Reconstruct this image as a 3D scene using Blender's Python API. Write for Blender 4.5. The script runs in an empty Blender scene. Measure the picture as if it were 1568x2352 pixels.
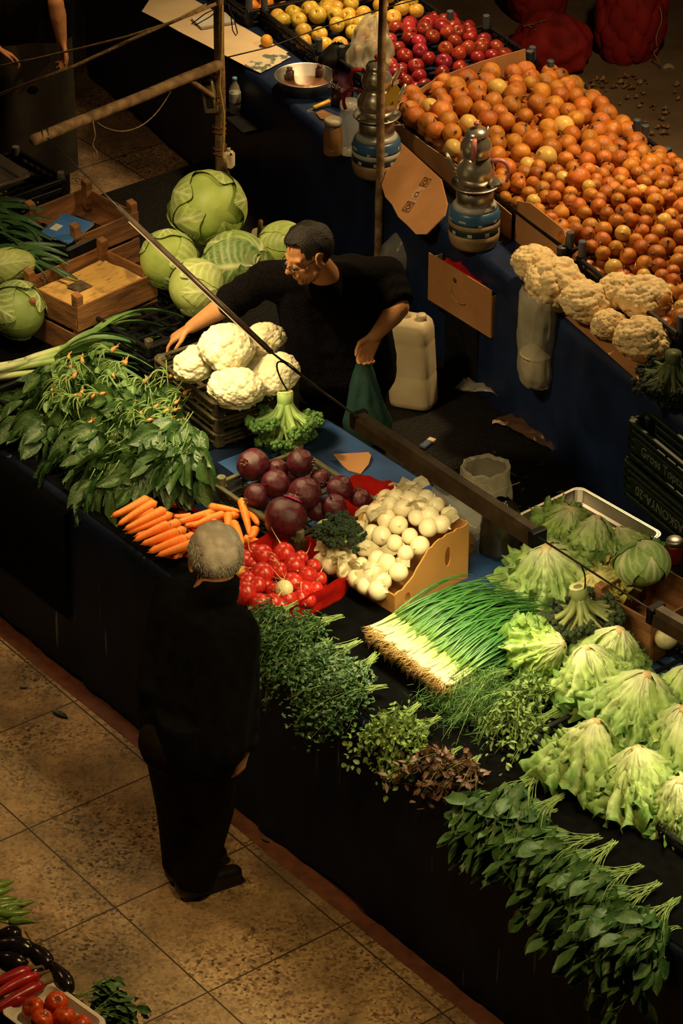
import bpy, bmesh, math, random
import numpy as np
from mathutils import Matrix, Vector, Euler, noise as mnoise

random.seed(7)
RNG = np.random.RandomState(11)
R = math.radians
scene = bpy.context.scene
col = scene.collection

# ------------------------------------------------------------------ camera, world, lights, exposure
CAM_H, FPX, PITCH = 7.4, 7000.0, R(32)
cam_d = bpy.data.cameras.new('camera')
cam = bpy.data.objects.new('camera', cam_d)
col.objects.link(cam)
cam.location = (0, 0, CAM_H)
cam.rotation_euler = (R(90) - PITCH, 0, 0)
cam_d.sensor_fit = 'VERTICAL'
cam_d.sensor_height = 36.0
cam_d.lens = 36.0 * FPX / 2352.0
cam_d.clip_end = 100
scene.camera = cam

world = bpy.data.worlds.new('market_hall')
scene.world = world
world.use_nodes = True
wb = world.node_tree.nodes['Background']
wb.inputs[0].default_value = (1.0, 0.72, 0.45, 1)
wb.inputs[1].default_value = 0.0035

vs = scene.view_settings
vs.view_transform = 'Standard'
vs.look = 'None'
vs.exposure = 0.0
vs.gamma = 1.0
vs.use_curve_mapping = False

def area(name, loc, target, power, color, sx, sy, spread=180):
    d = bpy.data.lights.new(name, 'AREA')
    d.shape = 'RECTANGLE'; d.size = sx; d.size_y = sy
    d.energy = power; d.color = color; d.spread = R(spread)
    o = bpy.data.objects.new(name, d); col.objects.link(o)
    o.location = loc
    o.rotation_euler = (Vector(target) - Vector(loc)).to_track_quat('-Z', 'Y').to_euler()
    return o

def W1x(u, v, z):      # front stall: u along the aisle, v into the stall
    a = math.radians(-51.5); return (-.441 + u * math.cos(a) - v * math.sin(a), 9.701 + u * math.sin(a) + v * math.cos(a), z)
WARM = (1.0, 0.70, 0.32)
YEL = (1.0, 0.85, 0.42)
# unseen pendant lamps of the hall; the seller and left ones are added fill
area('pendant_onions', (1.75, 13.3, 3.3), (1.15, 13.1, 0.9), 62, WARM, 0.2, 0.2, 150)
area('pendant_apples', (0.2, 15.2, 3.4), (0.1, 15.0, 0.9), 16, WARM, 0.4, 0.4, 70)
area('fill_seller', tuple(W1x(-1.5, .1, 3.45)), tuple(W1x(-1.5, 1.1, 1.2)), 16, (1.0, 0.72, 0.34), 0.25, 0.25, 75)  # added fill brightening the seller's face and the cabbages, not a hall lamp
area('pendant_aisle', tuple(W1x(1.9, -.9, 3.3)), tuple(W1x(.9, -.9, 0)), 17, (1.0, 0.66, 0.24), 0.3, 0.3, 110)
area('pendant_aisle_far', tuple(W1x(-1.3, -1.6, 3.4)), tuple(W1x(-.6, -.9, 0)), 9, (1.0, 0.62, 0.24), 0.3, 0.3, 90)
area('pendant_lettuce', (1.5, 8.9, 2.6), (1.2, 8.9, 0.9), 7, YEL, 0.3, 0.3, 140)
area('fill_left', (-1.3, 13.6, 3.6), (-1.6, 14.3, .9), 3, (1.0, 0.6, 0.3), 0.3, 0.3, 70)  # weak fill added so the dark figure's forearms show, not a hall lamp

# ------------------------------------------------------------------ places
def at(px, py, z):
    """the point at height z seen at a photo position (metres, world)"""
    c, s = math.cos(PITCH), math.sin(PITCH)
    a, b = px - 784, 1176 - py
    d = (a, FPX * c + b * s, -FPX * s + b * c)
    t = (z - CAM_H) / d[2]
    return Vector((d[0] * t, d[1] * t, z))

YAW1, YAW2 = R(-51.5), R(-61.9)
A1 = Vector((math.cos(YAW1), math.sin(YAW1), 0)); B1 = Vector((-A1.y, A1.x, 0)); O1 = Vector((-.441, 9.701, 0))
A2 = Vector((math.cos(YAW2), math.sin(YAW2), 0)); B2 = Vector((-A2.y, A2.x, 0)); O2 = Vector((.607, 12.826, 0))
def W1(u, v, z): return O1 + A1 * u + B1 * v + Vector((0, 0, z))
def W2(u, v, z): return O2 + A2 * u + B2 * v + Vector((0, 0, z))
def uv2(p): q = Vector((p[0], p[1], 0)) - O2; return q.dot(A2), q.dot(B2)
ZT = 0.856      # top of the cloth on both counters

# ------------------------------------------------------------------ geometry collector
def fresh(me):
    m = me.copy(); m.materials.clear(); return m
class G:
    def __init__(self):
        self.v = []; self.f = []; self.c = []; self.n = 0
    def add(self, verts, faces, color=None):
        n0 = self.n
        verts = [tuple(p) for p in verts]
        self.v += verts; self.n += len(verts)
        self.f += [tuple(i + n0 for i in f) for f in faces]
        if color is None: self.c += [(1, 1, 1)] * len(verts)
        elif len(color) == 3 and not hasattr(color[0], '__len__'): self.c += [tuple(color)] * len(verts)
        else: self.c += [tuple(k) for k in color]
        return self
    def merge(self, g, M=None, color=None):
        vv = [M @ Vector(p) for p in g.v] if M else g.v
        return self.add(vv, g.f, color if color is not None else g.c)
    def box(self, sx, sy, sz, c=(0, 0, 0), M=None, bev=0.0):
        x, y, z = sx / 2, sy / 2, sz / 2
        if bev <= 0:
            vs_ = [(a * x, b * y, d * z) for a in (-1, 1) for b in (-1, 1) for d in (-1, 1)]
            fs = [(0, 1, 3, 2), (4, 6, 7, 5), (0, 4, 5, 1), (2, 3, 7, 6), (0, 2, 6, 4), (1, 5, 7, 3)]
        else:
            b_ = min(bev, x * .9, y * .9, z * .9)
            vs_ = []; idx = {}
            for a in (-1, 1):
                for b in (-1, 1):
                    for d in (-1, 1):
                        for k, p in enumerate(((a * x, b * (y - b_), d * (z - b_)), (a * (x - b_), b * y, d * (z - b_)), (a * (x - b_), b * (y - b_), d * z))):
                            idx[(a, b, d, k)] = len(vs_); vs_.append(p)
            fs = []
            for s in (-1, 1):
                q = [(s, -1, -1, 0), (s, 1, -1, 0), (s, 1, 1, 0), (s, -1, 1, 0)]; fs.append([idx[i] for i in (q if s > 0 else q[::-1])])
                q = [(-1, s, -1, 1), (-1, s, 1, 1), (1, s, 1, 1), (1, s, -1, 1)]; fs.append([idx[i] for i in (q if s > 0 else q[::-1])])
                q = [(-1, -1, s, 2), (1, -1, s, 2), (1, 1, s, 2), (-1, 1, s, 2)]; fs.append([idx[i] for i in (q if s > 0 else q[::-1])])
            for a in (-1, 1):
                for b in (-1, 1):
                    fs.append([idx[(a, b, -1, 0)], idx[(a, b, 1, 0)], idx[(a, b, 1, 1)], idx[(a, b, -1, 1)]])
                    fs.append([idx[(a, -1, b, 0)], idx[(a, 1, b, 0)], idx[(a, 1, b, 2)], idx[(a, -1, b, 2)]])
                    fs.append([idx[(-1, a, b, 1)], idx[(1, a, b, 1)], idx[(1, a, b, 2)], idx[(-1, a, b, 2)]])
                    for d in (-1, 1): fs.append([idx[(a, b, d, k)] for k in range(3)])
        c = Vector(c)
        pts = [Vector(p) + c for p in vs_]
        if M: pts = [M @ p for p in pts]
        return self.add(pts, fs)
    def tube(self, path, r, n=8, cap=True, color=None, flat=1.0):
        P = [Vector(p) for p in path]; m = len(P)
        rr = [r] * m if not hasattr(r, '__len__') else list(r)
        cc = None if color is None else (color if hasattr(color[0], '__len__') else [color] * m)
        T = []
        for i in range(m):
            t = P[min(i + 1, m - 1)] - P[max(i - 1, 0)]
            T.append(t.normalized() if t.length > 1e-9 else Vector((0, 0, 1)))
        ref = Vector((0, 0, 1)) if abs(T[0].z) < .9 else Vector((1, 0, 0))
        vs_, cs = [], []
        X = T[0].cross(ref).normalized()
        for i in range(m):
            X = (X - T[i] * X.dot(T[i]))
            X = X.normalized() if X.length > 1e-6 else T[i].orthogonal().normalized()
            Y = T[i].cross(X)
            for k in range(n):
                a = 2 * math.pi * k / n
                vs_.append(P[i] + X * (rr[i] * math.cos(a)) + Y * (rr[i] * flat * math.sin(a)))
                if cc: cs.append(cc[i])
        fs = [(i * n + k, i * n + (k + 1) % n, (i + 1) * n + (k + 1) % n, (i + 1) * n + k) for i in range(m - 1) for k in range(n)]
        if cap: fs += [tuple(range(n - 1, -1, -1)), tuple((m - 1) * n + k for k in range(n))]
        return self.add(vs_, fs, cs if cc else None)
    def lathe(self, prof, n=20, M=None, color=None):
        vs_, fs, cs = [], [], []
        for i, (r, z) in enumerate(prof):
            for k in range(n):
                a = 2 * math.pi * k / n
                vs_.append(Vector((r * math.cos(a), r * math.sin(a), z)))
                if color: cs.append(color[i] if hasattr(color[0], '__len__') else color)
        m = len(prof)
        fs = [(i * n + k, i * n + (k + 1) % n, (i + 1) * n + (k + 1) % n, (i + 1) * n + k) for i in range(m - 1) for k in range(n)]
        if prof[0][0] > 1e-5: fs.append(tuple(range(n - 1, -1, -1)))
        if prof[-1][0] > 1e-5: fs.append(tuple((m - 1) * n + k for k in range(n)))
        if M: vs_ = [M @ p for p in vs_]
        return self.add(vs_, fs, cs if color else None)
    def grid(self, fn, nu, nv, color=None):
        vs_, cs = [], []
        for j in range(nv + 1):
            for i in range(nu + 1):
                u, v = i / nu, j / nv
                vs_.append(fn(u, v))
                if color: cs.append(color(u, v))
        w = nu + 1
        fs = [(j * w + i, j * w + i + 1, (j + 1) * w + i + 1, (j + 1) * w + i) for j in range(nv) for i in range(nu)]
        return self.add(vs_, fs, cs if color else None)
    def ball(self, c, r, nu=16, nv=10, M=None):
        rx, ry, rz = r if hasattr(r, '__len__') else (r, r, r)
        vs_ = []
        for j in range(1, nv):
            th = math.pi * j / nv
            for i in range(nu):
                ph = 2 * math.pi * i / nu
                vs_.append(Vector((rx * math.sin(th) * math.cos(ph), ry * math.sin(th) * math.sin(ph), rz * math.cos(th))))
        fs = [((j) * nu + i, (j + 1) * nu + i, (j + 1) * nu + (i + 1) % nu, j * nu + (i + 1) % nu) for j in range(nv - 2) for i in range(nu)]
        t = len(vs_); vs_.append(Vector((0, 0, rz))); vs_.append(Vector((0, 0, -rz)))
        fs += [(t, i, (i + 1) % nu) for i in range(nu)]
        fs += [(t + 1, (nv - 2) * nu + (i + 1) % nu, (nv - 2) * nu + i) for i in range(nu)]
        c = Vector(c)
        return self.add([(M @ p if M else p) + c for p in vs_], fs)
    def capsule(self, a, b, ra, rb, n=12):
        a, b = Vector(a), Vector(b); d = (b - a)
        L = d.length
        if L < 1e-6: return self.ball(a, ra)
        d = d / L
        path, rr = [], []
        for k in range(5):
            th = math.pi / 2 * (1 - k / 4)
            path.append(a - d * ra * math.sin(th) * .999); rr.append(max(ra * math.cos(th), 1e-4))
        for k in range(1, 5):
            th = math.pi / 2 * (k / 4)
            if k == 1: path.append(b); rr.append(rb)
            path.append(b + d * rb * math.sin(th) * .999); rr.append(max(rb * math.cos(th), 1e-4))
        return self.tube(path, rr, n)
    def mesh(self, name, smooth=True, colors=False):
        me = bpy.data.meshes.new(name)
        me.from_pydata(self.v, [], self.f)
        if colors:
            a = me.color_attributes.new('Col', 'FLOAT_COLOR', 'POINT')
            arr = np.ones((len(self.v), 4), dtype=np.float32); arr[:, :3] = np.array(self.c, dtype=np.float32)
            a.data.foreach_set('color', arr.ravel())
        if smooth: me.polygons.foreach_set('use_smooth', [True] * len(me.polygons))
        me.update()
        return me
    def obj(self, name, m, parent=None, loc=None, rot=None, smooth=True, colors=False):
        me = self.mesh(name, smooth, colors)
        return put(name, me, m, parent, loc, rot)

def put(name, me, m=None, parent=None, loc=None, rot=None, scale=None):
    o = bpy.data.objects.new(name, me); col.objects.link(o)
    if m is not None and not me.materials: me.materials.append(m)
    if parent is not None: o.parent = parent
    if loc is not None: o.location = loc
    if rot is not None: o.rotation_euler = rot
    if scale is not None: o.scale = (scale,) * 3 if not hasattr(scale, '__len__') else scale
    return o
def tag(o, label, cat, group=None, kind=None):
    if label: o['label'] = label
    if cat: o['category'] = cat
    if group: o['group'] = group
    if kind: o['kind'] = kind
    return o
def thing(name, label, cat, loc=(0, 0, 0), rot=(0, 0, 0), group=None, scale=1.0):
    o = bpy.data.objects.new(name, None); col.objects.link(o)
    o.empty_display_size = .05
    o.location = loc; o.rotation_euler = rot; o.scale = (scale,) * 3
    return tag(o, label, cat, group)
CHILD = {}
def kids(o): return [c for c in bpy.data.objects if c.parent == o]
def copy_tree(o, parent=None, ch=None):
    c = o.copy(); col.objects.link(c)
    if parent: c.parent = parent
    for k in (kids(o) if ch is None else ch): copy_tree(k, c)
    return c
class Proto:
    """first use hands out the thing itself, later uses a copy of it and its parts"""
    def __init__(self, o): self.o = o; self.used = False; self.ch = kids(o)
    def get(self, label, loc, rot, scale=1.0, group=None):
        o = copy_tree(self.o, None, self.ch) if self.used else self.o
        self.used = True
        o.location = loc; o.rotation_euler = rot
        o.scale = (scale,) * 3 if not hasattr(scale, '__len__') else scale
        o['label'] = label
        if group: o['group'] = group
        elif 'group' in o.keys(): del o['group']
        return o
def noise3(p, s=1.0, seed=0.0): return mnoise.noise(Vector((p[0] * s + seed, p[1] * s - seed * .7, p[2] * s + seed * .3)))
def bez(a, b, c, d, n=10):
    a, b, c, d = map(Vector, (a, b, c, d)); out = []
    for i in range(n + 1):
        t = i / n; s = 1 - t
        out.append(a * s ** 3 + b * 3 * s * s * t + c * 3 * s * t * t + d * t ** 3)
    return out
def poly_extrude(g, pts, depth_vec, color=None):
    """closed polygon (list of points) given a thickness"""
    n = len(pts); d = Vector(depth_vec)
    a = [Vector(p) for p in pts]; b = [p + d for p in a]
    fs = [tuple(range(n)), tuple(range(2 * n - 1, n - 1, -1))] + [(i, i + n, (i + 1) % n + n, (i + 1) % n) for i in range(n)]
    return g.add(a + b, fs, color)

# ------------------------------------------------------------------ materials
MAT = {}
def mat(name, c1, c2=None, scale=6, rough=.6, bump=0.0, bscale=None, metal=0, spec=.5, trans=0, alpha=1, vary=0.0, attr=False, coat=0, stretch=(1, 1, 1), detail=4, sharp=(.35, .65), ior=1.45, sss=0, hue=0.0, transl=0):
    if name in MAT: return MAT[name]
    m = bpy.data.materials.new(name); m.use_nodes = True
    nt = m.node_tree; N = nt.nodes; Lk = nt.links.new
    b = N['Principled BSDF']
    tc = N.new('ShaderNodeTexCoord'); oi = N.new('ShaderNodeObjectInfo')
    mp = N.new('ShaderNodeMapping'); mp.inputs['Scale'].default_value = stretch
    Lk(tc.outputs['Object'], mp.inputs['Vector'])
    ad = N.new('ShaderNodeVectorMath'); ad.operation = 'ADD'
    ml = N.new('ShaderNodeMath'); ml.operation = 'MULTIPLY'; ml.inputs[1].default_value = 13.0
    Lk(oi.outputs['Random'], ml.inputs[0]); Lk(mp.outputs['Vector'], ad.inputs[0]); Lk(ml.outputs[0], ad.inputs[1])
    nz = N.new('ShaderNodeTexNoise'); nz.inputs['Scale'].default_value = scale; nz.inputs['Detail'].default_value = detail
    Lk(ad.outputs[0], nz.inputs['Vector'])
    out = None
    if attr:
        at_ = N.new('ShaderNodeAttribute'); at_.attribute_name = 'Col'
        out = at_.outputs['Color']
        mx = N.new('ShaderNodeMix'); mx.data_type = 'RGBA'; mx.blend_type = 'MULTIPLY'; mx.inputs[0].default_value = 1
        rp = N.new('ShaderNodeMapRange'); rp.inputs[1].default_value = sharp[0]; rp.inputs[2].default_value = sharp[1]
        rp.inputs[3].default_value = .78; rp.inputs[4].default_value = 1.08
        Lk(nz.outputs['Fac'], rp.inputs[0]); Lk(out, mx.inputs[6]); Lk(rp.outputs[0], mx.inputs[7]); out = mx.outputs[2]
    else:
        c2 = c2 or tuple(k * .75 for k in c1)
        cr = N.new('ShaderNodeValToRGB')
        cr.color_ramp.elements[0].position = sharp[0]; cr.color_ramp.elements[1].position = sharp[1]
        cr.color_ramp.elements[0].color = (*c2, 1); cr.color_ramp.elements[1].color = (*c1, 1)
        Lk(nz.outputs['Fac'], cr.inputs[0]); out = cr.outputs[0]
    if vary or hue:
        hs = N.new('ShaderNodeHueSaturation')
        r1 = N.new('ShaderNodeMapRange'); r1.inputs[3].default_value = 1 - vary; r1.inputs[4].default_value = 1 + vary
        Lk(oi.outputs['Random'], r1.inputs[0]); Lk(r1.outputs[0], hs.inputs['Value'])
        if hue:
            fr = N.new('ShaderNodeMath'); fr.operation = 'MULTIPLY'; fr.inputs[1].default_value = 7.31
            f2 = N.new('ShaderNodeMath'); f2.operation = 'FRACT'; Lk(oi.outputs['Random'], fr.inputs[0]); Lk(fr.outputs[0], f2.inputs[0])
            r2 = N.new('ShaderNodeMapRange'); r2.inputs[3].default_value = .5 - hue; r2.inputs[4].default_value = .5 + hue
            Lk(f2.outputs[0], r2.inputs[0]); Lk(r2.outputs[0], hs.inputs['Hue'])
        Lk(out, hs.inputs['Color']); out = hs.outputs[0]
    Lk(out, b.inputs['Base Color'])
    b.inputs['Roughness'].default_value = rough; b.inputs['Metallic'].default_value = metal
    b.inputs['Specular IOR Level'].default_value = spec; b.inputs['IOR'].default_value = ior
    b.inputs['Transmission Weight'].default_value = trans; b.inputs['Alpha'].default_value = alpha
    b.inputs['Coat Weight'].default_value = coat
    if sss: b.inputs['Subsurface Weight'].default_value = sss; b.inputs['Subsurface Radius'].default_value = (.01, .006, .003)
    if bump:
        n2 = N.new('ShaderNodeTexNoise'); n2.inputs['Scale'].default_value = bscale or scale * 2; n2.inputs['Detail'].default_value = 6
        Lk(ad.outputs[0], n2.inputs['Vector'])
        bp = N.new('ShaderNodeBump'); bp.inputs['Strength'].default_value = bump; bp.inputs['Distance'].default_value = .01
        Lk(n2.outputs['Fac'], bp.inputs['Height']); Lk(bp.outputs[0], b.inputs['Normal'])
    if transl:
        tb = N.new('ShaderNodeBsdfTranslucent'); Lk(out, tb.inputs['Color'])
        ms = N.new('ShaderNodeMixShader'); ms.inputs[0].default_value = transl
        Lk(b.outputs[0], ms.inputs[1]); Lk(tb.outputs[0], ms.inputs[2]); Lk(ms.outputs[0], N['Material Output'].inputs['Surface'])
    MAT[name] = m
    return m

M_BLACK = mat('black_plastic', (.008, .008, .009), (.004, .004, .005), 20, .5, .1, spec=.3)
M_SHEET = mat('black_sheet_film', (.0035, .0035, .004), (.002, .002, .002), 20, .9, .1, 12, spec=.03)
M_CRATE = mat('dark_crate_plastic', (.11, .092, .045), (.05, .042, .02), 14, .45, .15)
M_BLUE = mat('blue_tarpaulin', (.009, .020, .066), (.004, .010, .036), 5, .42, .12, 12)
M_WOOD = mat('crate_wood', (.30, .13, .045), (.12, .048, .017), 5, .75, .3, 30, stretch=(1, 6, 6), vary=.12)
M_WOODX = mat('crate_wood_cross', (.30, .13, .045), (.12, .048, .017), 5, .75, .3, 30, stretch=(6, 1, 6), vary=.12)
M_POLE = mat('weathered_pole_wood', (.36, .22, .10), (.14, .08, .035), 6, .8, .25, 40, stretch=(3, 3, 3))
M_CARD = mat('brown_cardboard', (.42, .20, .075), (.32, .145, .05), 4, .85, .1, 40)
M_CARDL = mat('light_cardboard', (.55, .27, .07), (.45, .21, .05), 4, .8, .1, 40)
M_ROPE = mat('rope_fibre', (.42, .28, .13), (.22, .14, .06), 60, .9, .6, 120)
M_STEEL = mat('polished_steel', (.72, .70, .66), (.6, .58, .54), 4, .16, metal=1)
M_ALU = mat('dull_aluminium', (.62, .58, .52), (.48, .45, .40), 10, .38, metal=1)
M_DARKMETAL = mat('dark_metal', (.16, .12, .09), (.09, .065, .05), 12, .42, .1, metal=.5)
M_WIRE = mat('thin_wire', (.03, .022, .016), (.015, .012, .01), 20, .5)
M_WHITEPL = mat('milky_plastic', (.62, .52, .34), (.48, .38, .24), 5, .5, .08, 10, sss=.2)
M_PAPER = mat('cream_paper', (.62, .47, .30), (.54, .40, .25), 5, .85, .12, 14)
M_CLEAR = mat('clear_plastic_film', (.75, .72, .62), (.65, .62, .52), 6, .22, .5, 14, alpha=.22, spec=.9)
M_MILK = mat('milky_plastic_film', (.70, .64, .48), (.55, .5, .36), 8, .35, .5, 14, alpha=.52, spec=.7)
M_RED = mat('red_plastic_film', (.62, .018, .010), (.42, .010, .008), 8, .25, .5, 14, spec=.8, transl=.3)

# ------------------------------------------------------------------ floor
def floor_material():
    m = bpy.data.materials.new('terrazzo_tile'); m.use_nodes = True
    nt = m.node_tree; N = nt.nodes; L = nt.links.new; b = N['Principled BSDF']
    tc = N.new('ShaderNodeTexCoord')
    mp = N.new('ShaderNodeMapping'); mp.inputs['Rotation'].default_value = (0, 0, R(52.6)); L(tc.outputs['Object'], mp.inputs['Vector'])
    vo = N.new('ShaderNodeTexVoronoi'); vo.inputs['Scale'].default_value = 84; L(mp.outputs[0], vo.inputs['Vector'])
    bw = N.new('ShaderNodeRGBToBW'); L(vo.outputs['Color'], bw.inputs[0])
    cr = N.new('ShaderNodeValToRGB'); e = cr.color_ramp.elements
    e[0].position = .12; e[0].color = (.05, .028, .014, 1); e[1].position = .75; e[1].color = (.52, .36, .20, 1)
    e2 = cr.color_ramp.elements.new(.35); e2.color = (.30, .185, .095, 1)
    L(bw.outputs[0], cr.inputs[0])
    nz = N.new('ShaderNodeTexNoise'); nz.inputs['Scale'].default_value = 1.7; nz.inputs['Detail'].default_value = 7; nz.inputs['Roughness'].default_value = .65
    L(mp.outputs[0], nz.inputs['Vector'])
    dr = N.new('ShaderNodeMapRange'); dr.inputs[1].default_value = .36; dr.inputs[2].default_value = .60; dr.inputs[3].default_value = .30; dr.inputs[4].default_value = 1.0
    L(nz.outputs['Fac'], dr.inputs[0])
    # worn patches keep their chips, elsewhere the binder smooths them
    n2 = N.new('ShaderNodeTexNoise'); n2.inputs['Scale'].default_value = 2.6; n2.inputs['Detail'].default_value = 3; L(tc.outputs['Object'], n2.inputs['Vector'])
    w2 = N.new('ShaderNodeMapRange'); w2.inputs[1].default_value = .42; w2.inputs[2].default_value = .62; w2.inputs[3].default_value = .35; w2.inputs[4].default_value = 1
    L(n2.outputs['Fac'], w2.inputs[0])
    mxa = N.new('ShaderNodeMix'); mxa.data_type = 'RGBA'; mxa.inputs[6].default_value = (.34, .215, .11, 1)
    L(w2.outputs[0], mxa.inputs[0]); L(cr.outputs[0], mxa.inputs[7])
    mx = N.new('ShaderNodeMix'); mx.data_type = 'RGBA'; mx.blend_type = 'MULTIPLY'; mx.inputs[0].default_value = 1
    L(mxa.outputs[2], mx.inputs[6]); L(dr.outputs[0], mx.inputs[7])
    br = N.new('ShaderNodeTexBrick'); br.offset = 0; br.inputs['Scale'].default_value = 1.0
    br.inputs['Brick Width'].default_value = .61; br.inputs['Row Height'].default_value = .61; br.inputs['Mortar Size'].default_value = .004; br.inputs['Mortar Smooth'].default_value = .2
    mp2 = N.new('ShaderNodeMapping'); mp2.inputs['Rotation'].default_value = (0, 0, R(52.6)); mp2.inputs['Location'].default_value = (.36, .09, 0)
    L(tc.outputs['Object'], mp2.inputs['Vector']); L(mp2.outputs[0], br.inputs['Vector'])
    m3 = N.new('ShaderNodeMix'); m3.data_type = 'RGBA'; m3.inputs[7].default_value = (.035, .02, .012, 1)
    L(br.outputs['Fac'], m3.inputs[0]); L(mx.outputs[2], m3.inputs[6])
    L(m3.outputs[2], b.inputs['Base Color']); b.inputs['Roughness'].default_value = .55
    bp = N.new('ShaderNodeBump'); bp.inputs['Strength'].default_value = .15; bp.inputs['Distance'].default_value = .004
    L(bw.outputs[0], bp.inputs['Height']); L(bp.outputs[0], b.inputs['Normal'])
    return m
def struct(name, g, m, **k):
    o = g.obj(name, m, smooth=False, **k); o['kind'] = 'structure'; return o
g = G(); g.add([(-6, 4, 0), (7, 4, 0), (7, 22, 0), (-6, 22, 0)], [(0, 1, 2, 3)])
struct('floor', g, floor_material())
g = G(); g.add([W1(-5, -.09, .002), W1(5, -.12, .002), W1(5, .12, .002), W1(-5, .12, .002)], [(0, 1, 2, 3)])
struct('trim_1', g, mat('red_border_tile', (.13, .042, .022), (.08, .025, .014), 20, .6, .1, 60, detail=8))
g = G(); g.add([W2(-9, 1.22, .003), W2(6, 1.22, .003), W2(6, 8, .003), W2(-9, 8, .003)], [(0, 1, 2, 3)])
struct('floor_far', g, mat('dusty_concrete', (.26, .17, .10), (.16, .10, .06), 3, .85, .2, 30, detail=8))
# ------------------------------------------------------------------ counters and cloths
M_TABLE = mat('counter_timber', (.20, .12, .06), (.12, .07, .035), 4, .8, .2)
def counter(label, W, u0, u1, v0, v1, yaw):
    t = thing('market_counter', label, 'counter', W((u0 + u1) / 2, (v0 + v1) / 2, 0), (0, 0, yaw))
    L, D = u1 - u0, v1 - v0
    g = G().box(L, D, .04, (0, 0, .83), bev=.004); g.obj('tabletop', M_TABLE, t, smooth=False)
    for i in range(4):
        for s in (-1, 1):
            x = -L / 2 + .08 + (L - .16) * i / 3
            G().box(.06, .06, .81, (x, s * (D / 2 - .08), .405), bev=.004).obj('leg', M_TABLE, t, smooth=False)
    return t
counter('long timber counter of the front stall under dark blue tarpaulin', W1, -3.6, 3.3, .03, 1.24, YAW1)
counter('long timber counter of the far stall under the onions and stoves', W2, -4.4, 3.0, .03, 1.20, YAW2)

def tablecloth(label, W, u0, u1, v1, hem, seed, m):
    """cloth over the counter; falls in folds on the side v = 0 and a little at the back"""
    prof = [(v1 + .015, .62), (v1 + .012, .80), (v1, .853), (v1 * .75, ZT), (v1 * .5, ZT), (v1 * .25, ZT), (.10, ZT), (.02, ZT), (.0, .848), (-.012, .80), (-.02, .68), (-.026, .52), (-.03, .36), (-.034, .2), (-.036, hem)]
    nu = int((u1 - u0) / .03)
    vs_, fs = [], []
    for i in range(nu + 1):
        u = u0 + (u1 - u0) * i / nu
        for j, (v, z) in enumerate(prof):
            k = max(0, j - 8) / 6
            w = noise3((u * 5, seed, z * .8)) * .022 * k + noise3((u * 17, seed + 3, z)) * .007 * k
            if j == len(prof) - 1: z = z + .05 * noise3((u * 2, seed, 0)) + (.03 if u < -1 else 0)
            vs_.append(W(u, v - abs(w) - w * .5, z + (noise3((u * 6, v * 6, seed)) * .0015 if 2 < j < 8 else 0)))
    n = len(prof)
    fs = [(i * n + j, i * n + j + 1, (i + 1) * n + j + 1, (i + 1) * n + j) for i in range(nu) for j in range(n - 1)]
    return tag(G().add(vs_, fs).obj('tablecloth', m), label, 'tablecloth')
def cloth_material():
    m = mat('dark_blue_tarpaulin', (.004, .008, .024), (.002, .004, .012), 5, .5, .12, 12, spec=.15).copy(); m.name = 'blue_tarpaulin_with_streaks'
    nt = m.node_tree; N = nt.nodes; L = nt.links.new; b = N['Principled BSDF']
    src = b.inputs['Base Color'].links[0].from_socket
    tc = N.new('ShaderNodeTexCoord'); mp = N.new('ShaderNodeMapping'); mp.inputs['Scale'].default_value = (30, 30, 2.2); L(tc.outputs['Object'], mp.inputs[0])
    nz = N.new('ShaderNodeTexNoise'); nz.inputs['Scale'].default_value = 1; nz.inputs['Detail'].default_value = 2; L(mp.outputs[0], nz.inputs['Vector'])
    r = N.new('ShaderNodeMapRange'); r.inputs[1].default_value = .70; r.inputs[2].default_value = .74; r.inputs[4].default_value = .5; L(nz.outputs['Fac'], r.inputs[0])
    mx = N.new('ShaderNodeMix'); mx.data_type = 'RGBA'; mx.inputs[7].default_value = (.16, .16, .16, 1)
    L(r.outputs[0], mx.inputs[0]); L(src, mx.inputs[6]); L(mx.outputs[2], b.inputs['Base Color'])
    return m
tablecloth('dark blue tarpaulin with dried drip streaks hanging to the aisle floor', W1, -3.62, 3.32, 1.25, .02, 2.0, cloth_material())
tablecloth('dark blue tarpaulin draped over the far counter under onions and stoves', W2, -4.42, 3.02, 1.21, .02, 9.0, M_BLUE)

# pit between the stalls: a raised floor of boards under a rubber mat
PIT = .17
def pit_v(u):
    """how far the pit reaches back at u: just short of the far counter's cloth"""
    p = W1(u, 0, 0) - O2; return (-.045 - p.dot(B2)) / B1.dot(B2)
g = G(); g.grid(lambda a, b: W1(-4.5 + 8.5 * a, 1.34 + (pit_v(-4.5 + 8.5 * a) - 1.34) * b, PIT + .008 + .002 * noise3((a * 60, b * 14, 0))), 120, 24)
tag(g.obj('rubber_mat', mat('black_rubber', (.006, .005, .004), (.003, .0025, .002), 30, .6, .6, 50, spec=.25)), 'black ribbed rubber mat on the floor behind the front stall', 'mat')
g = G(); n_ = 40
for z in (0, PIT):
    for i in range(n_ + 1):
        u = -4.5 + 8.5 * i / n_; g.add([W1(u, 1.34, z), W1(u, pit_v(u), z)], [])
m_ = 2 * (n_ + 1)
g.f = [(m_ + 2 * i, m_ + 2 * i + 2, m_ + 2 * i + 3, m_ + 2 * i + 1) for i in range(n_)] + [(2 * i, 2 * i + 2, m_ + 2 * i + 2, m_ + 2 * i) for i in range(n_)] + [(2 * i + 1, m_ + 2 * i + 1, m_ + 2 * i + 3, 2 * i + 3) for i in range(n_)]
tag(g.obj('platform', M_TABLE, smooth=False), 'low board platform under the black rubber mat behind the front stall', 'platform')
g = G()
rs = np.random.RandomState(3)
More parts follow.
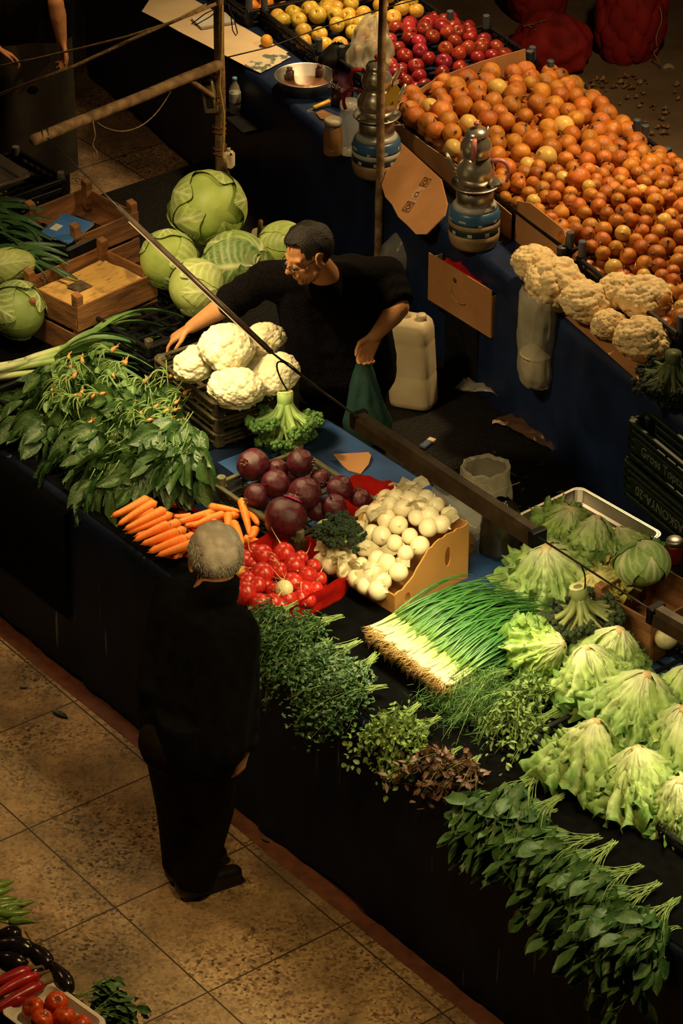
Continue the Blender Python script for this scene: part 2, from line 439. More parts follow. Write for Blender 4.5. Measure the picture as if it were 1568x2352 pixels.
for k in range(150):
    u = rs.uniform(-1.2, 2.2); p = W1(u, rs.uniform(1.5, pit_v(u) - .05), PIT + .016)
    a = rs.uniform(0, 6.3); s = rs.uniform(.006, .03); d = Vector((math.cos(a), math.sin(a), 0)); e = Vector((-d.y, d.x, 0)) * rs.uniform(.2, .6)
    g.add([p - d * s, p + e * s + Vector((0, 0, .006)), p + d * s, p - e * s], [(0, 1, 2, 3)])
tag(g.obj('vegetable_scraps', mat('brown_scraps', (.16, .09, .035), (.07, .035, .015), 30, .8), smooth=False), 'dry brown vegetable scraps strewn over the black mat', 'scraps', kind='stuff')

# ------------------------------------------------------------------ crates
def wood_crate(name, label, loc, rot, L=.48, D=.34, H=.13, group=None, post=.05, board=None):
    t = thing(name, label, 'crate', loc, rot, group)
    G().box(L, D, .012, (0, 0, .012), bev=.002).obj('base_board', M_WOOD, t, smooth=False)
    for s in (-1, 1):
        for sx in (-1, 1):
            pts = [(sx * (L / 2 - .014), s * (D / 2 - .014), .0)]
            x, y = sx * (L / 2 - .02), s * (D / 2 - .02)
            g = G(); g.add([(x - .018, y - .018, 0), (x + .018, y - .018, 0), (x + .018, y + .018, 0), (x - .018, y + .018, 0), (x - .018, y - .018, H + post), (x + .018, y - .018, H + post), (x + .018, y + .018, H + post * 1.2), (x - .018, y + .018, H + post * 1.2)],
                             [(3, 2, 1, 0), (4, 5, 6, 7), (0, 1, 5, 4), (1, 2, 6, 5), (2, 3, 7, 6), (3, 0, 4, 7)])
            g.obj('corner_post', M_WOOD, t, smooth=False)
        hh = H * .96
        G().box(L, .009, hh, (0, s * D / 2, .012 + hh / 2), bev=.002).obj('side_board', M_WOOD, t, smooth=False)
        G().box(.009, D - .02, hh * .93, (s * L / 2 - s * .004, 0, .012 + hh * .465), bev=.002).obj('end_board', M_WOODX, t, smooth=False)
    return t
def plastic_crate(name, label, loc, rot, L=.5, D=.36, H=.16, m=None, group=None, rows=4, post=.03, stub=True, cat='crate', capm=None):
    m = m or M_CRATE
    t = thing(name, label, cat, loc, rot, group)
    g = G()
    nb = 9
    for i in range(nb):
        x = -L / 2 + .02 + (L - .04) * i / (nb - 1); g.box(.018, D - .02, .006, (x, 0, .008))
    for i in range(6):
        y = -D / 2 + .02 + (D - .04) * i / 5; g.box(L - .02, .014, .006, (0, y, .004))
    g.obj('base', m, t, smooth=False)
    for s in (-1, 1):
        for horiz in (0, 1):
            g = G(); n = rows
            for k in range(n):
                z = .012 + (H - .03) * k / max(1, n - 1)
                hh = (H - .03) / max(1, n - 1) * (.55 if k < n - 1 else .5)
                w = .012 if k < n - 1 else .02
                if horiz: g.box(L - .03, w, hh, (0, s * (D / 2 - w / 2 + (.006 if k == n - 1 else 0)), z + hh / 2), bev=.003)
                else: g.box(w, D - .03, hh, (s * (L / 2 - w / 2 + (.006 if k == n - 1 else 0)), 0, z + hh / 2), bev=.003)
            nn = 7 if horiz else 5
            for k in range(nn):
                q = (k + .5) / nn - .5
                if horiz: g.box(.008, .007, H - .03, (q * (L - .05), s * (D / 2 - .005), H / 2))
                else: g.box(.007, .008, H - .03, (s * (L / 2 - .005), q * (D - .05), H / 2))
            g.obj('side_wall' if horiz else 'end_wall', m, t, smooth=False)
        for sx in (-1, 1):
            x, y = sx * (L / 2 - .022), s * (D / 2 - .022)
            g = G().box(.044, .044, H, (x, y, H / 2), bev=.008)
            p = g.obj('corner_post', m, t, smooth=False)
            if stub:
                g = G().lathe([(.019, H - .005), (.019, H + post), (.016, H + post + .003), (.0001, H + post + .003)], 14, Matrix.Translation((x, y, 0)))
                q = g.obj('stub', capm or m, p, smooth=False)
    return t

# front stall: stack under the cauliflowers (turned a little)
cfl, cfr = W1(-1.0, .80, 0), W1(-.86, 1.14, 0)
ccy = YAW1 + R(-4)
for k, lab in enumerate(('lowest dark plastic crate of the stack under the bright cauliflowers', 'middle dark plastic crate of the stack under the bright cauliflowers', 'topmost dark plastic crate holding the bright cauliflowers')):
    plastic_crate('plastic_crate', lab, W1(-1.27, .95, ZT + .075 * k), (0, 0, ccy), .50, .42, .075, M_CRATE if k else M_CRATE, 'crate stack under the front cauliflowers', rows=3, post=.0, stub=(k == 2))
# black crates under the white cabbages
for k, lab in enumerate(('lowest black crate of the flat stack beside the newspaper crate', 'middle black crate of the flat stack beside the newspaper crate', 'topmost black crate of the flat stack under the round cabbages')):
    plastic_crate('plastic_crate', lab, W1(-1.98, 1.02 + .0, ZT + .062 * k), (0, 0, YAW1 + R(2)), .62, .42, .062, M_BLACK, 'flat black crates under the cabbages', rows=2, post=.02, stub=(k == 2), capm=M_CRATE)
# wooden crates on the left
cz = ZT + .15
for k, lab in enumerate(('lower reddish wooden crate beneath the newspaper lined crate', 'reddish wooden crate lined with a yellowed newspaper page')):
    wood_crate("wooden_crate", lab, Vector((at(208, 655, 1.08).x, at(208, 655, 1.08).y, ZT + .137 * k)), (0, 0, YAW1 + R(97)), .47, .36, .125, "wooden crates on the left of the front stall")
pc = at(188, 515, 1.06)
for k, lab in enumerate(('lower wooden crate beneath the crate that holds the weighing scale', 'wooden crate holding a black weighing scale and blue notebook')):
    wood_crate('wooden_crate', lab, Vector((pc.x, pc.y, ZT + .137 * k)), (0, 0, YAW1 + R(96)), .38, .36, .125, 'wooden crates on the left of the front stall')
# newspaper page
def newspaper():
    m = bpy.data.materials.new('yellowed_newsprint'); m.use_nodes = True
    nt = m.node_tree; N = nt.nodes; L = nt.links.new; b = N['Principled BSDF']
    tc = N.new('ShaderNodeTexCoord')
    mp = N.new('ShaderNodeMapping'); mp.inputs['Scale'].default_value = (9, 70, 1); L(tc.outputs['Object'], mp.inputs[0])
    nz = N.new('ShaderNodeTexNoise'); nz.inputs['Scale'].default_value = 1.5; nz.inputs['Detail'].default_value = 5; L(mp.outputs[0], nz.inputs['Vector'])
    n2 = N.new('ShaderNodeTexNoise'); n2.inputs['Scale'].default_value = 7; n2.inputs['Detail'].default_value = 6; L(tc.outputs['Object'], n2.inputs['Vector'])
    r1 = N.new('ShaderNodeMapRange'); r1.inputs[1].default_value = .56; r1.inputs[2].default_value = .66; L(nz.outputs['Fac'], r1.inputs[0])
    r2 = N.new('ShaderNodeMapRange'); r2.inputs[1].default_value = .58; r2.inputs[2].default_value = .68; L(n2.outputs['Fac'], r2.inputs[0])
    ad = N.new('ShaderNodeMath'); ad.operation = 'MAXIMUM'; L(r1.outputs[0], ad.inputs[0]); L(r2.outputs[0], ad.inputs[1])
    ml = N.new('ShaderNodeMath'); ml.operation = 'MULTIPLY'; ml.inputs[1].default_value = .7; L(ad.outputs[0], ml.inputs[0])
    mx = N.new('ShaderNodeMix'); mx.data_type = 'RGBA'; mx.inputs[6].default_value = (.62, .36, .10, 1); mx.inputs[7].default_value = (.14, .075, .02, 1)
    L(ml.outputs[0], mx.inputs[0]); L(mx.outputs[2], b.inputs['Base Color']); b.inputs['Roughness'].default_value = .85
    return m
pn = at(208, 655, 1.08)
g = G().grid(lambda a, b: ((a - .5) * .43, (b - .5) * .32, .012 * noise3((a * 3, b * 3, 1)) + .02 * max(0, abs(a - .5) * 2 - .8) * 2), 24, 18)
o = g.obj('newspaper', newspaper(), None, Vector((pn.x, pn.y, ZT + .137 + .075)), (0, 0, YAW1 + R(97)))
tag(o, 'yellowed newspaper page lining the wooden crate', 'newspaper')
G().box(.085, .085, .001, (-.04, .03, .012)).obj('printed_picture', mat('newsprint_picture', (.12, .08, .04), (.04, .03, .02), 30, .9), o, smooth=False)
# weighing scale and blue notebook
ps = at(163, 506, 1.16)
t = thing('weighing_scale', 'flat black weighing scale standing in the rear wooden crate', 'scale', (ps.x, ps.y, ZT + .137 + .02), (0, 0, YAW1 + R(100)))
G().box(.25, .20, .07, (0, 0, .045), bev=.012).obj('body', M_BLACK, t, smooth=False)
g = G()
for k in range(12): g.box(.24, .004, .004, (0, -.09 + k * .0165, .0935)); g.box(.004, .19, .004, (-.115 + k * .021, 0, .0975))
g.obj('grille', M_BLACK, t, smooth=False)
t2 = thing('notebook', 'blue covered notebook with white label on the black scale', 'notebook', (ps.x - .02, ps.y - .01, ZT + .137 + .121), (R(4), R(-3), YAW1 + R(112)))
G().box(.20, .16, .008, (0, 0, .005)).obj('pages', M_PAPER, t2, smooth=False)
G().grid(lambda a, b: ((a - .5) * .205, (b - .5) * .165, .0105 + .012 * max(0, a - .7)), 12, 4).obj('cover', mat('blue_card_cover', (.045, .16, .46), (.035, .12, .38), 6, .55), t2)
G().box(.055, .038, .0015, (-.02, .045, .0118)).obj('paper_label', mat('off_white_label', (.62, .58, .5), (.4, .37, .32), 40, .8), t2, smooth=False)

# crate edge with trays at the far left
pe = at(20, 400, 1.0)
plastic_crate('plastic_crate', 'black crate with a pale rim at the left behind the leeks', Vector((pe.x - .02, pe.y, ZT)), (0, 0, YAW1 + R(2)), .42, .44, .13, M_BLACK, rows=3, capm=mat('grey_stub', (.2, .18, .15), None, 8, .6))
def tray(name, label, loc, rot, L, D, H, m, slope=.012, group=None, cat='tray', rnd=.035):
    def ring(a, b, r, z):
        out = []
        for cx, cy, a0 in ((1, 1, 0), (-1, 1, 90), (-1, -1, 180), (1, -1, 270)):
            for k in range(6):
                th = R(a0 + 90 * k / 5); out.append((cx * (a / 2 - r) + r * math.cos(th), cy * (b / 2 - r) + r * math.sin(th), z))
        return out
    t = thing(name, label, cat, loc, rot, group)
    rings = [ring(L - 2 * slope - .02, D - 2 * slope - .02, rnd * .8, .002), ring(L - 2 * slope, D - 2 * slope, rnd, .008), ring(L, D, rnd, H), ring(L + .02, D + .02, rnd, H), ring(L + .022, D + .022, rnd, H - .006)]
    v = [p for r in rings for p in r]; n = 24
    fs = [(i * n + k, i * n + (k + 1) % n, (i + 1) * n + (k + 1) % n, (i + 1) * n + k) for i in range(len(rings) - 1) for k in range(n)] + [tuple(range(n))]
    o = G().add(v, fs).obj('pan', m, t, smooth=False)
    md = o.modifiers.new('thick', 'SOLIDIFY'); md.thickness = .003
    rp = [Vector(p) for p in ring(L + .012, D + .012, rnd, H)]
    G().tube(rp + [rp[0]], .0035, 6).obj('rim', m, t)
    return t
tray('metal_tray', 'small pale metal tray at the left edge above the leeks', Vector((at(-25, 385, 1.08).x, at(-25, 385, 1.08).y, ZT + .17)), (0, 0, YAW1), .34, .24, .045, M_ALU)

# ------------------------------------------------------------------ lamps
M_GLOW = bpy.data.materials.new('lamp_tube_glow'); M_GLOW.use_nodes = True
_b = M_GLOW.node_tree.nodes['Principled BSDF']; _b.inputs['Emission Color'].default_value = (1, .62, .20, 1); _b.inputs['Base Color'].default_value = (.02, .015, .01, 1); _b.inputs['Emission Strength'].default_value = .8
def lamp(label, a, b, w, h, power, color, tube=False):
    a, b = Vector(a), Vector(b); c = (a + b) / 2; d = b - a; L = d.length
    q = d.to_track_quat('X', 'Z').to_euler()
    t = thing('strip_lamp', label, 'lamp', c, q)
    if tube: G().tube([(-L / 2, 0, 0), (L / 2, 0, 0)], w / 2, 12).obj('housing', M_DARKMETAL, t)
    else:
        g = G(); s = [(-w / 2, -h / 2), (-w * .42, h * .2), (-w * .25, h / 2), (w * .25, h / 2), (w * .42, h * .2), (w / 2, -h / 2)]
        v = [(x * L / 2, y, z) for x in (-1, 1) for y, z in s]
        g.add(v, [tuple(range(5, -1, -1)), tuple(range(6, 12))] + [(i, i + 1, i + 7, i + 6) for i in range(5)] + [(5, 0, 6, 11)]); g.obj('housing', M_DARKMETAL, t, smooth=False)
        for sx in (-1, 1): G().box(.03, w * 1.04, h * 1.05, (sx * (L / 2 - .01), 0, 0), bev=.004).obj('end_cap', M_BLACK, t, smooth=False)
    (G().tube([(-L / 2 + .1, -w * .30, -h * .46), (L / 2 - .06, -w * .30, -h * .46)], .004, 6) if tube else G().box(L - .08, w * .4, .004, (0, 0, -h / 2 - .001), bev=.001)).obj('light_tube', M_GLOW, t, smooth=False)
    # the lamp's own light
    ld = bpy.data.lights.new('strip_light', 'AREA'); ld.shape = 'RECTANGLE'; ld.size = L * .92; ld.size_y = .03; ld.energy = power; ld.spread = R(125); ld.color = color
    lo = bpy.data.objects.new('strip_light', ld); col.objects.link(lo); lo.parent = t; lo.location = (0, 0, -h / 2 - .03); lo['kind'] = 'helper'
    return t
ZL = 1.72
lamp('slender dark tube lamp hanging over cabbages and cauliflowers', at(272, 477, 1.85), at(622, 808, 1.72), .022, .022, 7.5, YEL, True)
lamp('broad dark bar lamp hanging over the spring onions', at(820, 960, ZL), at(1238, 1236, ZL), .066, .06, 11.5, YEL)
lamp('dark bar lamp cut off at the right edge above lettuces', at(1500, 1405, ZL), at(2000, 1690, ZL), .066, .06, 6.5, YEL)
def wire(name, label, pts, r, m, cat, group=None, n=6):
    return tag(G().tube(pts, r, n).obj(name, m), label, cat, group)
a = at(622, 808, 1.72)
wire('hanging_wire', 'dark wire linking the tube lamp to the bar lamp', [a, at(660, 838, 1.73), at(720, 885, 1.73), at(820, 957, 1.75)], .0045, M_WIRE, 'wire')
wire('hanging_wire', 'second thin wire with a twist beside the linking wire', [at(600, 790, 1.735), at(640, 822, 1.75), at(665, 836, 1.74), at(700, 866, 1.73), at(760, 914, 1.742)], .0025, M_WIRE, 'wire')
wire('wire_hook', 'bent wire hook hanging below the twisted lamp wire', bez(at(650, 832, 1.74), at(625, 822, 1.74), at(635, 860, 1.68), at(660, 897, 1.62), 12), .0035, M_WIRE, 'hook')
wire('hanging_wire', 'thin wire from the bar lamp end towards the right edge', [at(1236, 1234, 1.75), at(1300, 1275, 1.72), at(1400, 1340, 1.71), at(1500, 1405, 1.75)], .004, M_WIRE, 'wire')
wire('wire_hook', 'small wire hook hanging above the hanging broccoli', bez(at(1335, 1300, 1.715), at(1345, 1320, 1.68), at(1345, 1335, 1.65), at(1342, 1352, 1.62), 8), .003, M_WIRE, 'hook')
wire('hanging_wire', 'thin dark wire rising from the tube lamp to the beam end', [at(272, 477, 1.85), at(200, 405, 1.76), at(110, 318, 1.63)], .004, M_WIRE, 'wire')

# ------------------------------------------------------------------ poles, beam, ropes
pb = at(500, 150, 1.5)
def rough_pole(name, label, pts, r, cat, m=M_POLE, n=10):
    g = G(); P_ = [Vector(pts[0]).lerp(Vector(pts[1]), k / 30) for k in range(31)]
    P_ = [p + Vector((noise3(p, 4, 1), noise3(p, 4, 5), 0)) * r * .25 for p in P_]
    g.tube(P_, [r * (1 + .025 * noise3(p, 5, 2)) for p in P_], n)
    return tag(g.obj(name, m), label, cat)
def z_on(px, py, x, y):
    """height seen at photo row py above ground point (x, y)"""
    c, s = math.cos(PITCH), math.sin(PITCH); b = 1176 - py
    return CAM_H + y * (-FPX * s + b * c) / (FPX * c + b * s)
rough_pole('wooden_post', 'weathered yellowish wooden post with ropes tied around it', [(pb.x - .012, pb.y, 0), (pb.x + .012, pb.y, z_on(0, -60, pb.x, pb.y))], .026, 'post')
pm = W2(-.80, -.05, 0)
rough_pole('wooden_post', 'thin bare wooden post in front of the dark double teapot', [(pm.x - .01, pm.y, 0), (pm.x + .012, pm.y, z_on(0, -60, pm.x, pm.y))], .021, 'post')
bl, br_ = at(78, 322, 1.60), at(496, 152, 1.52)
rough_pole('wooden_beam', 'rough wooden beam tied level to the roped post', [bl, br_ + (br_ - bl).normalized() * .02], .027, 'beam')
def up_at(px, py, p): return Vector((p.x + (px - 502) / 485, p.y, z_on(0, py, p.x, p.y)))
G_ = [br_ * .72 + bl * .28, Vector((pb.x, pb.y, z_on(0, 232, pb.x, pb.y)))]
rough_pole('wooden_brace', 'short wooden brace under the beam beside the post', [br_.lerp(bl, .17), G_[1]], .014, 'brace')
top = Vector((pb.x, pb.y, z_on(0, 3, pb.x, pb.y)))
wire('rope', 'thick tan rope stretched from the post top to the left edge', [top + Vector((0, -.03, 0)), at(330, 78, top.z - .10), at(170, 152, top.z - .2), at(-30, 228, top.z - .33)], .0085, M_ROPE, 'rope')
wire('rope', 'thinner frayed rope sagging behind the thick tan rope', [top + Vector((0, .03, 0)), at(400, 48, top.z - .03), at(290, 84, top.z - .08), at(180, 112, top.z - .14), at(80, 135, top.z - .2), at(-30, 158, top.z - .26)], .005, M_ROPE, 'rope')
wire('cord', 'yellow cord hanging down along the roped wooden post', [up_at(516, 5, pb) + Vector((0, -.04, 0)), up_at(511, 120, pb) + Vector((0, -.04, 0)), up_at(505, 190, pb) + Vector((0, -.04, 0)), up_at(514, 250, pb) + Vector((0, -.045, 0)), up_at(512, 310, pb) + Vector((0, -.045, 0)), up_at(509, 350, pb) + Vector((0, -.045, 0)), up_at(522, 392, pb) + Vector((0, -.04, 0))], .007, mat('yellow_cord', (.62, .40, .10), (.4, .25, .06), 50, .8), 'cord')
for py, lab in ((172, 'uppermost'), (228, 'middle'), (300, 'third'), (350, 'lowest')):
    p = up_at(502, py, pb)
    pts = [p + Vector((.033 * math.cos(k * .8), .033 * math.sin(k * .8), .004 * math.sin(k * 1.7) + (.0035 * k - .02))) for k in range(18)]
    wire('twine_binding', {'uppermost': 'thin red brown twine wrapped round the post just under the beam', 'middle': 'twine wrapped round the post below the grey box', 'third': 'twine wrapped round the post above the small white can', 'lowest': 'twine wrapped round the post beside the small white can'}[lab], pts, .003, mat('red_twine', (.30, .11, .05), (.2, .07, .03), 50, .9), 'twine')
wire('string', 'thin string sagging below the beam towards the post', bez(bl.lerp(br_, .30), bl.lerp(br_, .42) - Vector((0, 0, .17)), bl.lerp(br_, .62) - Vector((0, 0, .22)), bl.lerp(br_, .76), 16), .003, M_ROPE, 'string')
q = bl.lerp(br_, .31)
wire('string', 'knotted loose string dangling from the middle of the beam', [q + Vector((0, -.03, .01)), q + Vector((.01, -.03, -.08)), q + Vector((-.005, -.03, -.13)), q + Vector((.012, -.03, -.16)), q + Vector((.016, -.03, -.19)), q + Vector((.004, -.03, -.2)), q + Vector((.0, -.03, -.165))], .003, M_ROPE, 'string')
pts = [bl.lerp(br_, .06) + Vector((0, .034 * math.cos(k * .9), .034 * math.sin(k * .9))) + (br_ - bl) * .004 * (k - 6) for k in range(14)]
wire('twine_binding', 'dark twine wound round the left tip of the beam', pts, .004, M_WIRE, 'twine')
# thin barbed twig wires by the post
wire('wire', 'knotted black wire loop hanging at the top of the post', [up_at(520, 2, pb), up_at(532, 22, pb), up_at(543, 48, pb), up_at(549, 76, pb), up_at(545, 82, pb), up_at(538, 70, pb), up_at(534, 30, pb), up_at(528, 8, pb)], .003, M_WIRE, 'wire')
wire('wire', 'knotted black wire stretched over the apples to the paper', [at(520, 132, 1.35), at(620, 108, 1.33), at(720, 70, 1.31), at(850, 28, 1.28), at(990, -10, 1.25)], .0035, M_WIRE, 'wire')
wire('wire', 'thin dark wire looping over the spiral pad', [at(498, 18, 1.2), at(470, 32, 1.12), at(440, 55, 1.05), at(448, 58, 1.0), at(480, 40, 1.1), at(498, 26, 1.2)], .003, M_WIRE, 'wire')
# electrical box
pe = up_at(481, 215, pb) + Vector((0, -.03, 0))
t = thing('radio', 'slim pale box with a grille strapped under the beam', 'radio', pe, (R(8), R(-6), R(-8)))
G().box(.062, .04, .175, (0, 0, 0), bev=.006).obj('case', mat('aged_cream_plastic', (.42, .34, .18), (.32, .25, .12), 8, .55), t, smooth=False)
g = G()
for k in range(10): g.box(.034, .004, .004, (.002, -.021, .03 - k * .009))
g.obj('grille', M_BLACK, t, smooth=False)
G().box(.05, .045, .03, (0, 0, .085), bev=.004).obj('clip', M_BLACK, t, smooth=False)
# small white can hanging on the post
pw = up_at(523, 362, pb) + Vector((0, -.02, 0))
t = thing('jug', 'small white plastic can hanging on the wooden post', 'can', pw - Vector((0, 0, .045)), (0, 0, R(-20)))
G().box(.055, .05, .09, (0, 0, .045), bev=.012).obj('body', M_WHITEPL, t)
G().lathe([(.01, .088), (.01, .105), (.0001, .106)], 10).obj('cap', M_WHITEPL, t)
# ------------------------------------------------------------------ vegetables: leaf and head builders
def lerp3(a, b, t): return tuple(a[i] + (b[i] - a[i]) * t for i in range(3))
def vein(s, t, n=7, slant=2.2, w=.10):
    """midrib and slanting side veins of a leaf; s across (-1..1), t along (0..1)"""
    mid = math.exp(-(s / (.05 + .07 * (1 - t))) ** 2)
    q = t * n - abs(s) * slant + .25 * math.sin(3 * s + 5 * t)
    f = abs((q % 1) - .5) * 2
    side = math.exp(-((1 - f) / w) ** 2) * (1 - abs(s) * .6) * min(1, t * 4)
    return max(mid, side * .75)

def frame_of(d):
    z = Vector(d).normalized(); x = z.orthogonal().normalized(); return x, z.cross(x), z

def cabbage(name, label, loc, rot, Rr, seed, squash=(1, 1, 1), c_leaf=(.40, .52, .12), c_vein=(.74, .80, .42), c_dark=(.20, .33, .06), wraps=5, loose=1, cat='cabbage', group=None, n=9, tmax=2.5):
    rs = np.random.RandomState(seed)
    t_ = thing(name, label, cat, loc, rot, group, 1.0)
    m = mat('cabbage_leaf', (1, 1, 1), attr=True, scale=9, rough=.5, bump=.12, bscale=60, transl=.08)
    g = G()
    g.grid(lambda u, v: Vector((math.sin(v * math.pi) * math.cos(u * 2 * math.pi) * Rr * .97 * squash[0], math.sin(v * math.pi) * math.sin(u * 2 * math.pi) * Rr * .97 * squash[1], math.cos(v * math.pi) * Rr * .97 * squash[2])), 24, 14, lambda u, v: c_leaf)
    g.obj('heart', m, t_, colors=True)
    for k in range(wraps + loose):
        lo = k >= wraps
        ph0 = k * 2.399 + rs.uniform(-.3, .3); lift = 1.0 + .016 * k + (.02 if lo else 0)
        sd = rs.uniform(0, 99); tm = tmax * rs.uniform(.85, 1.05) * (1 if not lo else .75)
        wd = rs.uniform(1.15, 1.45)
        shade = rs.uniform(.0, .35) + (.55 if lo else 0)
        base = lerp3(c_leaf, c_dark, min(1, shade))
        def pos(u, v):
            s = u * 2 - 1
            edge = .06 * noise3((v * 5 + sd, s, 0)) + .03 * noise3((v * 14 + sd, s, 3))
            W = wd * (math.sin(math.pi * (min(v, .98) * .86 + .10)) ** .6)
            th = .05 + tm * v * (1 - .16 * s * s) + edge * .5
            ph = ph0 + s * W * (1.0 / max(math.sin(min(th, 2.2)), .42)) * (.78 + edge)
            vn = vein(s, v, n, 3.2, .3)
            r = Rr * (lift + .018 * vn + .035 * noise3((math.cos(ph) * 1.3 + sd, math.sin(ph) * 1.3, th)) + (.07 if lo else .010) * max(0, max(abs(s), v) - .8) * 3 * (1 + noise3((v * 8, s * 8, sd))))
            return Vector((math.sin(th) * math.cos(ph) * r * squash[0], math.sin(th) * math.sin(ph) * r * squash[1], math.cos(th) * r * squash[2]))
        def colr(u, v):
            s = u * 2 - 1; vn = vein(s + .06 * noise3((v * 6, s * 4, sd)), v, n, 3.2, .34); vn = max(vn, .5 * math.exp(-(abs((s * 9 + 1.5 * noise3((v * 5, s * 5, sd + 9))) % 1 - .5) * 2 / .25) ** 2) * v)
            c = lerp3(base, c_vein, .9 * vn)
            return lerp3(c, lerp3(c_vein, (.8, .8, .5), .3), max(0, .5 - v * 2.2))
        g = G().grid(pos, 44, 64, colr)
        g.obj('outer_leaf' if lo else 'leaf', m, t_, colors=True)
    G().lathe([(Rr * .13, Rr * squash[2] * .96), (Rr * .15, Rr * squash[2] * 1.02), (Rr * .12, Rr * squash[2] * 1.05), (.0001, Rr * squash[2] * 1.055)], 12).obj('stump', mat('cut_stump', (.62, .58, .33), (.5, .44, .2), 20, .7), t_)
    return t_

def lettuce_mesh(seed, nleaf=11, h=.20, spread=.14, c0=(.84, .83, .56), c1=(.44, .58, .19), c2=(.08, .22, .03), ruff=1.0):
    rs = np.random.RandomState(seed); g = G()
    g.lathe([(.0001, -.004), (.03, -.008), (spread * .42, -h * .22), (spread * .60, -h * .5), (spread * .66, -h * .85), (spread * .5, -h)], 18, None, c1)
    for k in range(nleaf):
        inner = k < 5
        ph0 = k * 2.399 + rs.uniform(-.25, .25); sd = rs.uniform(0, 99)
        L = rs.uniform(.80, 1.08) * (.86 if inner else 1); rho = spread * rs.uniform(.85, 1.2) * (.82 if inner else 1.0); lift = .004 * (k % 4)
        wd = rs.uniform(.85, 1.15); fl = rs.uniform(.5, 1.3); na = rs.uniform(11, 15)
        def prof(t):
            r = .012 + (rho - .012) * (1 - (1 - min(t, 1)) ** 1.8) * (.72 + .28 * t) + .055 * fl * max(0, t - .62) ** 1.4 * 2
            z = -h * (t ** 1.45) + .03 * fl * max(0, t - .7)
            return r, z
        def pos(u, v):
            s = u * 2 - 1
            t = v * L * (1 + .15 * noise3((s * 3 + sd, 0, 1)) * v + .05 * math.sin(s * 17 + sd) * v * v) * (1 - .10 * s * s * v)
            r, z = prof(t)
            W = wd * (.50 + .62 * v) * .95
            ed = max(0, abs(s) - .3) / .7; tip = max(0, v - .38) / .62; amp = (tip ** 1.5 * .030 + ed ** 2 * v * .020) * ruff
            ph = ph0 + s * W + .07 * noise3((v * 6, s * 3, sd)) * v
            wv = math.sin(s * na + sd + 2.2 * noise3((s * 2, v * 4, sd))) + .55 * noise3((s * 6 + sd, v * 9, 3)) + .35 * math.sin(s * 33 + v * 30 + sd)
            vn = vein(s, v, 5, 2.5, .16)
            crink = (noise3((s * 8 + sd, v * 11, 7)) * .010 + noise3((s * 3.5 + sd, v * 5, 9)) * .014) * min(1, v * 2.2)
            rr = r + amp * wv * .85 + .004 * vn * min(1, v * 4) + crink
            zz = z + amp * wv * .8 + .012 * tip * noise3((s * 15 + sd, v * 22, 7)) * ruff - .018 * s * s * v + lift
            return Vector((rr * math.cos(ph), rr * math.sin(ph), zz))
        def colr(u, v):
            s = u * 2 - 1; vn = vein(s, v, 5, 2.5, .16)
            e = max(max(0, v - .4) / .6, max(0, abs(s) - .35) * v * 1.1)
            e = min(1, max(0, e + .62 * noise3((s * 5 + sd, v * 7, 2))))
            c = lerp3(c0, c1, min(1, v * 2.2))
            c = lerp3(c, c2, e ** 1.4 * .85)
            return lerp3(c, c0, vn * .6 * (1 - .6 * v))
        g.grid(pos, 26, 24, colr)
    return g.mesh('foliage', True, True)
M_LETT = mat('lettuce_leaf', (1, 1, 1), attr=True, scale=20, rough=.45, bump=.25, bscale=90, transl=.15)
M_CUT = mat('cut_lettuce_stem', (.72, .55, .30), (.6, .38, .18), 25, .6)
g = G().lathe([(.021, -.035), (.0185, -.01), (.017, .006), (.013, .011), (.0001, .0115)], 12)
ME_BUTT = g.mesh('stem_butt')
LETT = []
for sd, kw in ((1, {}), (2, dict(nleaf=12, spread=.155, h=.19)), (3, dict(nleaf=11, spread=.13, h=.225)), (4, dict(c0=(.8, .72, .34), c1=(.62, .58, .16), c2=(.30, .24, .05), spread=.15, h=.11, ruff=1.5)), (5, dict(nleaf=15, spread=.13, h=.20, c1=(.36, .52, .11), c2=(.09, .22, .03)))):
    LETT.append(lettuce_mesh(sd, **kw))
def lettuce(px, py, z, kind, s, label, tilt=(0, 0), yaw=0, group=None):
    t = thing('curly_lettuce', label, 'lettuce', at(px, py, z), (tilt[0], tilt[1], yaw), group, s)
    put('foliage', LETT[kind], M_LETT, t); put('stem_butt', ME_BUTT, M_CUT, t)
    return t

def caul_mesh(seed, level=6, bump=.13, fine=.03, nf=90, squash=.78):
    rs = np.random.RandomState(seed)
    bm = bmesh.new(); bmesh.ops.create_icosphere(bm, subdivisions=level, radius=1.0)
    P_ = np.array([v.co[:] for v in bm.verts]); F = [tuple(v.index for v in f.verts) for f in bm.faces]; bm.free()
    def centers(n, jit):
        i = np.arange(n) + .5; ph = i * 2.399963; z = 1 - 2 * i / n
        c = np.stack([np.sqrt(1 - z * z) * np.cos(ph), np.sqrt(1 - z * z) * np.sin(ph), z], 1) + rs.normal(0, jit, (n, 3))
        return c / np.linalg.norm(c, axis=1, keepdims=True)
    def dome(n, jit, width):
        c = centers(n, jit); hgt = rs.uniform(.6, 1.1, n)
        d = np.arccos(np.clip(P_ @ c.T, -1, 1)) / width
        return (np.sqrt(np.clip(1 - d ** 2, 0, 1)) * hgt).max(1)
    w = 2.1 / math.sqrt(nf)
    r = 1 + bump * dome(nf, .05, w * 1.15) + bump * .42 * dome(nf * 6, .015, w * .47) + fine * dome(nf * 26, .004, w * .23)
    lump = np.array([noise3(p, 1.6, seed) for p in P_]); r = r * (1 + .10 * lump)
    Q = P_ * r[:, None]; Q[:, 2] *= squash; Q[:, 2] = np.where(Q[:, 2] < 0, Q[:, 2] * .8, Q[:, 2])
    g = G(); g.add([tuple(q) for q in Q], F)
    return g.mesh('curd')
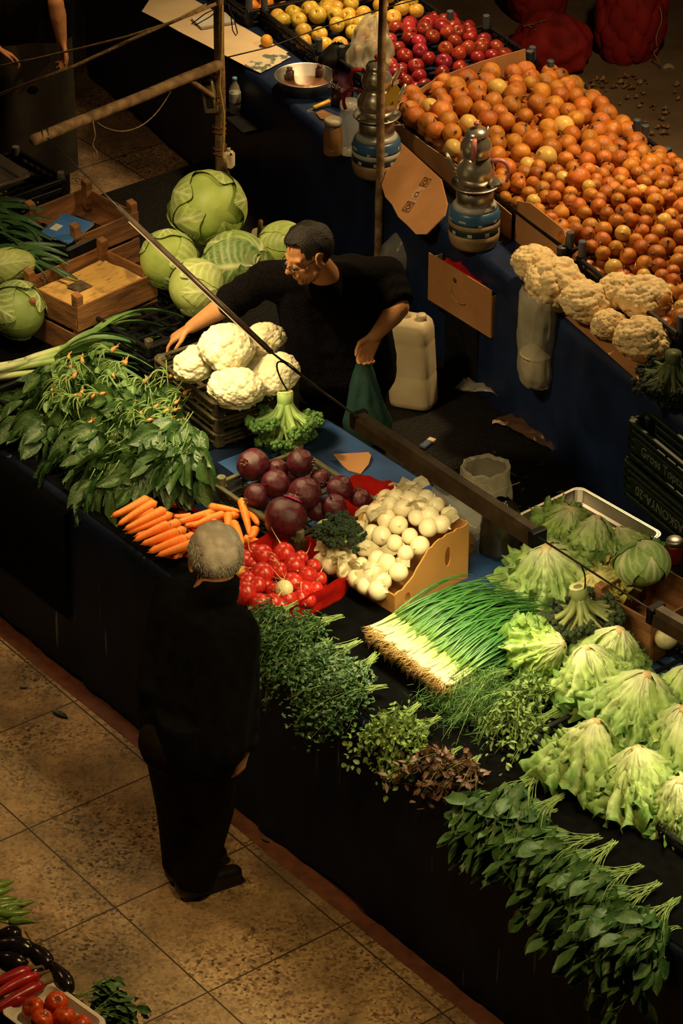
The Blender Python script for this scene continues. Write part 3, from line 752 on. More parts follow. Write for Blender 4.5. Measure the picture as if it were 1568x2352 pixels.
def trim_leaf(seed, tall=1.0):
    rs = np.random.RandomState(seed); g = G()
    for k in range(7):
        ph0 = k * .9 + rs.uniform(-.2, .2); hh = rs.uniform(.35, .85) * tall; sd = rs.uniform(0, 50)
        def pos(u, v):
            s = u * 2 - 1; ph = ph0 + s * .5 * (1 - .3 * v)
            r = 1.02 + .12 * v * v + .03 * noise3((s * 4, v * 4, sd)); z = -.75 + (hh + .12 * noise3((s * 5, sd, 1)) - .2 * s * s) * v
            r *= .55 + .5 * min(1, (z + .85) * 1.4)
            return Vector((r * math.cos(ph), r * math.sin(ph), z))
        g.grid(pos, 10, 8, lambda u, v: lerp3((.72, .72, .42), (.35, .48, .14), v * .8 + .3 * abs(u - .5)))
    return g.mesh('trimmed_leaf', True, True)
CURD = [caul_mesh(21, 6, .17, .05, 55), caul_mesh(22, 6, .17, .05, 64), caul_mesh(23, 6, .25, .035, 46, .85), caul_mesh(24, 6, .25, .035, 54, .9)]
M_CURD = mat('cauliflower_curd', (.70, .64, .46), (.60, .50, .30), 3, .75, .2, 90)
M_CURDY = mat('yellow_cauliflower_curd', (.80, .62, .34), (.66, .46, .22), 3, .75, .08, 90)
TRIM = [trim_leaf(1), trim_leaf(2, 1.25)]
M_TRIM = mat('trimmed_leaf', (1, 1, 1), attr=True, scale=9, rough=.5, transl=.1)
def cauliflower(px, py, z, r, k, label, tilt=(0, 0), yaw=0, yellow=False, leaf=True, group=None):
    t = thing('cauliflower', label, 'cauliflower', at(px, py, z), (tilt[0], tilt[1], yaw), group, r)
    me = CURD[k] if not yellow else CURDY[k]
    put('curd', me, M_CURDY if yellow else M_CURD, t)
    if leaf: put('trimmed_leaf', TRIM[k % 2], M_TRIM, t)
    return t
CURDY = {k: CURD[k].copy() for k in (2, 3)}

def broccoli(label, loc, rot, s, seed, stem_c=((.40, .45, .14), (.24, .32, .08)), head_c=((.05, .12, .03), (.02, .055, .015)), cut=True, name='broccoli', flip=1.0):
    """stem at the origin pointing +Z, short thick branches spreading down to an umbrella of florets"""
    rs = np.random.RandomState(seed)
    t = thing(name, label, 'broccoli', loc, rot, None, s)
    g = G(); ends = []
    g.tube([(0, 0, .035), (0, 0, .0), (0, 0, -.05), (0, 0, -.10)], [.031, .030, .030, .02], 14)
    for n1, sp, zz in ((11, 1.0, -.075), (8, .68, -.125), (4, .3, -.155)):
        for k in range(n1):
            a = k * 2 * math.pi / n1 + rs.uniform(-.25, .25); q0 = sp * rs.uniform(.88, 1.1)
            e = Vector((math.cos(a) * .108 * q0, math.sin(a) * .108 * q0, zz + rs.uniform(-.014, .014)))
            b = bez((math.cos(a) * .012, math.sin(a) * .012, -.005 - .04 * (1 - sp)), (math.cos(a) * .03, math.sin(a) * .03, -.05 - .05 * (1 - sp)), e * .62 + Vector((0, 0, -.025)), e, 8)
            g.tube(b, [.0165 - .0085 * i / 8 for i in range(9)], 8)
            ends.append((e, 1))
            for q in range(3):
                st = b[3 + q]; e2 = e + Vector((rs.uniform(-.035, .035), rs.uniform(-.035, .035), rs.uniform(-.02, .012)))
                g.tube(bez(st, st.lerp(e2, .3), st.lerp(e2, .7) + Vector((0, 0, -.006)), e2, 4), [.008, .007, .006, .005, .004], 6); ends.append((e2, .8))
    g.obj('stem', mat('broccoli_stem_' + str(seed), stem_c[0], stem_c[1], 12, .55, .1), t)
    if cut: G().lathe([(.0315, .0345), (.027, .0385), (.010, .033), (.0001, .031)], 12).obj('cut_face', mat('cut_broccoli_stem', (.62, .58, .32), (.46, .40, .18), 30, .7), t)
    g = G()
    for e, w in ends:
        out = Vector((e.x, e.y, -.05)).normalized()
        for q in range(20):
            d = Vector(rs.normal(0, 1, 3)).normalized()
            if d.dot(out) < -.35: d = d + out * .9
            c = e + d.normalized() * rs.uniform(.010, .024) * w + out * .006
            g.ball(c, rs.uniform(.0055, .0105), 7, 5)
    o = g.obj('florets', mat('broccoli_florets_' + str(seed), head_c[0], head_c[1], 60, .7, .8, 260), t); o['kind'] = 'stuff'
    return t

# ---- cabbages
cabbage('white_cabbage', 'biggest pale green cabbage on top of the cabbage pile', at(478, 477, 1.30), (R(115), R(8), R(200)), .165, 31, (1, 1, 1.06), wraps=5, loose=1, tmax=2.75)
cabbage('white_cabbage', 'round pale cabbage at the left of the pile under the tube lamp', at(386, 596, 1.17), (R(105), R(-20), R(150)), .130, 32, (1.0, 1, 1), wraps=5, loose=0)
cabbage('white_cabbage', 'lowest yellow green cabbage of the pile above the reaching hand', at(449, 660, 1.16), (R(95), R(-35), R(120)), .124, 33, (1, 1, .98), c_leaf=(.44, .52, .16), wraps=5, loose=0)
cabbage('white_cabbage', 'dark leaved cabbage at the right of the pile beside the seller', at(540, 605, 1.14), (R(70), R(28), R(30)), .145, 34, (1.05, 1, .95), c_leaf=(.26, .38, .09), c_dark=(.09, .20, .045), wraps=4, loose=2)
cabbage('white_cabbage', 'cabbage half hidden behind the seller in a pale wrapper', at(650, 568, 1.12), (R(60), R(10), R(80)), .115, 35, wraps=4, loose=0)
cabbage('pointed_cabbage', 'long pale cabbage lying uppermost at the left edge', at(18, 612, 1.14), (R(92), R(0), R(-75)), .088, 36, (.9, .95, 1.5), c_leaf=(.40, .47, .14), c_vein=(.62, .66, .32), wraps=5, loose=1)
cabbage('pointed_cabbage', 'large dark cabbage under the long one at the left edge', at(42, 715, 1.03), (R(80), R(10), R(-150)), .125, 37, (.95, 1, 1.0), c_leaf=(.30, .40, .11), c_dark=(.12, .20, .06), wraps=5, loose=2)
t = thing('cloth_wrapper', 'pale sheet tucked round the cabbage behind the seller', 'wrapper', at(640, 580, 1.02), (0, 0, YAW1))
G().grid(lambda a, b: Vector((.125 * math.cos((a * 1.6 + .1) * math.pi), .125 * math.sin((a * 1.6 + .1) * math.pi), -.02 + .11 * b + .02 * noise3((a * 6, b * 3, 4)))) * (1 + .08 * noise3((a * 7, b * 4, 2))), 30, 8).obj('sheet', mat('pale_wrapper', (.62, .55, .42), (.5, .43, .3), 8, .8), t)
tag(G().tube([at(598, 508, 1.2), at(594, 580, 1.0), at(590, 640, .86)], .012, 8).obj('broom_handle', mat('brown_stick', (.16, .08, .035), None, 8, .6)), 'brown wooden stick standing between cabbages and seller', 'stick')

# ---- cauliflowers in the front stack
for px, py, z, r, k, tl, yw, lab in (
    (450, 838, 1.19, .085, 0, (R(-18), R(-24)), 0, 'bright cauliflower at the left end of the front heap'),
    (520, 800, 1.29, .100, 1, (R(14), R(-4)), 1, 'biggest bright cauliflower at the top of the front heap'),
    (604, 782, 1.24, .078, 0, (R(-10), R(20)), 2, 'bright cauliflower behind the lamp tube at the back of the heap'),
    (542, 895, 1.185, .098, 1, (R(22), R(0)), 3, 'bright cauliflower lowest in the front heap above the crate slats'),
    (634, 860, 1.185, .085, 0, (R(10), R(22)), 4, 'bright cauliflower at the right end above the hanging broccoli'),
    (585, 838, 1.15, .07, 1, (0, 0), 5, 'small shaded cauliflower wedged in the middle of the front heap')):
    cauliflower(px, py, z, r, k, lab, tl, yw)
broccoli('upside down green broccoli with a pale cut stem hanging on the crates', at(655, 915, 1.12) + Vector((0, -.02, 0)), (R(-14), R(4), R(20)), 1.12, 41, stem_c=((.34, .46, .14), (.22, .34, .09)), head_c=((.16, .30, .07), (.06, .15, .03)))

# ---- beets
M_BEET = mat('beet_skin', (.115, .012, .022), (.035, .006, .010), 5, .28, .25, 30, spec=.6, vary=.15)
def beet_me(seed):
    rs = np.random.RandomState(seed); g = G()
    prof = []
    for k in range(15):
        th = math.pi * k / 14; r = math.sin(th); z = -math.cos(th)
        if k < 4: r *= .82 + .06 * k * .75; z *= 1.07
        prof.append((max(r, .0001), z * .95))
    g.lathe(prof, 22); 
    g.v = [tuple(Vector(p) * (1 + .07 * noise3(p, 1.6, seed))) for p in g.v]
    tg = G().tube(bez((0, 0, -.98), (0, 0, -1.25), (.1, 0, -1.4), (.25, .1, -1.7), 6), [.10, .06, .045, .03, .02, .015, .008], 6)
    cg = G()
    for k in range(6):
        a = k * 1.05; cg.tube([(.16 * math.cos(a), .16 * math.sin(a), .88), (.2 * math.cos(a), .2 * math.sin(a), 1.02), (.24 * math.cos(a), .24 * math.sin(a), 1.1)], [.06, .05, .04], 5)
    return g.mesh('root_body'), tg.mesh('tail'), cg.mesh('crown')
BEETS = [beet_me(1), beet_me(2), beet_me(3)]
M_CROWN = mat('beet_crown', (.22, .13, .08), (.10, .05, .03), 20, .7)
for i, (px, py, z, r, lab) in enumerate((
    (581, 1068, 1.02, .068, 'large dark beet at the left top of the beet heap under the crates'),
    (690, 1063, 1.04, .058, 'dark beet at the top of the heap below the broccoli'),
    (632, 1112, 1.02, .060, 'round dark beet in the middle of the heap'),
    (637, 1078, 1.0, .045, 'beet tucked behind the middle of the heap'),
    (700, 1133, 1.02, .068, 'oblong glossy beet right of the middle of the heap'),
    (735, 1100, .98, .042, 'small beet behind the oblong glossy beet'),
    (780, 1123, 1.0, .055, 'reddish beet at the right of the heap near the crate corner'),
    (768, 1163, .97, .052, 'dull beet in front of the reddish beet at the right'),
    (828, 1148, .96, .045, 'muddy grey beet at the far right of the heap'),
    (590, 1140, .98, .055, 'shaded beet behind the loose carrots'),
    (672, 1090, .96, .05, 'beet sunk in the back of the heap'),
    (730, 1170, .93, .05, 'shaded beet behind the big split beet'),
    (655, 1188, 1.015, .086, 'biggest magenta beet with a bright split top above the radishes'))):
    a, b, c = BEETS[i % 3]
    t = thing('beet', lab, 'beet', at(px, py, z), (R(40 + 37 * i % 140), R(25 * (i % 5) - 40), i * 1.3), 'beets in the heap', r)
    put('root_body', a, M_BEET, t); put('tail', b, M_BEET, t); put('crown', c, M_CROWN, t)
    if i == 12:
        t.rotation_euler = (R(-30), R(25), 0)
        G().grid(lambda a, b: Vector((math.sin((b * .5) * 1) * math.cos(a * 6.283), math.sin(b * .5) * math.sin(a * 6.283), math.cos(b * .5))) * 1.035, 16, 6).obj('bright_top', mat('magenta_beet', (.42, .018, .11), (.25, .01, .05), 4, .3, .2, 20), t)
pcb = W1(-.42, .68, ZT)
plastic_crate('plastic_crate', 'dark shallow crate filled with beets', pcb, (0, 0, YAW1), .56, .44, .10, M_CRATE, rows=3, capm=mat('pale_stub', (.22, .2, .12), (.1, .09, .05), 20, .6), post=.03)

# ---- red plastic liners
def liner(label, cx, cy, z, L, D, H, yaw, seed, flare=.05):
    def pos(a, b):
        th = a * 2 * math.pi; e = 4.0
        ct, st = math.cos(th), math.sin(th)
        k = (abs(ct) ** e + abs(st) ** e) ** (-1 / e)
        if b < .5: q = b / .5; r = q * .96; h = .004 + .004 * noise3((a * 9, b * 9, seed))
        else: q = (b - .5) / .5; r = .96 + flare * q + .05 * noise3((ct * 3, st * 3, q * 2 + seed)) * q + .02 * noise3((ct * 9, st * 9, q * 4 + seed)); h = H * q * (1 + .35 * noise3((ct * 2.2, st * 2.2, seed)) * q)
        return Vector((ct * k * L / 2 * r, st * k * D / 2 * r, h))
    o = G().grid(pos, 72, 18).obj('red_plastic_liner', M_RED, None, Vector((at(cx, cy, z).x, at(cx, cy, z).y, ZT)), (0, 0, yaw))
    return tag(o, label, 'plastic liner')
liner('bright red plastic liner holding the radishes', 655, 1330, .90, .44, .40, .11, YAW1 + R(4), 3)
liner('red plastic liner spread under the carrots', 440, 1225, .87, .46, .24, .025, YAW1, 8, .03)
o = liner('crumpled red plastic bag behind the white onions', 850, 1172, .92, .24, .20, .15, YAW1 + R(20), 12, .10)

# ---- carrots
M_CARROT = mat('carrot_skin', (.95, .27, .03), (.85, .18, .018), 9, .5, .12, 40, vary=.06, stretch=(1, 1, 6))
def carrot_me(seed, bend):
    rs = np.random.RandomState(seed); g = G(); n = 26; path, rr = [], []
    for k in range(n + 1):
        t = k / n
        path.append((bend * t * t * .9 * math.sin(1.6 * t), bend * .4 * t * t, -t))
        r = .098 * (1 - .52 * t ** 1.3) * (1 - max(0, t - .90) * 6.5 * (t - .9) * 10 * .9 if t > .9 else 1) * (.55 + .45 * min(1, t / .05)) + .003 * noise3((t * 30, seed, 0)) + .002 * math.sin(t * 60 + seed)
        rr.append(max(r, .012))
    g.tube(path, rr, 12)
    tp = Vector(path[-1]); tl = G().tube([tp, tp + Vector((.004, 0, -.03)), tp + Vector((.012, 0, -.06))], [.012, .006, .003], 5)
    cg = G().lathe([(.058, -.01), (.050, .012), (.03, .022), (.026, .045), (.0001, .047)], 8)
    return g.mesh('root_body'), tl.mesh('tail'), cg.mesh('crown')
CARR = [carrot_me(1, .05), carrot_me(2, -.06), carrot_me(3, .09), carrot_me(4, 0)]
M_CCROWN = mat('carrot_crown', (.30, .22, .06), (.18, .12, .03), 40, .7)
def carrot(a, b, za, zb, k, w, label, group):
    """from the crown at photo position a to the tip at b"""
    A_, B_ = at(*a, za), at(*b, zb); d = B_ - A_; L = d.length
    t = thing('carrot', label, 'carrot', A_, d.to_track_quat('-Z', 'Y').to_euler(), group, 1)
    t.scale = (w, w, L)
    m0, m1, m2 = CARR[k % 4]
    put('root_body', m0, M_CARROT, t); put('tail', m1, M_CARROT, t); put('crown', m2, M_CCROWN, t)
    return t
row = [((340, 1146), (262, 1190)), ((356, 1155), (268, 1200)), ((352, 1172), (283, 1206)), ((378, 1172), (287, 1216)), ((392, 1182), (296, 1228)), ((388, 1205), (306, 1236)), ((412, 1200), (318, 1240)), ((408, 1222), (326, 1250)), ((424, 1216), (342, 1256)), ((428, 1238), (340, 1262)), ((447, 1230), (352, 1270)), ((450, 1246), (362, 1276)), ((350, 1150), (275, 1185))]
ordn = ('first', 'second', 'third', 'fourth', 'fifth', 'sixth', 'seventh', 'eighth', 'ninth', 'tenth', 'eleventh', 'twelfth', 'thirteenth')
for i, (a, b) in enumerate(row):
    lay = .925 if i % 2 == 0 else .945
    if i == 12: carrot(a, b, .90, .90, i, .20, 'carrot half hidden beneath the back end of the neat carrot row', 'carrots laid in a neat row')
    else: carrot(a, b, lay + .01, lay, i, .215 if i % 3 else .235, f'{ordn[i]} carrot of the neat row counted from the spinach side', 'carrots laid in a neat row')
loose = [((490, 1178), (392, 1200), .93), ((480, 1165), (552, 1174), .93), ((555, 1148), (575, 1232), .95), ((562, 1160), (598, 1206), .93), ((515, 1182), (438, 1204), .94), ((468, 1180), (510, 1212), .93), ((524, 1182), (522, 1216), .95), ((535, 1200), (562, 1252), .95), ((498, 1200), (450, 1216), .92), ((585, 1215), (584, 1240), .93), ((470, 1204), (424, 1208), .92), ((545, 1180), (506, 1200), .92), ((432, 1252), (395, 1278), .90), ((415, 1270), (380, 1284), .885), ((560, 1238), (600, 1246), .92), ((440, 1188), (400, 1192), .90)]
side = ('long loose carrot nearest the neat row and the spinach', 'curved loose carrot at the back below the beets', 'upright loose carrot leaning against the beets', 'loose carrot right of the upright leaning carrot', 'loose carrot lying across the middle of the loose heap', 'short loose carrot pointing at the grey haired man', 'carrot end standing behind the grey head', 'thick loose carrot right of the grey head', 'loose carrot end left of the grey head', 'stubby carrot by the radish liner', 'carrot between the row and the grey head', 'thin carrot under the curved back carrot', 'carrot tip poking out below the neat row', 'lowest carrot tip beneath the neat row', 'carrot beside the radish liner edge', 'carrot behind the long loose carrot')
for i, (a, b, z) in enumerate(loose): carrot(a, b, z, z - (.0 if i not in (2,) else .03), i + 1, .20, side[i], 'carrots lying loose in the red liner')

# ---- radishes
M_RAD = mat('radish_skin', (.60, .030, .018), (.36, .010, .009), 4, .28, .06, 30, vary=.12, spec=.6)
M_RTAIL = mat('radish_tail', (.72, .50, .26), (.6, .35, .16), 20, .6)
M_TURN = mat('white_turnip_skin', (.74, .66, .40), (.62, .50, .24), 5, .4, .05, 20)
def rad_me(seed):
    rs = np.random.RandomState(seed); g = G()
    prof = [(max(math.sin(math.pi * k / 12), .0001) * (1 if k > 3 else .8 + .07 * k), -math.cos(math.pi * k / 12) * (1.05 if k < 5 else .96)) for k in range(13)]
    g.lathe(prof, 18); g.v = [tuple(Vector(p) * (1 + .06 * noise3(p, 1.5, seed))) for p in g.v]
    a, b = rs.uniform(-1.4, 1.4, 2)
    tl = G().tube(bez((0, 0, -.98), (0, 0, -1.5), (a, b, -1.6), (a * 1.7, b * 1.6, -2.2 + rs.uniform(-.4, .9)), 9), [.15, .08, .055, .048, .042, .036, .032, .028, .02, .012], 6)
    cg = G()
    for k in range(4): cg.tube([(.08 * math.cos(k * 1.6), .08 * math.sin(k * 1.6), .92), (.14 * math.cos(k * 1.6), .14 * math.sin(k * 1.6), 1.08), (.2 * math.cos(k * 1.6), .2 * math.sin(k * 1.6), 1.22)], [.05, .045, .03], 5)
    return g.mesh('root_body'), tl.mesh('tail'), cg.mesh('leaf_stub')
RADS = [rad_me(k) for k in range(6)]
rads = [(604, 1276, 26, .98), (653, 1272, 26, .985), (628, 1290, 17, .97), (558, 1285, 24, .96), (580, 1296, 18, .95), (603, 1318, 28, .975), (640, 1312, 22, .97), (676, 1300, 26, .98), (706, 1322, 23, .97), (552, 1318, 22, .96), (566, 1335, 24, .965), (590, 1345, 22, .96), (560, 1362, 30, .965), (610, 1345, 20, .94), (628, 1358, 20, .945), (672, 1340, 26, .96), (700, 1355, 22, .955), (725, 1352, 18, .95), (690, 1375, 22, .94), (660, 1378, 24, .945), (625, 1386, 24, .95), (595, 1386, 24, .95), (540, 1345, 20, .945), (575, 1378, 20, .94), (642, 1394, 20, .94), (720, 1300, 18, .95), (690, 1282, 18, .95), (670, 1325, 18, .935), (585, 1265, 18, .945), (538, 1300, 20, .945), (708, 1380, 18, .93), (735, 1330, 17, .94)]
Rr_ = np.random.RandomState(5)
names_ = {0: 'dark red radish at the back left corner of the red liner', 1: 'round red radish at the back of the liner with upright tail', 8: 'round red radish at the right with a long tail upwards', 12: 'largest pink red radish at the left front', 7: 'red radish in the right middle of the liner'}
for i, (px, py, r, z) in enumerate(rads):
    a, b, c = RADS[i % 6]
    t = thing('radish', names_.get(i, f'round red radish with a pale tail, {"back left" if px < 620 and py < 1310 else "back right" if py < 1310 else "front left" if px < 620 else "front right"} of the red liner heap'), 'radish', at(px, py, z), (R(Rr_.uniform(60, 230)), R(Rr_.uniform(-50, 50)), Rr_.uniform(0, 6.3)), 'radishes in the red liner', r / 600)
    put('root_body', a, M_RAD, t); put('tail', b, M_RTAIL, t); put('leaf_stub', c, mat('radish_stub', (.36, .30, .08), None, 20, .6), t)
def turnip(name, label, px, py, z, r, m, rot, cat='turnip'):
    t = thing(name, label, cat, at(px, py, z), rot, None, r); a, b, c = RADS[2]
    put('root_body', fresh(a), m, t); put('tail', b, M_RTAIL, t)
    g = G()
    for k in range(7): g.tube(bez((0, 0, -.9), (.2 * math.cos(k), .2 * math.sin(k), -1.3), (.9 * math.cos(k * 1.3), .9 * math.sin(k * 1.3), -1.2), (1.6 * math.cos(k * 1.5), 1.5 * math.sin(k * 1.4), -1.2 - .2 * k), 6), .03, 5)
    g.obj('root_hair', M_RTAIL, t); return t
turnip('white_turnip', 'single cream turnip with curling roots among the radishes', 652, 1353, .985, .036, M_TURN, (R(70), R(-20), 0))
turnip('white_turnip', 'yellowish turnip mostly hidden behind the grey haired head', 546, 1310, .98, .03, mat('yellow_turnip_skin', (.70, .42, .08), (.55, .3, .05), 5, .4), (R(120), 0, 1))
turnip('kohlrabi', 'pale green kohlrabi with roots beside the beets', 748, 1216, 1.0, .042, mat('green_kohlrabi_skin', (.42, .50, .20), (.34, .40, .14), 5, .45), (R(-60), R(-60), 0), 'kohlrabi')
turnip('kohlrabi', 'cream kohlrabi touching the white onion heap', 776, 1224, 1.0, .040, M_TURN, (R(-50), R(-40), 1), 'kohlrabi')
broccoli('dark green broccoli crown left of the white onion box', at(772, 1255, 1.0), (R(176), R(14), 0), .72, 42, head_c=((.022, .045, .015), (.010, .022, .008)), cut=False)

# ---- white onions in the cardboard box
ob = W1(.19, .70, ZT)
t = thing('cardboard_box', 'orange brown cardboard box with cut hand holes full of white onions', 'box', ob, (0, 0, YAW1 + R(3)))
BL, BD = .37, .38
def wallpts(x):   # the side wall, sloped down towards the aisle, torn edge
    top = [(x, -BD / 2 + BD * k / 20, .09 + .165 * (1 / (1 + math.exp(-((k / 20) - .32) * 11))) + .004 * math.sin(k * 2.3)) for k in range(21)]
    return [Vector((x, -BD / 2, 0)), Vector((x, BD / 2, 0))] + [Vector(p) for p in top[::-1]]
def wall_with_holes(x, holes):
    bm = bmesh.new(); outer = wallpts(x)
    es = []
    def loop(pts):
        v = [bm.verts.new(p) for p in pts]
        for k in range(len(v)): es.append(bm.edges.new((v[k], v[(k + 1) % len(v)])))
    loop(outer)
    for cy, cz, ry, rz in holes: loop([Vector((x, cy + ry * math.cos(a * .39), cz + rz * math.sin(a * .39))) for a in range(16)])
    bmesh.ops.triangle_fill(bm, use_beauty=True, use_dissolve=False, edges=es)
    g = G(); bm.verts.index_update(); g.add([v.co.copy() for v in bm.verts], [tuple(v.index for v in f.verts) for f in bm.faces]); bm.free(); return g
o = wall_with_holes(BL / 2, [(.085, .15, .016, .045), (-.125, .045, .016, .032)]).obj('side_panel', M_CARDL, t, smooth=False)
md = o.modifiers.new('thick', 'SOLIDIFY'); md.thickness = .006
o = wall_with_holes(-BL / 2, []).obj('side_panel', M_CARDL, t, smooth=False); md = o.modifiers.new('thick', 'SOLIDIFY'); md.thickness = .006
G().box(BL, .006, .09, (0, -BD / 2, .045)).obj('front_panel', M_CARDL, t, smooth=False)
g = G(); n = 24
poly_extrude(g, [Vector((-BL / 2, BD / 2, 0)), Vector((BL / 2, BD / 2, 0))] + [Vector((BL / 2 - BL * k / n, BD / 2, .25 + .02 * math.sin(k * .9) - .012 * ((k % 5) == 2))) for k in range(n + 1)], (0, .006, 0)); g.obj('back_panel', M_CARDL, t, smooth=False)
G().box(BL, BD, .006, (0, 0, .004)).obj('base_panel', M_CARDL, t, smooth=False)
M_WON = mat('white_onion_skin', (.80, .72, .52), (.70, .56, .32), 4, .38, .06, 30, vary=.05, stretch=(6, 6, 1), hue=.01)
def onion_me(seed, neck=.3, colf=None):
    rs = np.random.RandomState(seed); g = G()
    prof = [(.10, -.93), (.0001, -.9)][::-1]
    for k in range(1, 13):
        th = math.pi * k / 13; prof.append((math.sin(th) * 1.0, -math.cos(th) * .92))
    prof += [(.14, .95), (.09, 1.02), (.07 + .03 * rs.rand(), 1.02 + neck * .5), (.03, 1.02 + neck), (.0001, 1.0 + neck)]
    g.lathe(prof, 18)
    g.v = [tuple(Vector(p) * (1 + .05 * noise3(p, 1.4, seed))) for p in g.v]
    for k in range(5):
        a = k * 1.26; g.tube([(.05 * math.cos(a), .05 * math.sin(a), -.9), (.11 * math.cos(a), .11 * math.sin(a), -1.0)], [.02, .008], 4)
    if colf:
        g.c = []
        for x, y, z in g.v:
            a = math.atan2(y, x); st = .5 + .5 * math.sin(a * 9 + 2 * noise3((a, z, seed), 2)) * .6 + .6 * noise3((x, y, z), 1.3, seed)
            c = lerp3(colf[0], colf[1], max(0, min(1, st)))
            g.c.append(lerp3(c, colf[2], max(0, min(1, (z - .78) * 4.5, 1)) if z > 0 else max(0, min(1, (-z - .86) * 9))))
        return g.mesh('onion_bulb', True, True)
    return g.mesh('onion_bulb')
ONI = [onion_me(k, .18 + .07 * (k % 3)) for k in range(5)]
crow = []
rs = np.random.RandomState(17)
cand = []
for i in range(8):          # rows from the aisle edge to the back
    for j in range(6):
        y = -BD / 2 - .03 + (BD + .01) * i / 7 + rs.uniform(-.008, .008); x = -BL / 2 - .02 + (BL - .02) * (j + .5 * (i % 2)) / 5.4 + rs.uniform(-.008, .008)
        if x > BL / 2 - .045: continue
        fr = (y + BD / 2) / BD
        z = .085 + .150 * (1 / (1 + math.exp(-(fr - .36) * 8))) + .045 * max(0, 1 - ((x + .04) / .2) ** 2) * min(1, fr * 1.6)
        if x < -BL / 2 + .02: z -= .02
        cand.append((x, y, z)); crow.append((i, j))
Mb = Matrix.Translation(ob) @ Matrix.Rotation(YAW1 + R(3), 4, 'Z')
for i, p in enumerate(cand):
    o = put('white_onion', ONI[i % 5], M_WON, None, Mb @ Vector(p), (rs.uniform(-2, 2), rs.uniform(-2, 2), rs.uniform(0, 6)), rs.uniform(.034, .042))
    i_, j_ = crow[i]
    wr = ('front lip', 'second', 'third', 'fourth', 'fifth', 'sixth', 'seventh', 'eighth', 'rearmost')[i_]; wc = ordn[j_]
    tag(o, f'white onion {wc} from the left in the {wr} row of the cardboard box heap', 'white onion', 'white onions in the cardboard box')
# pale papery skin between the onions
M_SKIN = mat('onion_paper_skin', (.78, .72, .5), (.62, .52, .3), 12, .4, .4, 30, alpha=.8, transl=.3)
g = G(); rs = np.random.RandomState(8)
for k in range(46):
    x, y, z = cand[rs.randint(len(cand))]
    if k < 22: x, y, z = rs.uniform(-BL / 2 - .03, .1), -BD / 2 - .03 + .05 * rs.rand(), .08 + .05 * rs.rand()
    c = Vector((x + rs.uniform(-.03, .03), y + rs.uniform(-.03, .03), z + .032)); X, Y, Z = frame_of(rs.normal(0, 1, 3) + np.array((0, -.4, 1)))
    s = rs.uniform(.018, .042)
    g.grid(lambda a, b: Mb @ (c + X * (a - .5) * s * 2 + Y * (b - .5) * s * 1.4 + Z * s * .5 * (noise3((a * 3, b * 3, k)) + .6 * ((a - .5) ** 2) * -3)), 5, 4)
tag(g.obj('onion_skins', M_SKIN), 'loose papery skins among the white onions', 'onion skins', kind='stuff')
# ------------------------------------------------------------------ leafy greens
M_SPIN = mat('spinach_leaf', (1, 1, 1), attr=True, scale=30, rough=.34, bump=.35, bscale=120, spec=.6, transl=.06)
M_STEM = mat('spinach_stem', (.19, .28, .075), (.12, .20, .045), 30, .5)
M_ROOT = mat('spinach_root', (.62, .30, .10), (.45, .20, .06), 60, .6)
def add_leaf(g, base, d, up, L, Wd, sd, c1, c2, cv, curl=.3, nu=4, nv=6, shape=.8, n=6):
    d = Vector(d).normalized(); up = Vector(up); side = d.cross(up)
    side = side.normalized() if side.length > 1e-4 else d.orthogonal().normalized()
    up = side.cross(d)
    base = Vector(base)
    def pos(u, v):
        s = u * 2 - 1; w = Wd * .5 * (math.sin(math.pi * min(.985, v ** shape * .97 + .02)) ** .75) * (1 + .12 * noise3((v * 7, s * 2, sd)))
        dn = -curl * L * v * v * .6
        cup = (.22 * abs(s) ** 1.6 + .14 * noise3((s * 3 + sd, v * 5, 2))) * Wd * .6 - .05 * Wd * math.exp(-(s / .15) ** 2)
        return base + d * (L * v) + side * (w * s) + up * (dn + cup)
    def colr(u, v):
        s = u * 2 - 1
        c = lerp3(c1, c2, min(1, max(0, .5 + .9 * noise3((s * 2 + sd, v * 3, 5)))))
        return lerp3(c, cv, vein(s, v, n, 2, .2) * .6)
    g.grid(pos, nu, nv, colr)

def spinach_me(seed, ns=9):
    rs = np.random.RandomState(seed)
    gr, gs, gl = G(), G(), G()
    gr.tube([(0, -.022, .012), (0, -.008, .008), (0, .006, 0)], [.003, .009, .008], 8)
    gr.tube([(0, -.022, .012), (.008 * rs.randn(), -.04, .014)], [.003, .001], 5)
    for k in range(3): gr.tube([(0, -.018, .01), (rs.uniform(-.02, .02), -.03, rs.uniform(0, .03))], [.002, .0008], 4)
    for k in range(ns):
        a = rs.uniform(-.75, .75); Ls = rs.uniform(.06, .13); lift = rs.uniform(.0, .06)
        e = Vector((math.sin(a) * Ls, math.cos(a) * Ls, lift * .5 - .25 * Ls))
        st = bez((rs.uniform(-.004, .004), .002, 0), (math.sin(a) * .02, .03, .022 + lift), e * .7 + Vector((0, 0, .02 + lift * .4)), e, 7)
        gs.tube(st, [.0036 - .0018 * i / 7 for i in range(8)], 5)
        d = (st[-1] - st[-3]).normalized(); d = (d + Vector((rs.uniform(-.3, .3), .15, rs.uniform(-.35, .1)))).normalized()
        add_leaf(gl, e, d, (rs.uniform(-.5, .5), rs.uniform(-.3, .1), 1), rs.uniform(.08, .135), rs.uniform(.048, .078), rs.uniform(0, 99), (.018, .052, .013), (.05, .115, .024), (.16, .24, .07), curl=rs.uniform(.1, .9))
        if rs.rand() < .4:
            m_ = st[5]; add_leaf(gl, m_, Vector((math.cos(a) * rs.choice((-1, 1)), .6, -.2)), (0, 0, 1), .05, .03, rs.uniform(0, 99), (.035, .10, .022), (.085, .19, .04), (.20, .30, .08))
    return gr.mesh('root'), gs.mesh('stem'), gl.mesh('foliage', True, True)
SPIN = [spinach_me(60 + k, 8 + k % 4) for k in range(6)]
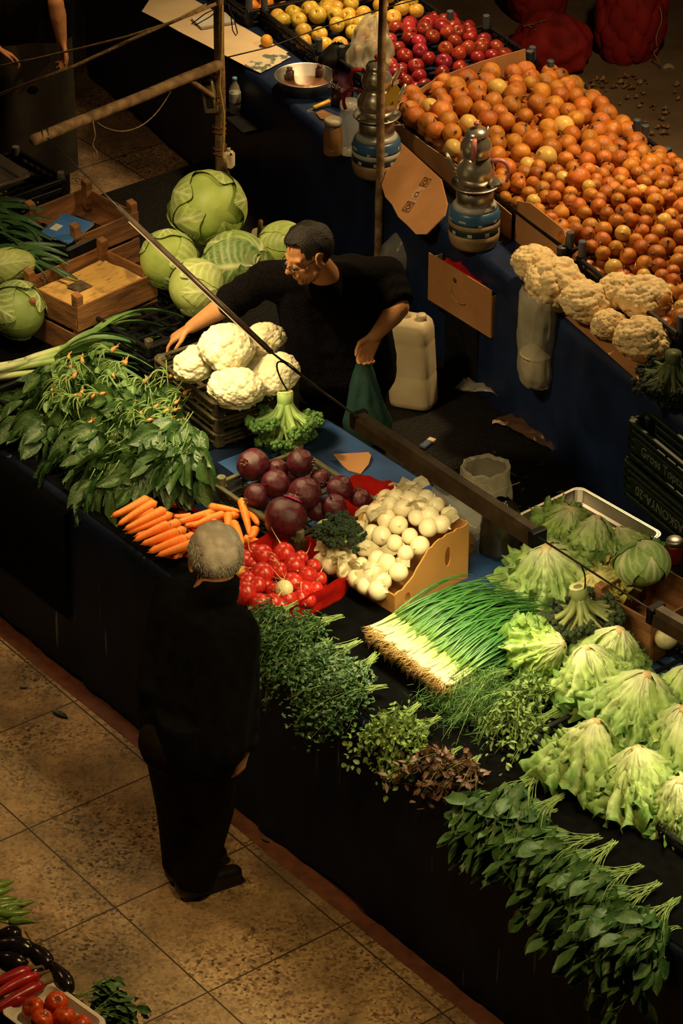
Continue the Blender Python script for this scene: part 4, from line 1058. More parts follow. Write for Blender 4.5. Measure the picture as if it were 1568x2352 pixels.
def rosette_me(seed):
    """bunch seen from its leafy side: broad leaves lying over each other like shingles"""
    rs = np.random.RandomState(seed); gs, gl = G(), G()
    for k in range(19):
        a = rs.uniform(-1.0, 1.0); r0 = rs.uniform(.0, .13); base = Vector((math.sin(a) * r0 + rs.normal(0, .02), math.cos(a) * r0, .035 - .16 * r0 + rs.uniform(-.01, .015)))
        d = Vector((math.sin(a * .9), math.cos(a * .7), rs.uniform(-.55, .05)))
        L = rs.uniform(.085, .145); add_leaf(gl, base, d, (rs.uniform(-.45, .45), rs.uniform(.1, .8), 1), L, L * rs.uniform(.52, .64), rs.uniform(0, 99), (.017, .050, .013), (.046, .105, .022), (.12, .19, .055), curl=rs.uniform(.2, .8))
        if k < 3: gs.tube(bez(base - d * .07 + Vector((0, -.01, .01)), base - d * .04, base - d * .01, base + d * .01, 4), .0022, 5)
    return gs.mesh('stem'), gl.mesh('foliage', True, True)
ROSE = [rosette_me(160 + k) for k in range(5)]
spots = []       # crowns seen in the photograph, then bunches lying beneath them whose crowns are covered
crowns = [(155, 828, 1.06), (190, 833, 1.06), (160, 846, 1.05), (150, 880, 1.04), (258, 808, 1.06), (275, 840, 1.06), (262, 868, 1.05), (170, 868, 1.05), (288, 838, 1.06), (165, 915, 1.03), (185, 912, 1.03), (210, 915, 1.03), (232, 908, 1.03), (300, 930, 1.02), (355, 938, 1.02), (322, 955, 1.01), (340, 968, 1.01), (378, 952, 1.02), (388, 968, 1.01), (400, 945, 1.02), (408, 970, 1.0), (424, 907, 1.03), (402, 930, 1.02), (205, 976, .97), (392, 868, 1.04), (258, 1015, .95), (330, 880, 1.04), (120, 905, 1.02)]
rs = np.random.RandomState(77)
left_word = ('far left', 'left', 'middle', 'right')
fwd = (-B1).to_2d()
base_yaw = math.atan2(-B1.y, -B1.x) - math.pi / 2
crowns_s = sorted(crowns)
for i, (px, py, z) in enumerate(crowns):
    spots.append((at(px, py, z), base_yaw + rs.uniform(-.7, .7) + (-.5 if px > 370 else .3 if px < 200 else 0), R(rs.uniform(-32, -8)), True, (px, py)))
for k in range(58):
    u = rs.uniform(-1.78, -.86); v = rs.uniform(.30, .74) if k < 38 else rs.uniform(.17, .32)
    if u > -1.02 and v > .6: v -= .2
    z = ZT + .03 + .13 * min(1, max(0, v - .05) / .42) * (1 if u > -1.75 else .7) - .02
    spots.append((W1(u, v, z), base_yaw + rs.uniform(-.9, .9), R(rs.uniform(-45, -5) - (20 if v < .2 else 0)), False, k))
for i, (p, yw, pit, seen, px) in enumerate(spots):
    if seen:
        near = sorted(crowns, key=lambda c: c[0]).index(crowns[i])
        lab = f'spinach bunch with pinkish root, number {near + 1} from the left across the heap'
        lab = f'spinach bunch showing its pinkish root, {("first","second","third","fourth","fifth","sixth","seventh","eighth","ninth","tenth","eleventh","twelfth","thirteenth","fourteenth","fifteenth","sixteenth","seventeenth","eighteenth","nineteenth","twentieth","twenty-first","twenty-second","twenty-third","twenty-fourth","twenty-fifth","twenty-sixth","twenty-seventh","twenty-eighth")[near]} root from the left in the heap'
    else:
        k_ = px; lab = f'spinach bunch with covered root, {"lowest at the edge" if k_ > 37 else "in the heap"}, {"far left" if (p - O1).dot(A1) < -1.7 else "left middle" if (p - O1).dot(A1) < -1.45 else "right middle" if (p - O1).dot(A1) < -1.2 else "right end"}{"" if k_ > 37 else ", near the front" if (p - O1).dot(B1) < .40 else ", midway" if (p - O1).dot(B1) < .58 else ", at the back"}'
    t = thing('spinach_bunch', lab, 'spinach', p, (pit, R(rs.uniform(-25, 25)), yw), 'spinach bunches in the heap', rs.uniform(.95, 1.2))
    if seen:
        a, b, c = SPIN[i % 6]
        put('root', a, M_ROOT, t); put('stem', b, M_STEM, t); put('foliage', c, M_SPIN, t)
    else:
        b, c = ROSE[i % 5]; put('stem', b, M_STEM, t); put('foliage', c, M_SPIN, t)
plastic_crate('plastic_crate', 'black crate buried under the spinach heap', W1(-1.55, .38, ZT), (0, 0, YAW1), .80, .40, .07, M_BLACK, rows=2, stub=False)

# ---- leeks
M_LEEK = mat('leek', (1, 1, 1), attr=True, scale=12, rough=.42, bump=.2, bscale=50, stretch=(1, 1, 1), transl=.05)
def leek_me(seed, dark):
    rs = np.random.RandomState(seed); gs, gl = G(), G()
    gs.tube(bez((0, 0, 0), (0, .12, .005), (0, .22, .005), (0, .34, 0), 8), [.013, .015, .0145, .0145, .0145, .0145, .015, .016, .016], 10, color=[(.62, .66, .36)] * 3 + [(.45, .55, .22)] * 3 + [(.28, .42, .12)] * 3)
    for k in range(7):
        a = (k - 3) * .12 + rs.uniform(-.06, .06); L = rs.uniform(.26, .42); sd = rs.uniform(0, 99); w = rs.uniform(.016, .026); dz = rs.uniform(-.05, .10); bend = rs.uniform(-.25, .25)
        def pos(u, v):
            s = u * 2 - 1; x = math.sin(a) * L * v + bend * L * v * v * .4; y = .30 + math.cos(a) * L * v
            z = .012 * (k - 3) * .3 + dz * math.sin(v * 2.2) - .07 * v * v + .012 * abs(s)
            return Vector((x + s * w * (1 - .75 * v ** 2.5), y, z + .004 * noise3((s, v * 9, sd))))
        cb = lerp3((.30, .45, .13), (.07, .16, .05), dark)
        gl.grid(pos, 3, 12, lambda u, v: lerp3(cb, lerp3((.10, .22, .06), (.03, .085, .03), dark), min(1, v * 1.5)))
    return gs.mesh('stalk', True, True), gl.mesh('foliage', True, True)
LEEK = [leek_me(k, .3) for k in (1, 2, 3)] + [leek_me(k, .9) for k in (4, 5, 6)]
rs = np.random.RandomState(21)
word = ('front', 'second', 'third', 'fourth', 'fifth', 'sixth', 'rearmost')
for i, (a, b, z) in enumerate((((-30, 868), (110, 852), .93), ((-40, 858), (120, 838), .95), ((-30, 846), (120, 822), .95), ((-40, 872), (105, 858), .91), ((-20, 852), (150, 812), .97), ((20, 838), (170, 800), .97), ((60, 826), (190, 786), .985))):
    p, q = at(*a, z), at(*b, z); d = q - p
    t = thing('leek', f'pale leek lying across the left corner, {word[i]} of the leeks by the spinach', 'leek', p, (R(rs.uniform(-2, 4)), R(rs.uniform(-30, 30)), math.atan2(d.y, d.x) - math.pi / 2), 'pale leeks by the spinach', 1.05)
    put('stalk', LEEK[i % 3][0], M_LEEK, t); put('foliage', LEEK[i % 3][1], M_LEEK, t)
for i in range(11):
    p, q = at(-150 + 14 * (i % 5), 440 + 17 * i, 1.08 + .02 * (i % 3)), at(40 + 5 * i, 500 + 13 * i, 1.10); d = q - p
    t = thing('leek', f'dark green leek top at the left edge, {ordn[i]} from the top of its pile', 'leek', p, (R(rs.uniform(-4, 6)), R(rs.uniform(-40, 40)), math.atan2(d.y, d.x) - math.pi / 2 + rs.uniform(-.15, .15)), 'dark leek tops at the left edge', .82)
    put('stalk', LEEK[3 + i % 3][0], M_LEEK, t); put('foliage', LEEK[3 + i % 3][1], M_LEEK, t)
plastic_crate('plastic_crate', 'black crate under the dark leek tops at the left edge', Vector((at(0, 560, 1.0).x - .05, at(0, 560, 1.0).y, ZT)), (0, 0, YAW1), .5, .38, .16, M_BLACK, rows=4, stub=False)
# flat lid of slatted plastic between leeks and crates
o = G(); 
for k in range(9): o.box(.40, .012, .006, (0, (k - 4) * .022, 0))
for k in range(12): o.box(.006, .2, .006, ((k - 5.5) * .034, 0, .001))
p = at(225, 798, .93); tag(o.obj('plastic_grid', mat('olive_plastic', (.10, .10, .06), (.06, .06, .035), 12, .5), None, p, (R(8), 0, YAW1 + R(95)), smooth=False), 'olive perforated plastic grid behind the leeks', 'plastic grid')
tag(G().tube([at(62, 740, .90), at(75, 690, 1.12)], .016, 6).obj('plank', M_WOOD), 'short upright wooden plank beside the dark cabbage', 'plank')

# ---- spring onions
M_SPR = mat('spring_onion', (1, 1, 1), attr=True, scale=30, rough=.38, bump=.1, bscale=60, spec=.55, transl=.06)
M_HAIR = mat('onion_root_hair', (.62, .42, .18), (.42, .25, .09), 60, .8)
def spring_me(seed, n=24):
    rs = np.random.RandomState(seed); gw, gl, gr = G(), G(), G()
    for k in range(n):
        x = (k % 8 - 3.5) * .0095 + rs.uniform(-.003, .003); z = (k // 8) * .012 + rs.uniform(0, .005); y0 = rs.uniform(-.012, .012); fan = x * .9 + rs.uniform(-.03, .03)
        L1 = rs.uniform(.09, .14); p = [(x, y0, z), (x, y0 + .012, z), (x + fan * .1, y0 + .05, z + .003), (x + fan * .3, y0 + L1, z + .012)]
        c0, c1_, c2_ = (.66, .62, .42), (.56, .60, .32), (.30, .46, .13)
        gw.tube(p, [.0068, .0062, .0050, .0052], 7, color=[c0, c0, c1_, c2_])
        e = Vector(p[-1])
        for q in range(3):
            L2 = rs.uniform(.28, .48); sx = fan * .9 + rs.uniform(-.07, .07); bend = rs.uniform(-.04, .08)
            pts = bez(e - Vector((0, .01, 0)), e + Vector((sx * .25, L2 * .35, .022 + bend * .6)), e + Vector((sx * .7, L2 * .7, .01 + bend)), e + Vector((sx + rs.uniform(-.03, .03), L2, -.035 + bend * .4)), 9)
            ca = lerp3((.022, .115, .022), (.055, .19, .035), rs.rand())
            gl.tube(pts, [.0042, .0046, .0046, .0045, .0042, .0040, .0036, .003, .0022, .0008], 5, color=[(.26, .44, .12), lerp3(ca, (.16, .34, .09), .5)] + [ca] * 8, flat=.6)
        for q in range(7):
            d = Vector((rs.uniform(-.8, .8), -1, rs.uniform(-.9, .6))); L = rs.uniform(.015, .036); s = Vector((x, y0, z))
            gr.tube([s, s + d * L * .5 + Vector((rs.uniform(-.006, .006), 0, rs.uniform(-.005, .005))), s + d * L + Vector((rs.uniform(-.008, .008), 0, -.005))], [.0016, .0012, .0005], 4)
    return gw.mesh('stalk', True, True), gl.mesh('foliage', True, True), gr.mesh('root_tuft')
SPR = [spring_me(90 + k) for k in range(3)]
rs = np.random.RandomState(31)
nb = 11
for i in range(nb):
    for lay in (0, 1):
        if lay and i in (0, nb - 1): continue
        f = i / (nb - 1)
        p = at(862 + 172 * f, 1462 + 128 * f, .895 + .038 * lay)
        tip = at(1235 - 8 * f * 0 + 22 * f, 1352 + 118 * f, .93)
        d = tip - p; yw = math.atan2(d.y, d.x) - math.pi / 2
        t = thing('spring_onion_bunch', f'spring onion bunch with white stalks, {ordn[i]} from the box side in the {"upper" if lay else "lower"} layer', 'spring onions', p, (R(3 + 2 * rs.rand()), R(rs.uniform(-8, 8)), yw + rs.uniform(-.05, .05)), 'spring onion bunches in a row', rs.uniform(.95, 1.04))
        a, b, c = SPR[(i + lay) % 3]
        put('stalk', a, M_SPR, t); put('foliage', b, M_SPR, t); put('root_tuft', c, M_HAIR, t)

# ---- herbs
def herb_me(kind, seed):
    rs = np.random.RandomState(seed); gs, gl = G(), G()
    cols = dict(parsley=((.02, .07, .022), (.065, .15, .04), (.12, .22, .06)), dill=((.035, .12, .035), (.08, .20, .05), (.12, .25, .06)), purslane=((.06, .14, .03), (.18, .30, .06), (.3, .4, .12)),
                basil=((.055, .020, .022), (.15, .07, .05), (.25, .14, .09)), rocket=((.02, .07, .02), (.07, .16, .04), (.16, .26, .08)), cress=((.03, .10, .025), (.10, .22, .05), (.34, .36, .12)))[kind]
    ns = 26
    ends = []
    for k in range(ns):
        a = rs.uniform(-.9, .9); L = rs.uniform(.16, .30); e = Vector((math.sin(a) * L * .75, L * rs.uniform(.65, 1), rs.uniform(-.06, .10) - .10 * L * 2 * rs.rand()))
        st = bez((rs.uniform(-.014, .014), rs.uniform(-.07, -.03), rs.uniform(-.012, .012)), (e.x * .1, .03, .03), (e.x * .6, e.y * .5, e.z + .05), e, 7)
        gs.tube(st, [.0016, .0016, .0015, .0014, .0013, .0012, .001, .0009], 4); ends.append(st)
    if kind in ('parsley', 'cress', 'basil', 'purslane'):
        per = dict(parsley=38, cress=18, basil=10, purslane=14)[kind]
        for st in ends:
            for q in range(per):
                i = rs.randint(3, 8); c = st[min(i, 7)] + Vector(rs.normal(0, .020, 3))
                d = Vector(rs.normal(0, 1, 3)) + Vector((0, .5, .1)); d.normalize(); X, Y, Z = frame_of(d)
                if rs.rand() < .5: Z = Vector((0, -.4, 1)).normalized()
                cc = lerp3(cols[0], cols[1], rs.rand()); cc = lerp3(cc, cols[2], max(0, rs.rand() - .8) * 2)
                if kind in ('parsley',):
                    s = rs.uniform(.008, .0135); side = d.cross(Z).normalized()
                    for w in (-.9, 0, .9):
                        dd = (d * math.cos(w) + side * math.sin(w)); sd2 = dd.cross(Z).normalized() * s * .42; z_ = Z * rs.uniform(-.3, .3) * s
                        gl.add([c, c + dd * s * .6 + sd2, c + dd * s * 1.35 + z_, c + dd * s * .6 - sd2], [(0, 1, 2, 3)], cc)
                else:
                    L = dict(cress=.030, basil=.040, purslane=.026)[kind] * rs.uniform(.7, 1.25)
                    add_leaf(gl, c, d, Z + Vector(rs.normal(0, .4, 3)), L, L * dict(cress=.5, basil=.55, purslane=.72)[kind], rs.uniform(0, 99), cc, cols[1], cols[2], .3, 2, 4)
    elif kind == 'dill':
        for st in ends:
            for q in range(46):
                i = rs.randint(2, 8); c = st[min(i, 7)] + Vector(rs.normal(0, .012, 3)); d = (Vector(rs.normal(0, .8, 3)) + Vector((0, .8, -.05))).normalized(); L = rs.uniform(.018, .045)
                s = d.orthogonal().normalized() * .0009; cc = lerp3(cols[0], cols[2], rs.rand())
                k = Vector(rs.normal(0, .006, 3))
                gl.add([c - s, c + s, c + d * L * .6 + k + s, c + d * L + k * 1.5, c + d * L * .6 + k - s], [(0, 1, 2, 3, 4)], cc)
    else:
        for st in ends:
            for q in range(5):
                i = rs.randint(4, 8); c = st[min(i, 7)] + Vector(rs.normal(0, .016, 3)); d = (Vector(rs.normal(0, .45, 3)) + Vector((0, .9, -.25))).normalized()
                L = rs.uniform(.06, .11); cc = lerp3(cols[0], cols[1], rs.rand())
                add_leaf(gl, c, d, (rs.uniform(-.6, .6), rs.uniform(-.4, .2), 1), L, L * .55, rs.uniform(0, 99), cc, cols[1], cols[2], rs.uniform(.1, .8), 3, 6, 1.25)
    return gs.mesh('stem'), gl.mesh('foliage', kind != 'dill', True)
M_HERB = mat('herb_leaf', (1, 1, 1), attr=True, scale=40, rough=.42, bump=.2, bscale=90, transl=.08)
M_HSTEM = mat('herb_stem', (.30, .40, .13), (.2, .3, .08), 30, .55)
HERB = {}
def herb(kind, px, py, z, yaw, pitch, s, label, name, group):
    ks = (kind, len([k for k in HERB if k[0] == kind]) if len([k for k in HERB if k[0] == kind]) < 2 else random.randint(0, 1))
    if ks not in HERB: HERB[ks] = herb_me(kind, hash(kind) % 1 + 100 + 10 * len(HERB))
    t = thing(name, label, name.replace('_bunch', '').replace('_', ' '), at(px, py, z), (R(pitch), R(random.uniform(-15, 15)), base_yaw + yaw), group, s)
    a, b = HERB[ks]; put('stem', a, M_HSTEM, t); put('foliage', b, M_HERB, t)
    return t
random.seed(5)
for i, (px, py, z, lab) in enumerate(((655, 1405, .93, 'beside the red radish liner'), (700, 1450, .92, 'second along the edge from the radishes'), (752, 1432, .93, 'behind the second, with loose stems'), (742, 1500, .91, 'third along the edge from the radishes'), (795, 1492, .93, 'behind the third, showing pale stem ends'), (795, 1545, .90, 'fourth along the edge'), (842, 1530, .92, 'with splayed pale stems near the onion roots'), (850, 1590, .89, 'fifth along the edge next to the purslane'), (640, 1440, .90, 'tucked beside the man in black'))):
    herb('parsley', px, py, z, random.uniform(-.35, .35), random.uniform(-30, -12), 1.0, 'parsley bunch ' + lab, 'parsley_bunch', 'parsley bunches along the counter edge')
for i, (px, py, z, lab) in enumerate(((1080, 1545, .93, 'nearest the white onion roots'), (1150, 1555, .93, 'in the middle beneath the green onion tips'), (1215, 1560, .93, 'beside the cress with pale stems'), (1100, 1590, .90, 'lower, above the purslane'), (1165, 1600, .91, 'lowest in the middle'))):
    herb('dill', px, py, z, random.uniform(-.3, .5), random.uniform(-30, -10), 1.05, 'feathery dill bunch ' + lab, 'dill_bunch', 'dill bunches in front of the spring onions')
for px, py, z, lab in ((940, 1640, .90, 'upper, with pale bare stems on top'), (985, 1665, .89, 'right, beside the dill'), (925, 1668, .88, 'lower left, hanging over the counter edge')):
    herb('purslane', px, py, z, random.uniform(-.4, .4), -22, .85, 'purslane bunch ' + lab, 'purslane_bunch', 'purslane bunches at the counter edge')
for px, py, z, lab in ((1035, 1735, .88, 'with one pale upturned leaf at the left'), (1085, 1755, .87, 'at the right, nearly black')):
    herb('basil', px, py, z, random.uniform(-.4, .4), -15, .8, 'purple basil bunch ' + lab, 'basil_bunch', 'purple basil bunches at the counter edge')
for px, py, z, lab in ((1205, 1610, .92, 'left, by the dill'), (1262, 1590, .93, 'right, under the curly lettuce'), (1250, 1655, .90, 'lowest, spilling into the dark')):
    herb('cress', px, py, z, random.uniform(-.4, .4), -20, .95, 'leafy cress bunch ' + lab, 'cress_bunch', 'cress bunches by the lettuces')
for px, py, z, lab in ((1225, 1800, .885, 'uppermost of the dark row, with broad shiny leaves'), (1170, 1830, .86, 'at the left end, hanging over the edge'), (1265, 1850, .87, 'upper right, beside its own stem ends'), (1240, 1880, .84, 'hanging below the uppermost'), (1340, 1935, .875, 'in the middle of the row'), (1385, 1960, .875, 'with yellow stem ends sticking up'), (1345, 1985, .84, 'hanging low in the middle'), (1440, 2010, .875, 'past the yellow stem ends'), (1480, 2050, .87, 'before the second tuft of stem ends'), (1440, 2080, .84, 'hanging low to the right'), (1530, 2090, .87, 'near the right edge of the photo'), (1525, 2150, .84, 'hanging lowest at the right edge')):
    herb('rocket', px, py, z, random.uniform(-.45, .45), random.uniform(-32, -14), 1.0, 'rocket bunch ' + lab, 'rocket_bunch', 'rocket bunches along the front edge')

# ---- lettuces on low crates
for i, (u, v) in enumerate(((1.55, .55), (2.1, .55), (2.65, .55), (1.42, .98), (1.98, .98))):
    plastic_crate('plastic_crate', f'black crate under the curly lettuces, {ordn[i]} of those set out', W1(u + .06, v, ZT), (0, 0, YAW1), .54, .40, .06, M_BLACK, rows=2, stub=False, group='black crates under the lettuces')
LG = 'curly lettuces'
for a in (
    (1255, 1262, 1.10, 0, 1.22, 'widest curly lettuce beside the spring onion tips', (R(10), R(-14)), .4),
    (1310, 1172, 1.07, 4, .74, 'curly lettuce at the back left inside the metal tray', (R(14), R(-16)), 1.2),
    (1370, 1190, 1.09, 2, .92, 'tall curly lettuce at the back right inside the metal tray', (R(10), R(4)), 2.2),
    (1420, 1215, 1.03, 4, .8, 'dark wilted lettuce behind the tall one in the tray', (R(12), R(22)), 3.0),
    (1362, 1322, 1.03, 3, .85, 'yellow wilted lettuce with brown edges behind the dark broccoli', (R(16), R(12)), 4.0),
    (1346, 1490, 1.09, 0, 1.08, 'curly lettuce just below the dark hanging broccoli', (R(12), R(-10)), 5.0),
    (1424, 1450, 1.09, 2, 1.12, 'curly lettuce with pointed top behind the one below the broccoli', (R(10), R(6)), .9),
    (1484, 1552, 1.09, 1, 1.15, 'broad curly lettuce in the middle of the second row', (R(12), R(0)), 1.8),
    (1366, 1660, 1.08, 2, 1.12, 'curly lettuce at the left end of the front row', (R(10), R(-6)), 2.7),
    (1462, 1722, 1.07, 0, 1.12, 'curly lettuce in the middle of the front row', (R(12), R(2)), 3.6),
    (1570, 1630, 1.09, 1, 1.15, 'curly lettuce cut by the right edge in the second row', (R(12), R(8)), 4.4),
    (1560, 1795, 1.06, 2, 1.12, 'curly lettuce cut by the right edge in the front row', (R(14), R(4)), 5.5),
    (1290, 1480, 1.03, 4, .8, 'loose curly lettuce leaning towards the spring onion tips', (R(24), R(-50)), 2.0),
    (1580, 1535, 1.02, 4, .9, 'dark lettuce in shadow at the right edge', (R(16), R(14)), 2.0)):
    lettuce(a[0], a[1], a[2], a[3], a[4], a[5], a[6], a[7], LG)
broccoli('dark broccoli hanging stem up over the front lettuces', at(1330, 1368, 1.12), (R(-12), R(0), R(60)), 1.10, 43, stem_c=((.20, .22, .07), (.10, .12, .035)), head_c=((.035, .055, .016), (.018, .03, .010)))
cabbage('iceberg_lettuce', 'round green iceberg head with white ribs on the wooden box', at(1475, 1297, 1.12), (R(-24), R(6), R(30)), .092, 55, (1.08, 1.08, .92), c_leaf=(.34, .50, .13), c_vein=(.85, .85, .56), c_dark=(.05, .20, .03), wraps=6, loose=1, cat='lettuce', n=4, tmax=2.75)
pt = at(1352, 1205, .95)
tray('metal_tray', 'shallow rectangular metal tray holding the rear lettuces', Vector((pt.x, pt.y, ZT + .04)), (0, 0, YAW1 + R(2)), .46, .34, .05, M_ALU, .02)
pw_ = at(1490, 1385, 1.0)
wood_crate('wooden_crate', 'upright wooden box carrying the iceberg head at the right', Vector((pw_.x, pw_.y, ZT)), (0, 0, YAW1 + R(4)), .30, .30, .20, post=.02)
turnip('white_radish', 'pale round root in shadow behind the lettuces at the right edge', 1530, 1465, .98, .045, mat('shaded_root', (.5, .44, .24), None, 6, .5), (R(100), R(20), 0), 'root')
t = thing('glass_jar', 'dark glass jar with a pale lid and red rim at the right edge', 'jar', at(1546, 1290, .95), (0, 0, 0))
G().lathe([(.034, 0), (.036, .01), (.036, .07), (.03, .085)], 18).obj('body', mat('dark_red_glass', (.10, .008, .006), None, 5, .15), t)
G().lathe([(.034, .085), (.034, .10), (.03, .104), (.0001, .102)], 18).obj('lid', M_ALU, t)
# ------------------------------------------------------------------ far stall: onions
M_ONION = mat('golden_onion_skin', (1, 1, 1), scale=4, rough=.36, bump=.2, bscale=20, vary=.24, hue=.012, stretch=(6, 6, .6), spec=.5, attr=True)
M_ONIONP = mat('peeled_onion_skin', (.70, .48, .14), (.58, .33, .07), 4, .35, .08, 30, vary=.12, stretch=(5, 5, .7))
M_PEDGE = mat('dark_post_cap', (.07, .085, .11), (.05, .06, .08), 10, .5)
def heap_z(u, v):
    f = max(0.0, min(1, (v - .22) / 1.0))
    bulge = math.sin(math.pi * (f * .86 + .10)) ** .7
    big = 1 / (1 + math.exp((u + .15) * 5))
    return ZT + .085 + .115 * bulge + .035 * big + .02 * math.sin(u * 5.2)
ONIP = [m_.copy() for m_ in ONI]
for m_ in ONIP: m_.materials.clear(); m_.materials.append(M_ONIONP)
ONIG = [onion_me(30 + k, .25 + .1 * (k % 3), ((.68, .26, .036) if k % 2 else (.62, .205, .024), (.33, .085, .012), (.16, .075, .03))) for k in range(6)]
for m_ in ONIG: m_.materials.clear(); m_.materials.append(M_ONION)
rs = np.random.RandomState(99)
pts = []
def rad_at(u): return .0515 if u < -.22 else .0385
for tries in range(26000):
    u = rs.uniform(-1.27, 1.42); v = rs.uniform(.26, 1.20)
    if u > .42 and v < .30: continue
    r = rad_at(u + rs.normal(0, .07)) * rs.uniform(.84, 1.12)
    ok = True
    for (a, b, q) in pts:
        if abs(a - u) < .1 and (a - u) ** 2 + (b - v) ** 2 < ((r + q) * .88) ** 2: ok = False; break
    if ok: pts.append((u, v, r))
def frame_px(p):
    c, s = math.cos(PITCH), math.sin(PITCH); z = p.z - CAM_H
    f = p.y * c - z * s; uu = p.y * s + z * c
    return 784 + FPX * p.x / f, 1176 - FPX * uu / f, FPX / f
onl = []
for u, v, r in pts:
    p = W2(u, v, heap_z(u, v) + rs.uniform(-.010, .012)); x, y, k = frame_px(p)
    onl.append((p, r, x, y, r * k))
inview = sorted([o for o in onl if -30 < o[2] < 1590], key=lambda o: -o[4])
ind, rest = inview[:295], inview[295:]
BIGL = 'large golden onion in the upper heap'
SMALLL = 'small golden onion in the lower heap'
for i, (p, r, x, y, k) in enumerate(ind):
    pale = rs.rand() < .06
    o = put('onion', (ONIP[i % 5] if pale else ONIG[i % 6]), None, None, p, (rs.uniform(-1.5, 1.5), rs.uniform(-1.5, 1.5), rs.uniform(0, 6)), r * 1.04)
    if pale: lab = 'large pale peeled onion in the upper heap' if r > .041 else 'small pale peeled onion in the lower heap'
    else: lab = BIGL if r > .041 else SMALLL
    u_, v_ = uv2(p); lab += (', front side' if v_ < .5 else ', back side by the floor' if v_ > .92 else ', on the crest') + (' at the left end' if u_ < -.75 else ' in the left middle' if u_ < -.2 else ' in the right middle' if u_ < .45 else ' at the right end')
    tag(o, lab, 'onion', 'golden onions heaped on the far stall')
g = G()
low = G(); low.lathe([(.0001, -.92)] + [(math.sin(math.pi * k / 9), -math.cos(math.pi * k / 9) * .92) for k in range(1, 9)] + [(.08, 1.0), (.03, 1.2), (.0001, 1.2)], 12)
def addlow(p, r):
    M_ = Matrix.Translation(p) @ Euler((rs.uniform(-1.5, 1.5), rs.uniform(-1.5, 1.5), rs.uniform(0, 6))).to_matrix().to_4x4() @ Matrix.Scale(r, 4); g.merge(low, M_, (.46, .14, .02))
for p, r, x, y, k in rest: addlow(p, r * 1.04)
for i in range(34):
    for j in range(13):
        u = -1.25 + 2.7 * (i + .5 * (j % 2)) / 34; v = .28 + .9 * j / 12
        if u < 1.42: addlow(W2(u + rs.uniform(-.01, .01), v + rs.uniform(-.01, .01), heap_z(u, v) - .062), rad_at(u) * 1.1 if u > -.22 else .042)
tag(g.obj('onions_beneath', M_ONION, colors=True), 'golden onions deeper in the far heap beneath the top layer', 'onions', kind='stuff')

# crates of the onion heap: black posts and cardboard sides
def card_panel(label, pts, th, m=None, name='cardboard', cat='cardboard'):
    g = G(); poly_extrude(g, pts, th); return tag(g.obj(name, m or M_CARD, smooth=False), label, cat)
for i, (u, lab) in enumerate(((-.83, 'dark crate under the upper onions beside the teapots'), (.06, 'dark crate under the middle onions behind the blue stove'), (.98, 'dark crate under the small onions by the cauliflowers'))):
    plastic_crate('plastic_crate', lab, W2(u, .72, ZT), (0, 0, YAW2), .86, .98, .15, M_BLACK, rows=4, post=.075, capm=M_PEDGE, group='onion crates on the far stall')
card_panel('long cardboard side along the front of the upper onion crate', [W2(-1.24, .215, ZT), W2(-.40, .215, ZT), W2(-.40, .215, ZT + .165), W2(-.8, .21, ZT + .15), W2(-1.24, .215, ZT + .15)], B2 * .006)
card_panel('cardboard front of the middle onion crate behind the stove', [W2(-.38, .20, ZT), W2(.02, .205, ZT), W2(.02, .205, ZT + .13), W2(-.38, .20, ZT + .155)], B2 * .006)
card_panel('brown cardboard flap standing up before the small onions', [W2(.03, .22, ZT), W2(.46, .215, ZT), W2(.455, .235, ZT + .20), W2(.42, .24, ZT + .225), W2(.14, .235, ZT + .235), W2(.03, .23, ZT + .20)], B2 * .006)
card_panel('tall cardboard back panel behind the upper onion crate', [W2(-1.285, .28, ZT), W2(-1.285, 1.08, ZT), W2(-1.285, 1.06, ZT + .30), W2(-1.285, .8, ZT + .285), W2(-1.285, .55, ZT + .25), W2(-1.285, .30, ZT + .15)], A2 * .006)
tag(G().box(.36, .03, .02).obj('plank', M_WOOD, None, W2(-1.06, 1.21, ZT + .16), (0, 0, YAW2), smooth=False), 'bare wooden plank behind the upper onions by the sacks', 'plank')
def post_thing(u, v, h, label):
    t = thing('crate_post', label, 'post', W2(u, v, ZT), (0, 0, 0))
    G().lathe([(.024, 0), (.024, h), (.021, h + .003), (.0001, h + .003)], 16).obj('shaft', M_BLACK, t); G().lathe([(.022, h + .003), (.02, h + .006), (.0001, h + .006)], 16).obj('cap', M_PEDGE, t)
for u, v, h, lab in ((-1.30, 1.10, .27, 'black round post at the top corner of the onion heap'), (.475, .205, .16, 'black round post between flap and cauliflowers'), (.56, .20, .13, 'shorter black post behind the biggest cauliflower'), (-.10, .17, .13, 'black round post in front of the cardboard side by the flap'), (-1.02, 1.24, .17, 'black post behind the upper onions beside the slat'), (-.24, 1.25, .13, 'black round post at the right edge behind the onions')):
    post_thing(u, v, h, lab)
tag(G().tube([W2(.475, .175, ZT + .13), W2(.50, .17, ZT + .05), W2(.44, .16, ZT + .04), W2(.56, .17, ZT + .06), W2(.6, .17, ZT + .02)], .003, 5).obj('string', M_ROPE), 'pale string tied round the black posts by the cauliflowers', 'string')

